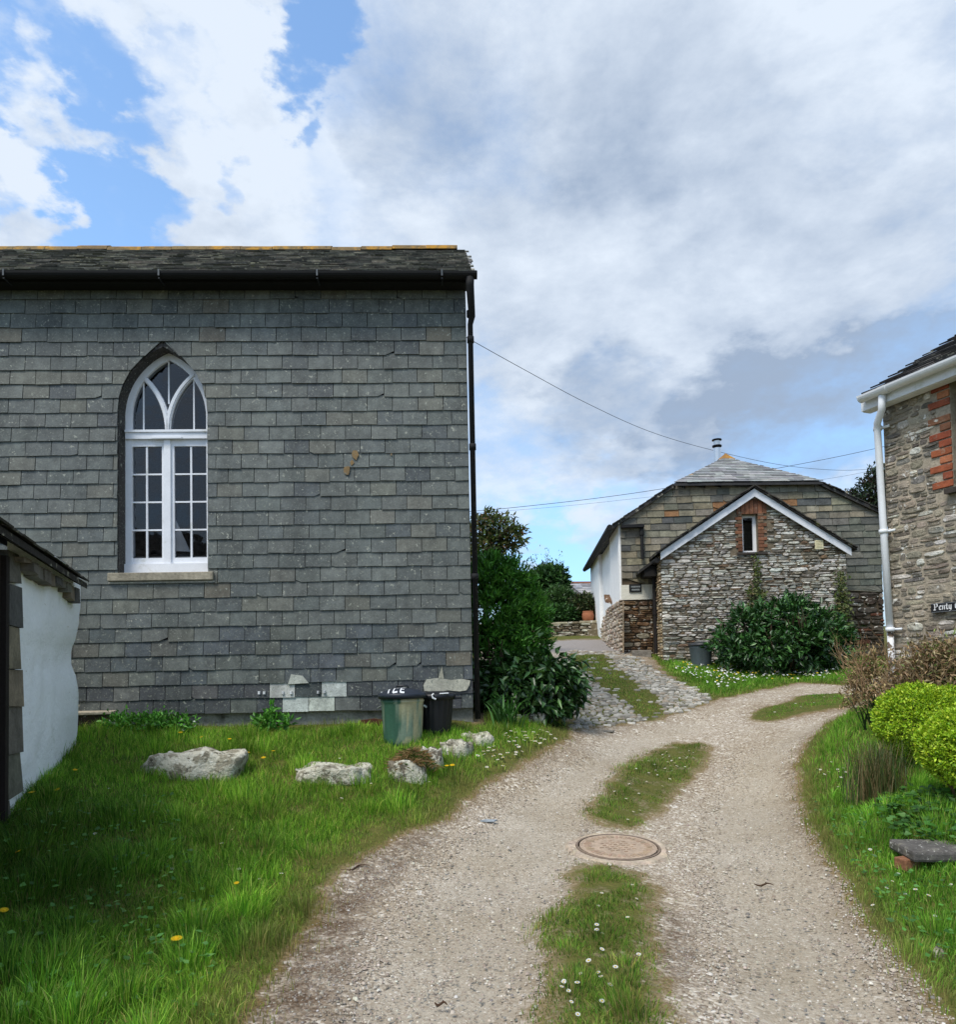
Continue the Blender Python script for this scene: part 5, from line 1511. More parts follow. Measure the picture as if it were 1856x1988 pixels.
def garden_wall():
    a, b = at(1040, 1238, 20.5), at(1172, 1240, 20.3)
    d = b - a; rz = math.atan2(d.y, d.x)
    fr = Frame((a.x, a.y, hz(a.x, a.y) - 0.1), rz)
    root = empty("garden_wall", fr.o, rz, "low dry-stone garden wall across the head of the lane", "wall")
    Lw = math.hypot(d.x, d.y); h = fr.px(1110, 1209)[1]
    mb = MB(); mb.box(-2.5, Lw, 0.02, 0.5, -0.4, h - 0.04, S(110, 98, 80))
    random.seed(51)
    cl = lambda u, v: jit(pick((3, S(166, 156, 134)), (3, S(126, 114, 94)), (2, S(186, 180, 164)), (1.5, S(96, 84, 66))), 0.16)
    rubble(mb, [(-2.5, -0.3), (Lw, -0.3), (Lw, h), (-2.5, h)], lambda u, v, dd: (u, -dd, v), (0.05, 0.1), (0.16, 0.5), cl, (0.02, 0.06))
    mb.build("stonework", M['stone'], root)
    cp = MB(); x = -2.5
    while x < Lw:
        w_ = random.uniform(0.3, 0.7); cp.box(x, min(x + w_ - 0.01, Lw), -0.06 + random.uniform(-0.03, 0.03), 0.52, h - 0.035, h + 0.04 + random.uniform(-0.015, 0.025), cl(0, 0)); x += w_
    cp.build("coping", M['stone'], root, bevel=0.02)
    st = MB(); a2 = fr.px(1135, 1238, -0.35)[0]; b3 = fr.px(1172, 1238, -0.35)[0]
    for i in range(3): st.box(a2 + 0.1 * i, b3, -0.42 + 0.14 * i, 0.0, h * (i) / 3 - 0.2, h * (i + 1) / 3 - 0.05, jit(S(120, 106, 84), 0.1))
    st.build("steps", M['stone'], root, bevel=0.015)
    p = fr.w(fr.px(1142, 1205, 0.22)[0], 0.22, h + 0.03)
    pot = MB(); r = 0.16
    pot.lathe([(r * 0.78, 0), (r * 0.98, 0.07), (r * 1.08, 0.15), (r * 1.02, 0.23), (r * 0.92, 0.27), (r * 0.96, 0.285), (r * 0.96, 0.30), (r * 0.8, 0.30), (r * 0.8, 0.22)], S(158, 100, 70), 20)
    po = pot.build("flower_pot", M['clay'], smooth=True); po.location = p
    tag(po, "empty terracotta flower pot standing on the low garden wall", "flower pot")
    oh = at(1128, 1200, 27)
    f2 = Frame((oh.x, oh.y, hz(oh.x, oh.y)), math.radians(6))
    r2 = empty("outhouse", f2.o, f2.rz, "distant low building with pale slate roof and red ridge, behind the garden bushes", "outhouse")
    xa, zt = f2.px(1101, 1133, 1.6); xb = f2.px(1200, 1133, 1.6)[0]; ze = f2.px(1110, 1172)[1]
    w = MB(); w.box(xa + 0.3, xb, 0.0, 3.2, -1.0, ze, S(150, 140, 122)); w.build("wall", M['stone'], r2)
    rf = MB(); ln = math.hypot(1.6, zt - ze); c_, s_ = 1.6 / ln, (zt - ze) / ln
    slates(rf, [(xa + 0.55, 0), (xb, 0), (xb, ln), (xa, ln)], lambda u, v, dd: (u, v * c_ - dd * s_ - 0.1, ze + v * s_ + dd * c_), 0.3, 0.16, lambda u, v: jit(pick((3, S(150, 148, 150)), (1, S(126, 124, 126)), (1, S(166, 160, 156))), 0.1), thick=0.014, lift=0.014, jw=0.2)
    rf.hexa([(xa, -0.1, ze - 0.02), (xb, -0.1, ze - 0.02), (xb, 1.5, zt - 0.02), (xa, 1.5, zt - 0.02)], [(xa, -0.1, ze - 0.08), (xb, -0.1, ze - 0.08), (xb, 1.5, zt - 0.08), (xa, 1.5, zt - 0.08)], S(90, 88, 86))
    rf.build("roof", M['pale_roof'], r2)
    rg = MB(); rg.box(xa - 0.05, xb, 1.42, 1.62, zt - 0.03, zt + 0.06, S(150, 96, 78)); rg.build("ridge_tiles", M['clay'], r2)


garden_wall()


# ------------------------------------------------------------------ cobbled lane
def build_cobbles():
    r = np.random.default_rng(61)
    V, Fq, C = [], [], []
    y = 8.7; row = 0
    pts = []
    while y < 17.6:
        x = 0.6 + r.uniform(-0.1, 0.1)
        st = r.uniform(0.030, 0.048) * (1 + 0.02 * (y - 9))
        while x < 4.6:
            w = r.uniform(0.055, 0.13)
            pts.append((x + w / 2, y + 0.05 * math.sin(x * 1.7) + r.uniform(-0.008, 0.008), w, st)); x += w + 0.012
        y += st + 0.008; row += 1
    p = np.array(pts); X, Y = p[:, 0], p[:, 1]; Z = height(X, Y)
    g = region_masks(X, Y, Z)
    m2 = region_masks(X + wob(X * 4, Y * 4, 3) * 0.1, Y + wob(X * 5, Y * 4, 7) * 0.12, Z)
    ok = g['cobble'] & ~(m2['moss'] & (r.random(len(X)) < 0.93)) & (r.random(len(X)) > 0.03)
    p, Z = p[ok], Z[ok]
    pal = np.array([S(164, 160, 150), S(144, 140, 131), S(182, 178, 168), S(124, 120, 110), S(154, 142, 126)])
    for (x, y, w, d), z in zip(p, Z):
        b = len(V); ang = [(k + 0.5) * math.pi / 4 for k in range(8)]
        top = r.uniform(0.012, 0.028)
        for sc, h in ((0.98, -0.02), (0.95, top * 0.6), (0.7, top)):
            for a in ang:
                ca, sa = math.cos(a), math.sin(a)
                V.append((x + w / 2 * sc * math.copysign(abs(ca) ** 0.5, ca) * r.uniform(0.93, 1.05), y + d / 2 * sc * math.copysign(abs(sa) ** 0.5, sa) * r.uniform(0.93, 1.05), z + h + r.uniform(-0.002, 0.002)))
        for q in range(2):
            for k in range(8): Fq.append((b + q * 8 + k, b + q * 8 + (k + 1) % 8, b + q * 8 + 8 + (k + 1) % 8, b + q * 8 + 8 + k))
        for k in (0, 2, 4): Fq.append((b + 16, b + 16 + k + 1, b + 16 + k + 2, b + 16 + k + 3))
        c = pal[r.integers(len(pal))] * r.uniform(0.8, 1.2)
        C += [c] * 24
    o = fast_mesh("cobbled_lane", np.array(V), np.array(Fq), np.array(C), M['cobble'])
    tag(o, kind='structure')


build_cobbles()


# ------------------------------------------------------------------ rocks, manhole, slab, small stones
def rock(px0, px1, pyt, pyb, Y, name, label, seed, depth=0.7, col=S(142, 136, 118), flat=0.6, mat='rock', sub=4, sink=0.3, cat="rock", group=None, tilt=0.0, parts=None):
    a, b = at(px0, pyb, Y), at(px1, pyb, Y)
    w = (b - a).length; h = (pyb - pyt) / F_PX * Y
    c = (a + b) / 2
    bm = bmesh.new(); bmesh.ops.create_icosphere(bm, subdivisions=sub, radius=1.0)
    sv = Vector((seed * 7.3, seed * 3.1, seed))
    vs = []
    for v in bm.verts:
        d = v.co.normalized()
        q = Vector((math.copysign(abs(d.x) ** 0.75, d.x), math.copysign(abs(d.y) ** 0.75, d.y), math.copysign(abs(d.z) ** 0.7, d.z)))
        n = 1 + 0.30 * mnoise.noise(d * 1.3 + sv) + 0.14 * mnoise.noise(d * 3.1 + sv) + 0.05 * mnoise.noise(d * 8 + sv)
        q = q * n * 0.9
        q.z = min(q.z, flat + 0.22 * mnoise.noise(Vector((d.x * 2, d.y * 2, seed))) + tilt * q.x)
        v.co = Vector((q.x * w / 2, q.y * w / 2 * depth, q.z))
    zmax = max(v.co.z for v in bm.verts)
    for v in bm.verts: v.co.z = v.co.z / zmax * h if v.co.z > 0 else v.co.z * h * sink
    me = bpy.data.meshes.new(name); bm.to_mesh(me); bm.free()
    ca = me.color_attributes.new("Col", 'FLOAT_COLOR', 'POINT')
    arr = np.ones((len(me.vertices), 4), np.float32); arr[:, :3] = col
    ca.data.foreach_set("color", arr.ravel())
    me.polygons.foreach_set("use_smooth", [True] * len(me.polygons))
    me.materials.append(M[mat])
    o = bpy.data.objects.new(name, me); COL.objects.link(o)
    o.location = (c.x, c.y, hz(c.x, c.y) - 0.035)
    return tag(o, label, cat, group)


rock(280, 474, 1462, 1522, 6.55, "boulder", "largest lichened boulder, lying in the lawn grass below the arched window", 3, 0.55, flat=0.62)
rock(568, 726, 1486, 1520, 6.6, "boulder", "long low pale boulder in the lawn between the big boulder and the dustbin", 8, 0.6, flat=0.5)
rock(746, 838, 1438, 1482, 6.75, "boulder", "lichen-spotted boulder capped with dry brown grass in front of the green dustbin", 12, 0.8, col=S(120, 112, 96), flat=0.6)
rock(812, 866, 1408, 1456, 7.0, "boulder", "dark-sided angular boulder in front of the black bin", 15, 0.9, col=S(110, 102, 88), flat=0.7)
rock(852, 918, 1412, 1444, 7.35, "boulder", "pale squarish boulder right of the black bin", 20, 0.9, col=S(140, 134, 116), flat=0.5)
rock(896, 956, 1396, 1422, 7.7, "boulder", "rightmost pale boulder of the row, at the slate building's corner", 24, 0.9, col=S(140, 134, 116), flat=0.5)
rock(1812, 1836, 1846, 1882, 3.55, "stone", "small pale stone in the right verge at the track edge", 31, 0.9, col=S(150, 138, 120), sub=3, cat="stone", flat=0.8)
rock(1012, 1062, 1366, 1392, 8.75, "stone", "flat grey kerb stone under the dark leafy plants", 35, 0.7, col=S(96, 90, 78), sub=3, cat="stone", flat=0.6)
rock(970, 1016, 1378, 1396, 8.6, "stone", "small dark stone under the strap-leaved plant", 37, 0.7, col=S(84, 78, 68), sub=3, cat="stone", flat=0.6)


def build_slab():
    c = at(1830, 1690, 4.7); z = hz(c.x, c.y)
    root = empty("stone_slab", (c.x, c.y, z + 0.002), math.radians(-6), "white-spotted dark stone slab laid level in the right verge", "slab")
    mb = MB(); mb.box(-0.255, 0.34, -0.18, 0.16, 0.0, 0.07, S(88, 84, 80)); o = mb.build("slab", M['spotted'], root, bevel=0.018)
    b = MB(); p = at(1772, 1702, 4.6)
    b.box(-0.06, 0.06, -0.045, 0.045, -0.03, 0.045, S(134, 92, 66)); k = b.build("half_brick", M['brick'], bevel=0.008)
    k.location = (p.x, p.y + 0.05, z - 0.036); k.rotation_euler = (0, 0, 0.3)
    tag(k, "orange brick piece under the left end of the stone slab", "brick")


build_slab()


def build_manhole():
    c = at(1200, 1642, 5.6); x, y = c.x, c.y
    e = 0.3
    dx = 0.7 * (hz(x + e, y) - hz(x - e, y)) / (2 * e); dy = 0.06
    z = max(hz(x + a, y + b) - dx * a - dy * b for a in (-0.3, 0, 0.3) for b in (-0.3, 0, 0.3)) - 0.004
    n = Vector((-dx, -dy, 1)).normalized()
    root = empty("manhole_cover", (x, y, z + 0.006), 0, "round rusty manhole cover between the two grass strips of the track", "manhole cover")
    root.rotation_euler = n.to_track_quat('Z', 'Y').to_euler()
    r = 0.305; col = S(166, 146, 126)
    cv = MB(); seg = 64
    cv.lathe([(r - 0.012, -0.03), (r - 0.012, 0.006), (r - 0.03, 0.009), (r - 0.034, 0.005), (0.02, 0.005)], col, seg)
    for k in range(44):                                       # raised studs and spokes of the casting
        a = 2 * math.pi * k / 44
        for r0, r1, hw in ((0.215, 0.255, 0.012),) if k % 2 else ((0.20, 0.262, 0.010),):
            ca, sa = math.cos(a), math.sin(a)
            cv.hexa([(r0 * ca + hw * sa, r0 * sa - hw * ca, 0.0075), (r1 * ca + hw * sa, r1 * sa - hw * ca, 0.0075), (r1 * ca - hw * sa, r1 * sa + hw * ca, 0.0075), (r0 * ca - hw * sa, r0 * sa + hw * ca, 0.0075)],
                    [(r0 * ca + hw * sa, r0 * sa - hw * ca, 0.004), (r1 * ca + hw * sa, r1 * sa - hw * ca, 0.004), (r1 * ca - hw * sa, r1 * sa + hw * ca, 0.004), (r0 * ca - hw * sa, r0 * sa + hw * ca, 0.004)], jit(S(154, 132, 110), 0.15))
    for i in range(-3, 4):
        for j in range(-3, 4):
            if i * i + j * j < 10: cv.box(i * 0.045 - 0.014, i * 0.045 + 0.014, j * 0.045 - 0.006, j * 0.045 + 0.006, 0.004, 0.0085, jit(S(150, 128, 106), 0.15))
    cv.build("cover", M['iron'], root)
    fm = MB(); fm.lathe([(r + 0.001, -0.03), (r + 0.001, 0.0055), (r + 0.016, 0.0055), (r + 0.018, -0.03)], S(122, 106, 92), seg)
    fo = fm.build("frame", M['iron'], root)
    su = MB(); ring = []
    for k in range(48):
        a = 2 * math.pi * k / 48; rr = r + 0.03 + 0.035 * (1 + mnoise.noise(Vector((math.cos(a) * 1.7, math.sin(a) * 1.7, 3)))) + 0.02 * mnoise.noise(Vector((math.cos(a) * 6, math.sin(a) * 6, 1)))
        ring.append((rr * math.cos(a), rr * math.sin(a)))
    inner = [((r + 0.019) * math.cos(2 * math.pi * k / 48), (r + 0.019) * math.sin(2 * math.pi * k / 48)) for k in range(48)]
    vs = [(a, b, 0.0) for a, b in inner] + [(a, b, 0.0005) for a, b in ring] + [(a * 1.12, b * 1.12, -0.06) for a, b in ring]
    fs = [(k, 48 + k, 48 + (k + 1) % 48, (k + 1) % 48) for k in range(48)] + [(48 + k, 96 + k, 96 + (k + 1) % 48, 48 + (k + 1) % 48) for k in range(48)]
    su.add(vs, fs, S(176, 156, 140)); su.c = [jit(S(176, 160, 140), 0.08) for _ in su.c]; su.build("cement_surround", M['concrete'], root)


build_manhole()


def build_loose():
    # plank-like step, scrap, shards, twigs
    a, b = at(150, 1440, 7.75), at(214, 1440, 7.85)
    root = empty("stone_step", (a.x, a.y, hz(a.x, a.y)), math.atan2(b.y - a.y, b.x - a.x), "low stone step with a pale tread between the white wall and the slate building", "step")
    w = (b - a).length; h = 0.19
    s = MB(); s.box(-0.3, w, 0, 0.35, -0.1, h - 0.035, S(70, 56, 46)); s.build("riser", M['stone'], root, bevel=0.01)
    s = MB(); s.box(-0.3, w + 0.03, -0.03, 0.35, h - 0.034, h, S(168, 158, 138)); s.build("tread", M['concrete'], root, bevel=0.008)
    c = at(722, 1412, 7.98); m = MB()
    m.hexa([(-0.12, 0, -0.01), (0.10, 0, -0.03), (0.12, 0, 0.03), (0.02, 0, 0.045), (-0.12, 0, 0.03)], [(-0.12, 0.05, -0.01), (0.10, 0.05, -0.03), (0.12, 0.05, 0.03), (0.02, 0.05, 0.045), (-0.12, 0.05, 0.03)], S(78, 44, 30))
    o = m.build("rusty_scrap", M['iron']); o.location = (c.x, c.y, hz(c.x, c.y) + 0.05); tag(o, "rusty brown scrap lying against the plinth beside the green dustbin", "scrap")
    for px, py, Y, nm, lb, dims, col in ((948, 1568, 6.1, "slate_shard", "thin blue-grey slate shard lying flat on the left wheel track", (0.075, 0.03, 0.008), S(150, 158, 164)),
                                         (1180, 1405, 9.35, "slate_shard", "grey slate shard at the foot of the cobbled lane", (0.09, 0.04, 0.012), S(130, 126, 118))):
        c = at(px, py, Y); m = MB(); x, y, z = dims
        f = [(-x, -y * 0.5, z), (x * 0.6, -y, z), (x, y * 0.3, z), (-x * 0.3, y, z)]
        m.hexa(f, [(a_, b_, -0.004) for a_, b_, _ in f], col); o = m.build(nm, M['slate_old']); o.location = (c.x, c.y, hz(c.x, c.y) + 0.006); tag(o, lb, "slate shard")
    for px, py, Y, ang, ln, lb in ((690, 1690, 4.95, 0.6, 0.10, "small dry twig at the lawn edge beside the track"), (1484, 1716, 4.75, -0.2, 0.06, "short dark twig on the right wheel track"), (856, 1950, 3.08, -0.3, 0.03, "tiny brown twig low on the left wheel track")):
        c = at(px, py, Y); m = MB()
        pth = [(math.cos(ang) * ln * t - 0.2 * ln * math.sin(5 * t) * math.sin(ang), math.sin(ang) * ln * t + 0.15 * ln * math.sin(5 * t), 0.01 + 0.008 * math.sin(3 * t)) for t in np.linspace(-1, 1, 7)]
        m.tube(pth, [0.003, 0.005, 0.006, 0.006, 0.005, 0.004, 0.002], S(70, 50, 34), 6)
        m.tube([pth[3], (pth[3][0] + 0.35 * ln, pth[3][1] + 0.3 * ln, 0.02)], [0.004, 0.002], S(70, 50, 34), 6)
        o = m.build("twig", M['bark']); o.location = (c.x, c.y, hz(c.x, c.y)); tag(o, lb, "twig")
    a, b = at(1226, 1263, 14.9), at(1262, 1263, 14.9); m = MB(); w = (b - a).length
    m.box(0, w, -0.15, 0.12, -0.12, 0.03, S(128, 122, 112)); o = m.build("slate_step", M['slate_old'], bevel=0.01); o.location = (a.x, a.y, hz(a.x, a.y) + 0.05); o.rotation_euler = (0, 0, math.radians(-4)); tag(o, "flat stone step in the passage beside the annex", "step")


build_loose()


# ------------------------------------------------------------------ bins
def build_bins():
    c = at(782, 1440, 7.5); z = hz(c.x, c.y)
    root = empty("dustbin", (c.x, c.y, z), 0, "green and bare metal dustbin with white-lettered black lid, by the slate wall", "dustbin")
    mm = 7.5 / F_PX; h = (1440 - 1352) * mm
    R0, R1 = 0.195, 0.222
    mb = MB(); seg = 72
    wobf = lambda a, zz: 1 + (0.012 * math.cos(18 * a) if 0.06 < zz < h - 0.08 else 0)
    mb.lathe([(R0 - 0.01, -0.05), (R0, 0.0), (R0 + 0.004, 0.03), (R0 + 0.004, 0.07), (R0 + 0.012, h * 0.4), (R1 - 0.006, h - 0.09), (R1, h - 0.07), (R1 + 0.007, h - 0.06), (R1, h - 0.05), (R1 + 0.002, h)], S(70, 104, 88), seg, wob=wobf)
    for i, (x, y, zz) in enumerate(mb.v):
        a = math.atan2(y, x) + 1.1 * mnoise.noise(Vector((x * 9, y * 9, zz * 3)))
        front = math.atan2(-y, x)
        g = S(62, 100, 82) if x < 0.0 + 0.08 * mnoise.noise(Vector((x * 8, zz * 7, 2))) else S(168, 164, 132)
        if mnoise.noise(Vector((x * 14, y * 14, zz * 5))) > 0.25: g = S(120, 138, 120)
        mb.c[i] = g
    mb.build("body", M['bin'], root, smooth=True)
    ld = MB(); RL = 0.248; bl = S(40, 46, 56)
    prof = [(RL - 0.012, h - 0.03), (RL, h - 0.032), (RL + 0.002, h + 0.018), (RL - 0.01, h + 0.026), (RL - 0.03, h + 0.024), (0.19, h + 0.045), (0.10, h + 0.068), (0.02, h + 0.074)]
    ld.lathe(prof, bl, 64); lo = ld.build("lid", M['plastic'], root, smooth=True)
    hd = MB(); hd.tube([(-0.06, 0, h + 0.068), (-0.055, 0, h + 0.094), (0.055, 0, h + 0.094), (0.06, 0, h + 0.068)], 0.011, S(28, 30, 34), 10); hd.build("lid_handle", M['plastic'], lo, smooth=True)
    # white painted letters on the sloping lid
    lt = MB(); wht = S(214, 216, 218)
    G = {'I': [((0.5, 0), (0.5, 1))], 'C': [((0.9, 0.95), (0.2, 0.95)), ((0.2, 0.95), (0.1, 0.05)), ((0.1, 0.05), (0.9, 0.05))], 'E': [((0.15, 0), (0.15, 1)), ((0.15, 1), (0.9, 1)), ((0.15, 0.5), (0.75, 0.5)), ((0.15, 0), (0.9, 0))]}
    def lid_z(r): 
        for (r0, z0), (r1, z1) in zip(prof[4:], prof[5:]):
            if r1 <= r <= r0: return z0 + (z1 - z0) * (r0 - r) / (r0 - r1)
        return prof[4][1]
    for k, ch in enumerate("ICE"):
        for (x0, y0), (x1, y1) in G[ch]:
            n = 6
            for s in range(n):
                q = []
                for t, sd in ((s / n, -1), ((s + 1) / n, -1), ((s + 1) / n, 1), (s / n, 1)):
                    u = -0.15 + k * 0.072 + (x0 + (x1 - x0) * t) * 0.056; v = -0.205 + (y0 + (y1 - y0) * t) * 0.15
                    dx, dy = x1 - x0, (y1 - y0) * 1.6; l = math.hypot(dx, dy)
                    u += -dy / l * sd * 0.007; v += dx / l * sd * 0.011
                    q.append((u, v, lid_z(math.hypot(u, v)) + 0.003))
                lt.poly(q, wht)
    lt.build("lettering", M['letters'], lo)
    sh = MB()
    for sg in (-1, 1):
        sh = MB(); sh.tube([(sg * 0.222, -0.05, h - 0.11), (sg * 0.25, -0.05, h - 0.13), (sg * 0.25, 0.05, h - 0.13), (sg * 0.222, 0.05, h - 0.11)], 0.007, S(140, 146, 140), 8); sh.build("side_handle", M['metal'], root)

    c = at(846, 1425, 7.78); z = hz(c.x, c.y)
    r2 = empty("bin", (c.x, c.y, z), 0, "black ribbed plastic bin with white lid clip behind the green dustbin", "bin")
    mm = 7.78 / F_PX; h = (1425 - 1352) * mm
    b = MB(); bk = S(24, 26, 30)
    b.lathe([(0.16, 0), (0.165, 0.02), (0.19, h - 0.06), (0.2, h - 0.04), (0.2, h)], bk, 72, wob=lambda a, zz: 1 + (0.02 * (1 if math.cos(24 * a) > 0 else -0.3) if 0.02 < zz < h - 0.05 else 0)); b.build("body", M['plastic'], r2)
    l = MB(); l.lathe([(0.215, h - 0.05), (0.22, h - 0.05), (0.222, h), (0.20, h + 0.012), (0.12, h + 0.03), (0.02, h + 0.032)], bk, 48); lo = l.build("lid", M['plastic'], r2, smooth=True)
    k = MB(); k.tube([(0.02 + 0.0, -0.225, h - 0.045), (-0.01, -0.235, h - 0.03), (-0.02, -0.235, h - 0.0), (0.0, -0.228, h + 0.014)], 0.009, S(226, 228, 230), 8)
    k.tube([(0.06, -0.21, h + 0.012), (0.15, -0.17, h + 0.014)], 0.007, S(226, 228, 230), 8); k.build("clip", M['paint'], lo)
    e = MB(); e.hexa([(0.19, -0.05, h - 0.06), (0.29, -0.04, h - 0.055), (0.29, 0.04, h - 0.055), (0.19, 0.05, h - 0.06)], [(0.19, -0.05, h - 0.03), (0.29, -0.04, h - 0.03), (0.29, 0.04, h - 0.03), (0.19, 0.05, h - 0.03)], bk); e.build("handle", M['plastic'], r2, bevel=0.006)

    c = at(1362, 1287, 14.0); z = hz(c.x, c.y)
    r3 = empty("dustbin", (c.x, c.y, z), 0, "plain grey dustbin with dark lid against the stone annex", "dustbin")
    mm = 14.0 / F_PX; h = (1287 - 1243) * mm
    b = MB(); b.lathe([(0.175, -0.05), (0.18, 0.02), (0.215, h - 0.07), (0.225, h - 0.05), (0.225, h)], S(92, 102, 108), 40); b.build("body", M['bin'], r3, smooth=True)
    l = MB(); l.lathe([(0.235, h - 0.03), (0.24, h), (0.2, h + 0.03), (0.06, h + 0.055), (0.02, h + 0.056)], S(52, 54, 56), 40)
    l.v = [(x, y, zz + 0.10 * (x + 0.24) * 0.4) for x, y, zz in l.v]
    l.build("lid", M['plastic'], r3, smooth=True)


build_bins()


# ------------------------------------------------------------------ plants
def blob(px, py, Y, rx, rz=None, ry=None):
    """ellipsoid by photo centre, depth and photo radii"""
    k = Y / F_PX; rz = rz or rx; ry = ry or rx
    return (tuple(at(px, py, Y)), (rx * k, ry * k, rz * k))


def branch(mb, p, d, L_, r, depth, col, spread=0.6, up=0.15, tips=None, seg=4):
    """tapered, forking limb"""
    pts = [Vector(p)]; d = Vector(d).normalized(); rad = [r]
    for i in range(seg):
        d = (d + Vector((random.uniform(-1, 1), random.uniform(-1, 1), random.uniform(-0.6, 1) * 0.6 + up)) * 0.22).normalized()
        pts.append(pts[-1] + d * L_ / seg); rad.append(r * (1 - 0.5 * (i + 1) / seg))
    mb.tube(pts, rad, jit(col, 0.1), 6 if r < 0.03 else 8, cap=False)
    if tips is not None and depth == 0: tips.append(pts[-1])
    if depth > 0:
        for k in range(random.choice((2, 3))):
            b = pts[random.choice((2, 3, seg))]
            nd = (d + Vector((random.uniform(-1, 1), random.uniform(-1, 1), random.uniform(-0.2, 0.8))) * spread).normalized()
            branch(mb, b, nd, L_ * random.uniform(0.55, 0.8), r * 0.55, depth - 1, col, spread, up, tips, seg)


def plant(name, label, cat, base, fol, mat='leaf', part="foliage", stem=None, group=None):
    root = empty(name, base, 0, label, cat, group)
    off = np.array(base)
    blobs = [(tuple(np.array(c) - off), r) for c, r in fol.pop('blobs')]
    foliage(part, blobs, mat=M[mat], parent=root, **fol)
    if stem:
        mb = MB(); random.seed(stem.get('seed', 1))
        for i in range(stem.get('n', 3)):
            branch(mb, (random.uniform(-1, 1) * stem.get('w', 0.1), random.uniform(-1, 1) * stem.get('w', 0.1), -0.05), (random.uniform(-0.5, 0.5), random.uniform(-0.5, 0.5), 1), stem['L'], stem['r'], stem.get('d', 2), stem.get('col', S(74, 60, 46)))
        mb.build(stem.get('name', "stems"), M['bark'], root)
    return root


def gnd(px, py, Y):
    p = at(px, py, Y); return (p.x, p.y, hz(p.x, p.y))


G_BRIGHT = [(.075, .25, .025), (.11, .33, .032), (.045, .16, .018), (.17, .40, .06)]
G_DARK = [(.03, .085, .018), (.045, .12, .024), (.018, .054, .012), (.07, .16, .036)]
plant("green_shrub", "tall bright green shrub pressed against the slate building's right corner", "shrub", gnd(985, 1385, 9.4),
      dict(blobs=[blob(945, 1130, 9.6, 46, 40), blob(985, 1140, 9.7, 50, 42), blob(1020, 1180, 9.8, 36, 38), blob(955, 1195, 9.5, 62, 60), blob(1015, 1215, 9.6, 52, 55), blob(960, 1280, 9.4, 60, 70), blob(1010, 1290, 9.4, 52, 60), blob(945, 1100, 9.7, 30, 22), blob(1038, 1210, 9.7, 26, 34), blob(985, 1110, 9.75, 28, 22), blob(1010, 1145, 9.8, 26, 26)],
           n_clump=1500, per=13, clump_r=0.035, L_=0.085, W_=0.026, pal=[(.06, .19, .02), (.09, .26, .028), (.036, .125, .014), (.14, .33, .045)], wts=(4, 3, 3, 1.4), shell=0.55, lump=0.35, seed=2, up=0.35, tone=0.35), stem=dict(L=0.5, r=0.03, n=4, w=0.2, d=2, seed=4))
plant("large_leaved_plant", "dark glossy large-leaved plant sprawling over the cobbles at the shrub's foot", "plant", gnd(1050, 1385, 9.0),
      dict(blobs=[blob(1040, 1310, 9.0, 52, 45), blob(1075, 1330, 9.0, 42, 42), blob(1000, 1340, 8.9, 55, 45), blob(1095, 1345, 9.05, 30, 34), blob(950, 1350, 8.8, 35, 42), blob(1055, 1360, 8.9, 45, 25), blob(1112, 1330, 9.1, 18, 26), blob(1105, 1300, 9.2, 16, 22)],
           n_clump=420, per=8, clump_r=0.06, L_=0.13, W_=0.06, pal=G_DARK, wts=(4, 3, 3, 1), shell=0.6, lump=0.3, seed=5, up=0.0, droop=0.25, tone=0.3, curl=0.3), mat='gloss_leaf', part="leaves", stem=dict(L=0.45, r=0.015, n=8, w=0.3, d=1, seed=6, col=S(60, 70, 40)))


def strap_plant(name, label, cat, base, n, L_, W_, pal, spread=0.6, arch=0.9, seed=1, part="leaves", mat='leaf', dirbias=(0, 0), lo=0.5, width_taper=True, w0=0.06):
    """arching strap leaves from one crown"""
    r = np.random.default_rng(seed)
    root = empty(name, base, 0, label, cat)
    V, Fq, C = [], [], []
    pal = np.array(pal)
    for i in range(n):
        az = r.uniform(0, 2 * math.pi); l = L_ * r.uniform(lo, 1.15); sp = spread * r.uniform(0.3, 1.1)
        h = np.array([math.cos(az) + dirbias[0], math.sin(az) + dirbias[1], 0]); h /= max(np.linalg.norm(h), 1e-6)
        s = np.array([-h[1], h[0], 0]); p = np.array([r.normal() * w0, r.normal() * w0, 0.0]); b = len(V)
        c = pal[r.integers(len(pal))] * r.uniform(0.75, 1.25)
        k = 6; th = sp
        for j in range(k + 1):
            t = j / k; w = W_ * (1 - t) ** 0.6 * (0.7 + 0.6 * min(1, t * 3)) if width_taper else W_ * (1 - 0.7 * t)
            V.append(p + s * w / 2); V.append(p - s * w / 2); C += [c, c]
            th = sp + arch * t * t * 1.6
            p = p + (h * math.sin(th) + np.array([0, 0, 1]) * math.cos(th)) * l / k
        for j in range(k): Fq.append((b + 2 * j, b + 2 * j + 1, b + 2 * j + 3, b + 2 * j + 2))
    fast_mesh(part, np.array(V), np.array(Fq), np.array(C), M[mat], root)
    return root


strap_plant("agapanthus", "clump of arching strap leaves at the slate building's right foot", "plant", gnd(985, 1392, 8.3), 60, 0.46, 0.028, [(.05, .15, .025), (.09, .21, .05), (.03, .10, .018)], 0.5, 0.9, 5)
strap_plant("iris_clump", "dark sword-leaved clump beside the lime green shrubs", "plant", gnd(1712, 1425, 7.1), 34, 0.42, 0.022, [(.012, .035, .012), (.02, .05, .016), (.03, .06, .02)], 0.5, 0.35, 9, dirbias=(-0.9, -0.2))
strap_plant("rush_clump", "brown-green rush clump in front of the lime shrubs, right verge", "rushes", gnd(1705, 1565, 5.9), 620, 0.50, 0.0055, [(.11, .12, .04), (.17, .14, .06), (.07, .11, .03), (.26, .19, .09), (.05, .09, .025)], 0.28, 0.28, 12, w0=0.10, part="stems")

tree_base = gnd(955, 1300, 15.0)


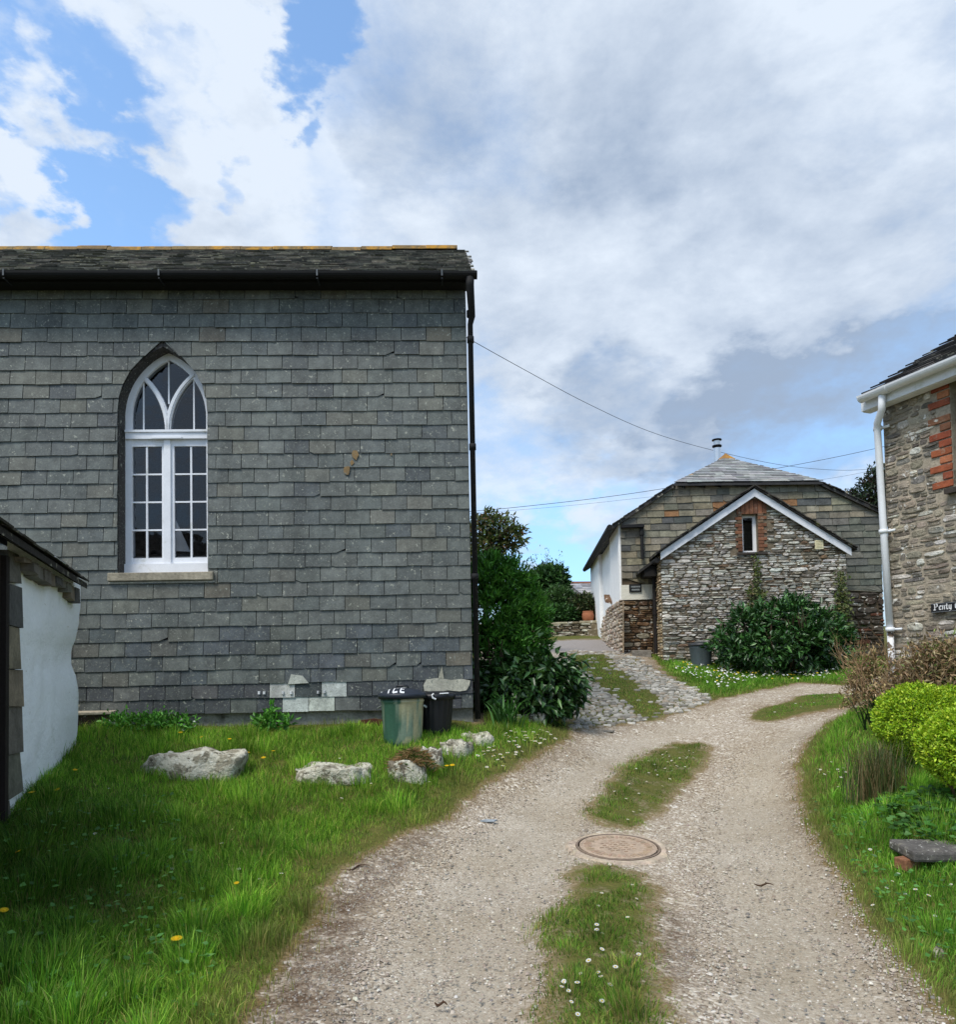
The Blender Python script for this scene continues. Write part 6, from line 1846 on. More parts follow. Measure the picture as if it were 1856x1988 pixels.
def tree(name, label, base, blobs, fol, trunk_h, r, seed, trunk_col=S(70, 58, 46), cat="tree", depth=3):
    root = empty(name, base, 0, label, cat)
    off = np.array(base)
    mb = MB(); random.seed(seed)
    bl = [(np.array(c) - off, rr) for c, rr in blobs]
    top = Vector((0, 0, trunk_h))
    mb.tube([(0, 0, -0.2), (0.02, 0.01, trunk_h * 0.5), tuple(top)], [r * 1.3, r, r * 0.8], trunk_col, 10)
    for c, rr in bl:
        c = Vector(c); mid = top.lerp(c, 0.5) + Vector((random.uniform(-.1, .1), random.uniform(-.1, .1), 0.05))
        mb.tube([tuple(top), tuple(mid), tuple(c)], [r * 0.6, r * 0.4, r * 0.22], trunk_col, 7, cap=False)
        for k in range(5):
            branch(mb, mid.lerp(c, random.uniform(0.1, 1)), (random.uniform(-1, 1), random.uniform(-1, 1), random.uniform(-0.2, 1)), max(rr) * 0.95, r * 0.22, depth - 2, trunk_col, 0.8)
    mb.build("trunk", M['bark'], root)
    foliage("crown", [(tuple(c), rr) for c, rr in bl], mat=M['leaf'], parent=root, **fol)
    return root


tree("garden_tree", "loose olive-brown tree showing beyond the slate building's corner", gnd(945, 1300, 15.0),
     [blob(930, 1030, 15, 30, 24), blob(970, 1022, 15, 30, 22), blob(952, 1056, 15, 34, 22), blob(994, 1046, 15, 26, 20), blob(922, 1080, 15, 28, 24), blob(966, 1088, 15, 30, 16), blob(950, 1002, 15, 18, 14), blob(1000, 1030, 15, 14, 12)],
     dict(n_clump=380, per=7, clump_r=0.05, L_=0.125, W_=0.052, pal=[(.09, .13, .03), (.13, .14, .04), (.15, .09, .04), (.06, .10, .024)], wts=(4, 3, 1.5, 3), shell=0.25, lump=0.5, seed=11, up=0.0, rand=1.1, tone=0.35), 1.7, 0.05, 3)
tree("dark_tree", "dark purple-green tree peeping between the house roof and right cottage", gnd(1700, 1290, 24.0),
     [blob(1700, 960, 24, 34, 34), blob(1672, 965, 24, 20, 16), blob(1690, 928, 24, 18, 20), blob(1730, 930, 24, 30, 40), blob(1655, 958, 24, 10, 8), blob(1740, 990, 24, 40, 30)],
     dict(n_clump=520, per=7, clump_r=0.07, L_=0.14, W_=0.07, pal=[(.022, .045, .018), (.04, .065, .022), (.05, .035, .04), (.014, .025, .012)], wts=(4, 3, 1, 3), shell=0.35, lump=0.45, seed=14, up=0.0, rand=1.1, tone=0.35), 4.0, 0.12, 5)


def bare_shrub():
    b = gnd(1040, 1200, 23.5)
    root = empty("sparse_shrub", b, 0, "thin leggy shrub with bare stems against the sky, beyond the green shrub", "shrub")
    mb = MB(); random.seed(17); tips = []
    hgt = at(1040, 1085, 23.5).z - b[2]
    for i in range(15):
        x = random.uniform(-0.75, 0.75)
        branch(mb, (x * 0.8, random.uniform(-0.3, 0.3), hgt * 0.35), (x * 0.4, random.uniform(-0.2, 0.2), 1), hgt * random.uniform(0.26, 0.40), 0.013, 2, S(126, 116, 96), 0.4, 0.3, tips)
    mb.tube([(0, 0, -0.1), (0, 0, hgt * 0.4)], 0.05, S(110, 100, 84), 8)
    mb.build("stems", M['bark'], root)
    T = np.array([tuple(t) for t in tips]); n = len(T) * 5
    P = np.repeat(T, 5, 0) + rng.normal(size=(n, 3)) * 0.06
    leaf_mesh("leaves", P, rng.normal(size=(n, 3)) + [0, 0, 0.4], rng.normal(size=(n, 3)) * 0.5 + [0, -0.5, 0.7], rng.uniform(0.06, 0.11, n), rng.uniform(0.03, 0.05, n), mix_cols(n, [(.07, .11, .04), (.11, .14, .06), (.05, .08, .03)], (3, 2, 2)), M['leaf'], root)


bare_shrub()
bush = lambda n_, per, L_, W_, pal, wts, seed, bl, **k: dict(dict(blobs=bl, n_clump=n_, per=per, clump_r=0.05, L_=L_, W_=W_, pal=pal, wts=wts, shell=0.72, lump=0.25, seed=seed, up=0.2, tone=0.3), **k)
plant("round_bush", "tall dark round bush on the skyline left of the far slate roof", "bush", gnd(1062, 1215, 22.5), bush(900, 9, 0.15, 0.075, G_DARK, (4, 3, 3, 1.5), 21, [blob(1064, 1130, 22.5, 36, 28), blob(1042, 1150, 22.5, 30, 26), blob(1080, 1145, 22.5, 24, 24)]))
plant("clipped_bush", "clipped dome bush in front of the tall dark round bush", "bush", gnd(1084, 1212, 21.6), bush(900, 10, 0.10, 0.05, [(.055, .12, .03), (.085, .17, .045), (.035, .08, .022)], (3, 3, 2), 22, [blob(1084, 1162, 21.6, 26, 20), blob(1080, 1178, 21.6, 26, 18)], lump=0.1))
plant("low_hedge", "low dark hedge along the top of the garden wall", "hedge", gnd(1080, 1212, 20.9), bush(600, 9, 0.12, 0.06, G_DARK, (4, 3, 3, 1), 23, [blob(1060, 1195, 20.9, 26, 15), blob(1090, 1194, 20.9, 26, 15), blob(1108, 1196, 20.9, 18, 14), blob(1035, 1198, 20.9, 24, 15)]))
plant("tangled_bush", "brownish tangled bush beside the white house wall above the flower pot", "bush", gnd(1132, 1206, 21.2), bush(600, 9, 0.12, 0.055, [(.05, .085, .025), (.08, .10, .035), (.11, .09, .045), (.03, .05, .018)], (3, 3, 1.4, 3), 24, [blob(1132, 1178, 21.0, 22, 20), blob(1145, 1190, 21.0, 20, 16), blob(1118, 1192, 21.0, 16, 14)]))
plant("rhododendron", "large dark evergreen bush spreading in front of the stone annex", "bush", gnd(1530, 1300, 13.4),
      dict(blobs=[blob(1450, 1232, 13.5, 50, 42), blob(1520, 1212, 13.6, 58, 44), blob(1588, 1228, 13.5, 50, 45), blob(1622, 1258, 13.3, 36, 40), blob(1555, 1255, 13.2, 60, 48), blob(1480, 1262, 13.2, 55, 34), blob(1418, 1256, 13.4, 32, 28), blob(1540, 1178, 13.8, 26, 16)],
           n_clump=950, per=9, clump_r=0.05, L_=0.135, W_=0.05, pal=[(.03, .095, .02), (.048, .14, .028), (.018, .058, .013), (.095, .21, .055)], wts=(4, 3, 3, 0.9), shell=0.68, lump=0.28, seed=27, up=0.05, droop=0.1, tone=0.35, curl=0.15), mat='gloss_leaf', stem=dict(L=0.7, r=0.03, n=6, w=0.3, d=2, seed=8))
plant("withered_shrub", "brown withered shrub crowding the cottage corner around the white downpipe", "shrub", gnd(1722, 1385, 7.6),
      dict(blobs=[blob(1690, 1305, 8.0, 36, 50), blob(1668, 1340, 8.2, 26, 34), blob(1705, 1362, 7.7, 36, 40), blob(1765, 1305, 6.85, 30, 34), blob(1745, 1345, 6.95, 30, 36)],
           n_clump=560, per=7, clump_r=0.05, L_=0.06, W_=0.017, pal=[(.40, .29, .15), (.31, .21, .11), (.50, .38, .22), (.20, .14, .07), (.18, .23, .06)], wts=(4, 4, 2, 3, 1), shell=0.2, lump=0.4, seed=31, up=0.3, rand=1.3, tone=0.35), part="leaves", stem=dict(L=0.42, r=0.004, n=20, w=0.3, d=2, seed=10, col=S(150, 122, 90)))
plant("withered_shrub", "brown-green withered shrub under the cottage name plate, behind the lime shrubs", "shrub", gnd(1815, 1370, 6.75),
      dict(blobs=[blob(1800, 1285, 6.75, 34, 38), blob(1840, 1275, 6.6, 36, 36), blob(1870, 1300, 6.5, 40, 50), blob(1820, 1330, 6.7, 40, 30)],
           n_clump=470, per=7, clump_r=0.05, L_=0.055, W_=0.017, pal=[(.38, .28, .15), (.30, .20, .11), (.20, .26, .07), (.19, .13, .07), (.46, .35, .20)], wts=(4, 4, 2, 3, 1.5), shell=0.2, lump=0.4, seed=33, up=0.3, rand=1.3, tone=0.35), part="leaves", stem=dict(L=0.38, r=0.004, n=18, w=0.3, d=2, seed=12, col=S(150, 122, 90)))
LIME = [(.40, .56, .028), (.30, .48, .022), (.52, .66, .045), (.17, .33, .018)]
plant("lime_shrub", "clipped lime green dome shrub behind, nearer the white downpipe", "shrub", gnd(1790, 1465, 6.35),
      dict(blobs=[blob(1792, 1402, 6.35, 86, 68, 80), blob(1850, 1396, 6.4, 60, 58)], n_clump=4200, per=9, clump_r=0.013, L_=0.026, W_=0.014, pal=LIME, wts=(4, 3, 2, 2), shell=0.86, lump=0.09, seed=41, up=0.35, rand=1.0, tone=0.22), stem=dict(L=0.22, r=0.012, n=9, w=0.06, d=2, seed=14, col=S(84, 70, 50)))
plant("lime_shrub", "clipped lime green dome shrub in front, cut by the right frame edge", "shrub", gnd(1872, 1530, 5.15),
      dict(blobs=[blob(1872, 1452, 5.15, 76, 72, 76), blob(1905, 1445, 5.15, 70, 66)], n_clump=3600, per=9, clump_r=0.013, L_=0.026, W_=0.014, pal=LIME, wts=(4, 3, 2.4, 1.6), shell=0.86, lump=0.09, seed=43, up=0.35, rand=1.0, tone=0.22), stem=dict(L=0.22, r=0.012, n=9, w=0.06, d=2, seed=15, col=S(84, 70, 50)))
plant("weed", "leafy dock weed sprouting by the plinth left of the pale slates", "weed", gnd(520, 1412, 7.85), dict(blobs=[blob(522, 1400, 7.85, 18, 18), blob(505, 1405, 7.85, 14, 10), blob(545, 1404, 7.85, 16, 10), blob(530, 1385, 7.85, 6, 14)], n_clump=70, per=5, clump_r=0.03, L_=0.075, W_=0.032, pal=G_BRIGHT, wts=(3, 3, 3, 1), shell=0.3, lump=0.4, seed=51, up=0.5))
plant("weed", "low white-flecked weed patch beside the stone step under the wall", "weed", gnd(270, 1415, 7.7), dict(blobs=[blob(235, 1404, 7.7, 30, 14), blob(290, 1402, 7.75, 36, 14), blob(345, 1406, 7.8, 30, 12)], n_clump=200, per=6, clump_r=0.03, L_=0.055, W_=0.028, pal=G_BRIGHT + [(.5, .5, .48)], wts=(3, 3, 3, 1, 0.35), shell=0.3, lump=0.4, seed=53, up=0.5))


def ivy():
    ya = -0.77
    root = empty("ivy", FH.w(*[(lambda p: (p[0], ya - 0.05, p[1]))(FH.px(1470, 1175, ya))][0]), FH.rz, "thin ivy climbing the stone annex below its window", "ivy")
    r2 = empty("ivy", FH.w(*[(lambda p: (p[0], ya - 0.05, p[1]))(FH.px(1632, 1225, ya))][0]), FH.rz, "ivy patch on the annex's right corner above the evergreen bush", "ivy")
    for rt, strips in ((root, [((1466, 1078), (1470, 1170), 7), ((1460, 1140), (1455, 1190), 9), ((1485, 1145), (1472, 1190), 8)]), (r2, [((1632, 1110), (1628, 1225), 12), ((1642, 1150), (1648, 1235), 10)])):
        loc = FH.i @ Vector(rt.location); P = []
        st = MB()
        for (a, b, w) in strips:
            pa, pb = FH.px(*a, ya - 0.05), FH.px(*b, ya - 0.05)
            st.tube([(pb[0] - loc.x, 0.0, pb[1] - loc.z), ((pa[0] + pb[0]) / 2 - loc.x + 0.03, 0.0, (pa[1] + pb[1]) / 2 - loc.z), (pa[0] - loc.x, 0.0, pa[1] - loc.z)], [0.012, 0.009, 0.004], S(70, 56, 40), 6)
            n = int(math.dist(a, b) * w * 0.17)
            for k in range(n):
                t = random.random(); P.append((pa[0] + (pb[0] - pa[0]) * t + random.gauss(0, w * 0.005), ya - 0.06 - random.random() * 0.05, pa[1] + (pb[1] - pa[1]) * t + random.gauss(0, 0.02)))
        P = np.array(P) - np.array(loc); n = len(P)
        leaf_mesh("leaves", P, rng.normal(size=(n, 3)) * [1, 0.3, 1] + [0, -0.2, -0.4], rng.normal(size=(n, 3)) * 0.4 + [0, -1, 0.5], rng.uniform(0.05, 0.085, n), rng.uniform(0.04, 0.07, n), mix_cols(n, [(.10, .13, .03), (.14, .16, .05), (.06, .09, .02), (.17, .15, .06)], (3, 2, 2, 1)), M['leaf'], rt)
        st.build("stems", M['bark'], rt)


ivy()


# ------------------------------------------------------------------ grass, pebbles, flowers
def sample(xr, yr, n, seed, near=0.0):
    r = np.random.default_rng(seed)
    X = r.uniform(*xr, n); Y = r.uniform(*yr, n)
    if near:
        keep = r.random(n) < np.clip((near / np.maximum(Y, 0.5)) ** 1.3, 0.12, 1); X, Y = X[keep], Y[keep]
    return X, Y, r


def edge_fraction(X, Y, keys, rad):
    f = np.zeros(len(X))
    for k in range(8):
        a = 2 * math.pi * k / 8
        x, y = X + rad * math.cos(a), Y + rad * math.sin(a)
        g = region_masks(x, y, height0(x, y)); m = np.zeros(len(X), bool)
        for key in keys: m |= g[key]
        f += m
    return f / 8


def grass(name, keys, xr, yr, n, L_, W_, pal, wts, seed, near=0.0, rad=0.2, dry=0.6, tuft=0.5, zoff=0.0, thin=0.0, clump=0, fuzz=0.05, kmax=2.1):
    X, Y, r = sample(xr, yr, n, seed, near)
    fx, fy = X + r.normal(0, fuzz, len(X)), Y + r.normal(0, fuzz, len(X))
    g = region_masks(fx, fy, height0(fx, fy)); m = np.zeros(len(X), bool)
    for k in keys: m |= g[k]
    if 'lawn' in keys: m &= ~((X < 0.05) & (Y > 8.16))
    X, Y = X[m], Y[m]
    inn = edge_fraction(X, Y, keys, rad)
    t = wob(X * 1.9, Y * 1.9, 2.2) * 0.5 + wob(X * 5.1, Y * 5.1, 0.7) * 0.4
    if thin:
        keep = r.random(len(X)) < np.clip(inn * 1.25 + 0.12 + t * thin, 0.08, 1); X, Y, inn, t = X[keep], Y[keep], inn[keep], t[keep]
    n = len(X)
    Z = height(X, Y) + zoff
    ln = L_ * r.uniform(0.45, 1.25, n) * (0.35 + 0.65 * inn ** 1.5) * np.clip(1 + tuft * t, 0.35, 2.2)
    az = r.uniform(0, 2 * math.pi, n) + wob(X * 1.3, Y * 1.3, 9) * 1.5; lean = r.uniform(0.05, 0.75, n)
    dx, dy = np.cos(az) * lean, np.sin(az) * lean
    shade = np.ones(n)
    if clump:                                                  # tussocks: longer blades splaying out of a centre
        kx, ky = r.uniform(*xr, clump), r.uniform(*yr, clump); kr = r.uniform(0.07, 0.20, clump); kl = r.uniform(1.1, kmax, clump); ks = r.uniform(0.55, 1.5, clump)
        for a in range(0, n, 20000):
            d2 = np.hypot(X[a:a + 20000, None] - kx[None], Y[a:a + 20000, None] - ky[None]) / kr[None]
            j = d2.argmin(1); q = d2[np.arange(len(j)), j]; ins = q < 1; f = np.where(ins, 1 - q * 0.6, 0)
            ln[a:a + 20000] *= 1 + f * (kl[j] - 1); shade[a:a + 20000] = np.where(ins, 1 + (ks[j] - 1) * np.clip(1.3 - q, 0, 1), 1)
            ox, oy = (X[a:a + 20000] - kx[j]) / kr[j], (Y[a:a + 20000] - ky[j]) / kr[j]
            dx[a:a + 20000] = np.where(ins, dx[a:a + 20000] * 0.5 + ox * 0.5, dx[a:a + 20000]); dy[a:a + 20000] = np.where(ins, dy[a:a + 20000] * 0.5 + oy * 0.5, dy[a:a + 20000])
        lean = np.minimum(np.hypot(dx, dy), 0.95)
    sa = r.uniform(0, 2 * math.pi, n)
    sx, sy = np.cos(sa), np.sin(sa)
    w = W_ * r.uniform(0.6, 1.3, n) / 2 * (1 + 0.055 * np.maximum(Y - 4, 0))
    B = np.stack([X, Y, Z - 0.006], 1); Sd = np.stack([sx * w, sy * w, np.zeros(n)], 1)
    mid = B + np.stack([dx * ln * 0.35, dy * ln * 0.35, ln * 0.6], 1)
    tip = B + np.stack([dx * ln * 1.0, dy * ln * 1.0, ln * np.sqrt(np.maximum(0.15, 1 - lean ** 2 * 0.9))], 1)
    V = np.stack([B - Sd, B + Sd, mid + Sd * 0.75, mid - Sd * 0.75, tip], 1).reshape(-1, 3)
    i = np.arange(n) * 5
    T = np.concatenate([np.stack([i, i + 1, i + 2], 1), np.stack([i, i + 2, i + 3], 1), np.stack([i + 3, i + 2, i + 4], 1)])
    C = mix_cols(n, pal, wts, 0.25, 0.08)
    C *= np.clip(1 + 0.35 * wob(X * 0.9, Y * 0.9, 6.1) + 0.2 * t, 0.45, 1.6)[:, None] * shade[:, None]
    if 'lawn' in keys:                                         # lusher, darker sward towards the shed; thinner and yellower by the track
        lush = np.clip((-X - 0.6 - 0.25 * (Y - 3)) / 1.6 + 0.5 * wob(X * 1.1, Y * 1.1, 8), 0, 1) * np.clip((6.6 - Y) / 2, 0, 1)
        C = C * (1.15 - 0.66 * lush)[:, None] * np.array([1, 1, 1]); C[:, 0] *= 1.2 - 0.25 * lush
    d = np.clip((1 - inn) * dry * 1.6 + r.normal(0, 0.16, n) - 0.12, 0, 0.95)[:, None]
    C = C * (1 - d) + np.array([.30, .235, .09]) * r.uniform(0.6, 1.3, (n, 1)) * d
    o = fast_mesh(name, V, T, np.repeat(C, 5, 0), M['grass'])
    return tag(o, kind='stuff')


LAWN_PAL = [(.125, .32, .024), (.19, .42, .036), (.055, .18, .016), (.28, .50, .065), (.42, .46, .13)]
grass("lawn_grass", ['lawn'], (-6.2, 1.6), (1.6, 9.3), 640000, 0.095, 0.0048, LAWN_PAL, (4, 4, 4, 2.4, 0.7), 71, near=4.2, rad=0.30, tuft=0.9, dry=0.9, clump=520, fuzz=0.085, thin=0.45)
grass("verge_grass", ['verge'], (1.4, 6.2), (1.6, 9.5), 330000, 0.075, 0.0044, LAWN_PAL, (3, 4, 2, 2.2, 0.6), 72, near=4.5, rad=0.24, dry=0.85, clump=260, fuzz=0.07, thin=0.35)
ISLE_PAL = [(.13, .27, .03), (.20, .36, .045), (.30, .36, .07), (.40, .34, .12), (.05, .12, .018)]
grass("track_grass", ['isle'], (-0.4, 3.4), (1.8, 9.2), 360000, 0.048, 0.0046, ISLE_PAL, (4, 4, 2.4, 1.6, 2.6), 73, near=5.0, rad=0.13, dry=0.4, thin=0.9, tuft=1.0, clump=300, kmax=1.6)
grass("bank_grass", ['bank'], (2.6, 8.5), (10.3, 15.0), 90000, 0.095, 0.008, LAWN_PAL, (3, 4, 2, 3, 1), 74, rad=0.25)
grass("side_grass", ['side'], (3.2, 6.5), (8.4, 12.6), 60000, 0.06, 0.006, LAWN_PAL, (3, 4, 2, 2, 0.8), 75, rad=0.15)
grass("lane_moss", ['moss'], (0.8, 4.6), (8.8, 18.5), 70000, 0.036, 0.007, ISLE_PAL, (2.5, 2.5, 3, 2.5, 2), 76, rad=0.2, dry=0.4)


def cobble_moss():
    X, Y, r = sample((0.6, 4.6), (8.8, 17.5), 26000, 77)
    g = region_masks(X, Y, height0(X, Y)); k = g['cobble'] & ~g['moss'] & (wob(X * 2, Y * 2, 3) > 0.12)
    return X[k], Y[k]


def dry_tuft():
    c = at(800, 1448, 6.78); n = 1100; r = np.random.default_rng(79)
    X = c.x + r.normal(0, 0.085, n); Y = c.y + r.normal(0, 0.07, n); Z0 = hz(c.x, c.y) + 0.245
    root = (c.x, c.y, hz(c.x, c.y))
    P = np.stack([X, Y, Z0 - 1.2 * ((X - c.x) ** 2 + (Y - c.y) ** 2) ** 0.5 * 0.6], 1)
    az = r.uniform(0, 6.28, n)
    A = np.stack([np.cos(az), np.sin(az) - 0.4, r.uniform(-0.2, 0.9, n)], 1)
    C = mix_cols(n, [(.42, .30, .15), (.32, .21, .10), (.20, .20, .07), (.08, .17, .03)], (4, 3, 2, 2))
    o = leaf_mesh("dry_grass_tuft", P, A, np.tile([0, -0.3, 1.0], (n, 1)), r.uniform(0.05, 0.12, n), r.uniform(0.004, 0.007, n), C, M['grass'], curl=0.25)
    tag(o, "dry brown grass tuft on top of the spotted boulder before the green dustbin", "grass tuft")


dry_tuft()


def pebbles():
    X, Y, r = sample((-2.4, 4.2), (1.9, 8.6), 230000, 81, near=3.6)
    Z = height(X, Y); g = region_masks(X, Y, Z)
    dens = np.where(g['wear'], 0.26, 0.6) * np.clip(1 + 0.7 * wob(X * 1.3, Y * 1.3, 4.4), 0.3, 1.8) * np.where(g['dark'], 1.25, 1)
    dens = np.where(g['isle'], 0.06, dens)
    k = ~(g['lawn'] | g['verge'] | g['side'] | g['bank'] | g['cobble'] | g['beyond']) & (r.random(len(X)) < dens)
    mc = at(1200, 1642, 5.6); k &= np.hypot(X - mc.x, Y - mc.y) > 0.36
    X, Y, Z = X[k], Y[k], Z[k] - 0.010 * g['wear'][k]; n = len(X)
    # flattened six-sided chips
    s = np.clip(r.lognormal(-5.38, 0.42, n), 0.0025, 0.014); el = r.uniform(0.6, 1.0, n); a0 = r.uniform(0, 6.28, n); h = s * r.uniform(0.35, 0.75, n)
    vs = []
    for ring, (sc, hh) in enumerate(((1.0, -0.1), (0.72, 1.0))):
        for q in range(6):
            a = 2 * math.pi * q / 6 + r.uniform(-0.25, 0.25, n); rr = s * sc * r.uniform(0.8, 1.15, n)
            x, y = rr * np.cos(a), rr * el * np.sin(a)
            vs.append(np.stack([X + x * np.cos(a0) - y * np.sin(a0), Y + x * np.sin(a0) + y * np.cos(a0), Z + h * hh * r.uniform(0.8, 1.2, n)], 1))
    V = np.stack(vs, 1).reshape(-1, 3); i = np.arange(n) * 12
    Fq = [np.stack([i + q, i + (q + 1) % 6, i + 6 + (q + 1) % 6, i + 6 + q], 1) for q in range(6)]
    Fq += [np.stack([i + 6, i + 7, i + 8, i + 9], 1), np.stack([i + 6, i + 9, i + 10, i + 11], 1)]
    C = mix_cols(n, [S(156, 145, 130), S(172, 162, 147), S(130, 118, 104), S(188, 180, 166), S(206, 201, 192), S(146, 133, 120), S(122, 118, 112)], (4, 4, 3, 2, 0.35, 3, 0.6), 0.15, 0.04)
    C = np.where(g['dark'][k][:, None], C * 0.7, C)
    o = fast_mesh("gravel", V, np.concatenate(Fq), np.repeat(C, 12, 0), M['pebble'])
    tag(o, kind='stuff')


pebbles()


def leafy_cover(name, pts, n, L_, W_, pal, wts, seed, h=0.06):
    """broad leaves scattered low over a patch of ground given by photo polygon and depth range"""
    r = np.random.default_rng(seed)
    poly, xr, yr = pts
    X, Y = r.uniform(*xr, n * 8), r.uniform(*yr, n * 8); Z = height(X, Y); px, py = project(X, Y, Z)
    k = np.where(in_poly(px, py, poly))[0][:n]; X, Y, Z = X[k], Y[k], Z[k]; m = len(X)
    az = r.uniform(0, 6.28, m)
    A = np.stack([np.cos(az), np.sin(az) - 0.3, r.uniform(-0.2, 0.4, m)], 1); N_ = np.stack([r.normal(0, .35, m), r.normal(-.35, .35, m), np.ones(m)], 1)
    o = leaf_mesh(name, np.stack([X, Y, Z + r.uniform(0.02, h, m)], 1), A, N_, L_ * r.uniform(0.6, 1.2, m), W_ * r.uniform(0.6, 1.2, m), mix_cols(m, pal, wts), M['leaf'], fold=0.1, broad=0.35)
    tag(o, kind='stuff')


leafy_cover("ground_ivy_leaves", ([(1700, 1570), (1760, 1545), (1880, 1545), (1900, 1665), (1770, 1655), (1715, 1620)], (2.4, 5.0), (4.3, 6.4)), 700, 0.055, 0.045, [(.05, .15, .02), (.08, .20, .04), (.03, .09, .015)], (3, 2, 3), 83, 0.09)
leafy_cover("verge_weed_leaves", ([(1570, 1560), (1700, 1570), (1720, 1640), (1880, 1700), (1880, 1960), (1780, 1860), (1650, 1690)], (1.6, 5.0), (2.8, 6.8)), 420, 0.04, 0.026, [(.07, .20, .03), (.10, .26, .05), (.04, .12, .02)], (2, 2, 2), 85, 0.07)
leafy_cover("clover_leaves", ([(0, 1590), (330, 1560), (430, 1800), (420, 1988), (0, 1988)], (-3.6, -0.6), (2.2, 6.0)), 520, 0.042, 0.032, [(.06, .18, .03), (.10, .24, .05), (.04, .12, .02)], (1, 1, 1), 84, 0.10)


def daisy_mesh(name, petal, eye, R, np_=14, stem=0.05):
    mb = MB()
    for k in range(np_):
        a = 2 * math.pi * k / np_; w = 2 * math.pi / np_ * 0.42
        p = lambda r, t, z: (r * math.cos(t), r * math.sin(t), stem + z)
        mb.poly([p(R * 0.25, a - w, 0), p(R * 0.8, a - w * 0.9, R * 0.12), p(R, a, R * 0.1), p(R * 0.8, a + w * 0.9, R * 0.12), p(R * 0.25, a + w, 0)], petal)
    b = len(mb.v)
    mb.lathe([(R * 0.36, stem + 0.0), (R * 0.33, stem + R * 0.14), (R * 0.15, stem + R * 0.22), (R * 0.02, stem + R * 0.23)], eye, 8)
    mb.tube([(0.004, 0, -0.01), (0.002, 0.001, stem * 0.5), (0, 0, stem)], 0.0011, (.05, .12, .02), 4, cap=False)
    return mb.build(name, M['petal'])


def scatter_flowers(proto, name, label, cat, group, pts, seed, scale=(0.8, 1.15), tilt=0.35, first=[None]):
    r = random.Random(seed)
    for i, (x, y) in enumerate(pts):
        if proto.get('used'): o = proto_obj = bpy.data.objects[proto['obj']].copy(); COL.objects.link(o)
        else: o = bpy.data.objects[proto['obj']]; proto['used'] = True
        o.location = (x, y, hz(x, y) + proto.get('lift', 0)); s = r.uniform(*scale); o.scale = (s, s, s)
        o.rotation_euler = (r.uniform(0, tilt), r.uniform(-tilt, tilt), r.uniform(-0.7, 0.7))
        tag(o, label, cat, group)


def on_ground(px, py):
    """walk the view ray down to the terrain"""
    d = ray(px, py); lo, t = 1.0, 1.0
    while t < 25:
        p = CAM + d * t
        if p.z < hz(p.x, p.y): break
        lo = t; t += 0.06
    for _ in range(14):
        m = (lo + t) / 2; p = CAM + d * m
        if p.z < hz(p.x, p.y): t = m
        else: lo = m
    p = CAM + d * t
    return p.x, p.y


WHITE, EYE, YEL = (.80, .80, .78), (.62, .42, .03), (.80, .52, .015)
_d = daisy_mesh("daisy", WHITE, EYE, 0.0125, 14, 0.035); DAISY = dict(obj=_d.name, lift=0.008)
_n = daisy_mesh("dandelion", YEL, (.78, .46, .01), 0.024, 22, 0.055); DANDY = dict(obj=_n.name, lift=0.05)


def rand_in(poly, n, seed):
    r = random.Random(seed); xs = [p[0] for p in poly]; ys = [p[1] for p in poly]; out = []
    while len(out) < n:
        x, y = r.uniform(min(xs), max(xs)), r.uniform(min(ys), max(ys))
        if in_poly(np.array([x]), np.array([y]), poly)[0] and 0 < x < 1900: out.append((x, y))
    return out


near_d = [(1103, 1938), (1092, 1925), (1088, 1932), (1122, 1928), (1095, 1918), (1106, 1960), (1132, 1906), (1165, 1905), (1170, 1912), (1195, 1895), (1148, 1882), (1165, 1858), (1160, 1820), (1158, 1810), (1168, 1825), (1160, 1770), (1168, 1746), (1220, 1795), (1233, 1755), (1228, 1730), (1182, 1690), (1168, 1960), (1120, 1985), (1180, 1930), (1240, 1870)]
scatter_flowers(DAISY, "daisy", "white daisy in the grass strip between the manhole cover and the bottom of the frame", "daisy", "daisies in the near grass strip", [on_ground(*p) for p in near_d], 1)
far_d = [(1225, 1530), (1235, 1500), (1260, 1508), (1275, 1505), (1292, 1500), (1305, 1503), (1330, 1495), (1340, 1490), (1320, 1478), (1345, 1478), (1300, 1520), (1285, 1535), (1255, 1525), (1240, 1548), (1215, 1560), (1195, 1545), (1228, 1585), (1240, 1583), (1218, 1600), (1310, 1488), (1328, 1472), (1270, 1492)] + rand_in([(1260, 1470), (1360, 1460), (1350, 1500), (1240, 1540)], 16, 4)
scatter_flowers(DAISY, "daisy", "white daisy in the curved grass strip beyond the manhole cover", "daisy", "daisies in the far grass strip", [on_ground(*p) for p in far_d], 2)
law_d = [(1000, 1425), (985, 1435), (1012, 1430), (1020, 1440), (1035, 1432), (1042, 1438), (1052, 1428), (1060, 1432), (1068, 1436), (990, 1445), (998, 1452), (1004, 1458), (1015, 1448), (1008, 1462), (1075, 1445), (1030, 1450), (958, 1490), (968, 1485), (945, 1500), (975, 1500), (925, 1480), (938, 1470)] + rand_in([(930, 1480), (985, 1425), (1080, 1425), (1060, 1450), (970, 1490)], 30, 6)
scatter_flowers(DAISY, "daisy", "white daisy in the lawn edge right of the boulders", "daisy", "daisies right of the boulders", [on_ground(*p) for p in law_d], 3, scale=(1.3, 1.9))
lawn_d = [(700, 1500), (707, 1495), (430, 1650), (452, 1620), (185, 1630), (210, 1540), (545, 1710), (522, 1765), (465, 1700), (660, 1560), (720, 1530), (815, 1530), (835, 1525), (600, 1470), (820, 1500), (660, 1480), (740, 1520), (505, 1720), (180, 1690), (330, 1700)]
scatter_flowers(DAISY, "daisy", "white daisy scattered in the main lawn left of the track", "daisy", "daisies in the main lawn", [on_ground(*p) for p in lawn_d], 4)
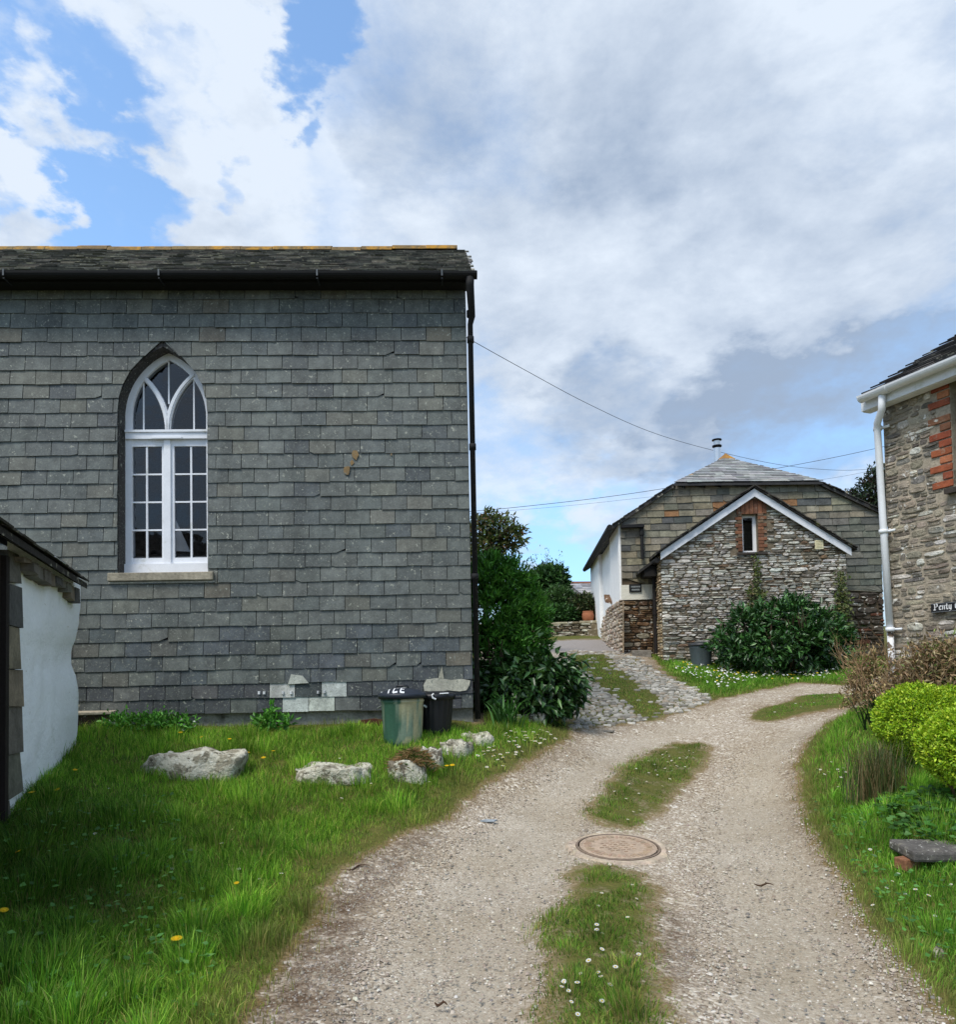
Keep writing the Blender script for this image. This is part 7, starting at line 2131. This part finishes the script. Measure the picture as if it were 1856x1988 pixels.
ver_d = [(1585, 1500), (1595, 1502), (1600, 1512), (1610, 1507), (1630, 1505), (1636, 1500), (1640, 1518), (1625, 1525), (1720, 1735), (1730, 1722), (1780, 1742), (1760, 1748), (1848, 1728), (1745, 1710), (1800, 1752), (1690, 1660), (1700, 1770), (1815, 1790)] + rand_in([(1600, 1480), (1650, 1480), (1660, 1540), (1620, 1540)], 6, 9)
scatter_flowers(DAISY, "daisy", "white daisy in the right verge", "daisy", "daisies in the right verge", [on_ground(*p) for p in ver_d], 5)
side_d = [(1505, 1390), (1555, 1378), (1545, 1372), (1600, 1360), (1620, 1358), (1640, 1362), (1580, 1370)]
scatter_flowers(DAISY, "daisy", "white daisy in the narrow grass wedge where the tracks part", "daisy", "daisies in the grass wedge", [on_ground(*p) for p in side_d], 6, scale=(1.0, 1.5))
scatter_flowers(DANDY, "dandelion", "largest yellow dandelion, open in the foreground lawn", "dandelion", "dandelions in the lawn", [on_ground(342, 1868)], 7, scale=(1.2, 1.25))
scatter_flowers(DANDY, "dandelion", "yellow dandelion at the foot of the limewashed wall", "dandelion", "dandelions by the white wall", [on_ground(*p) for p in ((115, 1556), (143, 1516), (62, 1566), (42, 1682))], 8)
scatter_flowers(DANDY, "dandelion", "yellow dandelion in the lawn around the big boulder", "dandelion", "dandelions by the boulder", [on_ground(*p) for p in ((358, 1500), (445, 1452), (395, 1450), (350, 1442), (530, 1478), (512, 1492), (480, 1480))], 9)
scatter_flowers(DANDY, "dandelion", "yellow dandelion of the close pair at the lawn edge near the track", "dandelion", "dandelions near the track", [on_ground(*p) for p in ((868, 1508), (879, 1507))], 10)
scatter_flowers(DANDY, "dandelion", "yellow dandelion half cut by the left frame edge", "dandelion", "dandelions in the lawn", [on_ground(4, 1803)], 11)
scatter_flowers(DANDY, "dandelion", "yellow dandelion nearest the worn grass edge, left of the twig", "dandelion", "dandelions in the lawn", [on_ground(460, 1742)], 12, scale=(0.7, 0.75))


def flower_patch():
    """the dense drift of white and yellow flowers before the evergreen bush"""
    r = np.random.default_rng(91); poly = [(1420, 1290), (1500, 1284), (1580, 1292), (1625, 1308), (1600, 1324), (1500, 1326), (1440, 1330), (1400, 1345), (1340, 1322), (1300, 1300), (1330, 1292)]
    X, Y = r.uniform(3.0, 8.5, 30000), r.uniform(10.5, 14.3, 30000); Z = height(X, Y); px, py = project(X, Y, Z)
    k = in_poly(px, py, poly) & (r.random(30000) < np.where((px > 1400) & (py < 1318), 0.13, 0.05))
    X, Y, Z = X[k], Y[k], Z[k]; n = len(X); R = r.uniform(0.012, 0.022, n)
    V, Fc = [], []
    nrm = np.stack([r.normal(0, .3, n), r.normal(-.5, .3, n), np.ones(n)], 1); nrm = unit(nrm)
    t1 = unit(np.cross(nrm, np.tile([0, 1.0, 0.1], (n, 1)))); t2 = np.cross(nrm, t1)
    c = np.stack([X, Y, Z + r.uniform(0.06, 0.13, n)], 1)
    V = np.stack([c + (t1 * math.cos(a) + t2 * math.sin(a)) * R[:, None] for a in np.linspace(0, 2 * math.pi, 9)[:8]] + [c + nrm * 0.006], 1).reshape(-1, 3)
    i = np.arange(n) * 9; T = np.concatenate([np.stack([i + q, i + (q + 1) % 8, i + 8], 1) for q in range(8)])
    C = mix_cols(n, [WHITE, (.75, .55, .04), (.5, .55, .3)], (6, 1.6, 1), 0.1, 0.03)
    tag(fast_mesh("wild_flowers", V, T, np.repeat(C, 9, 0), M['petal']), kind='stuff')


flower_patch()
print("objects", len(bpy.data.objects))
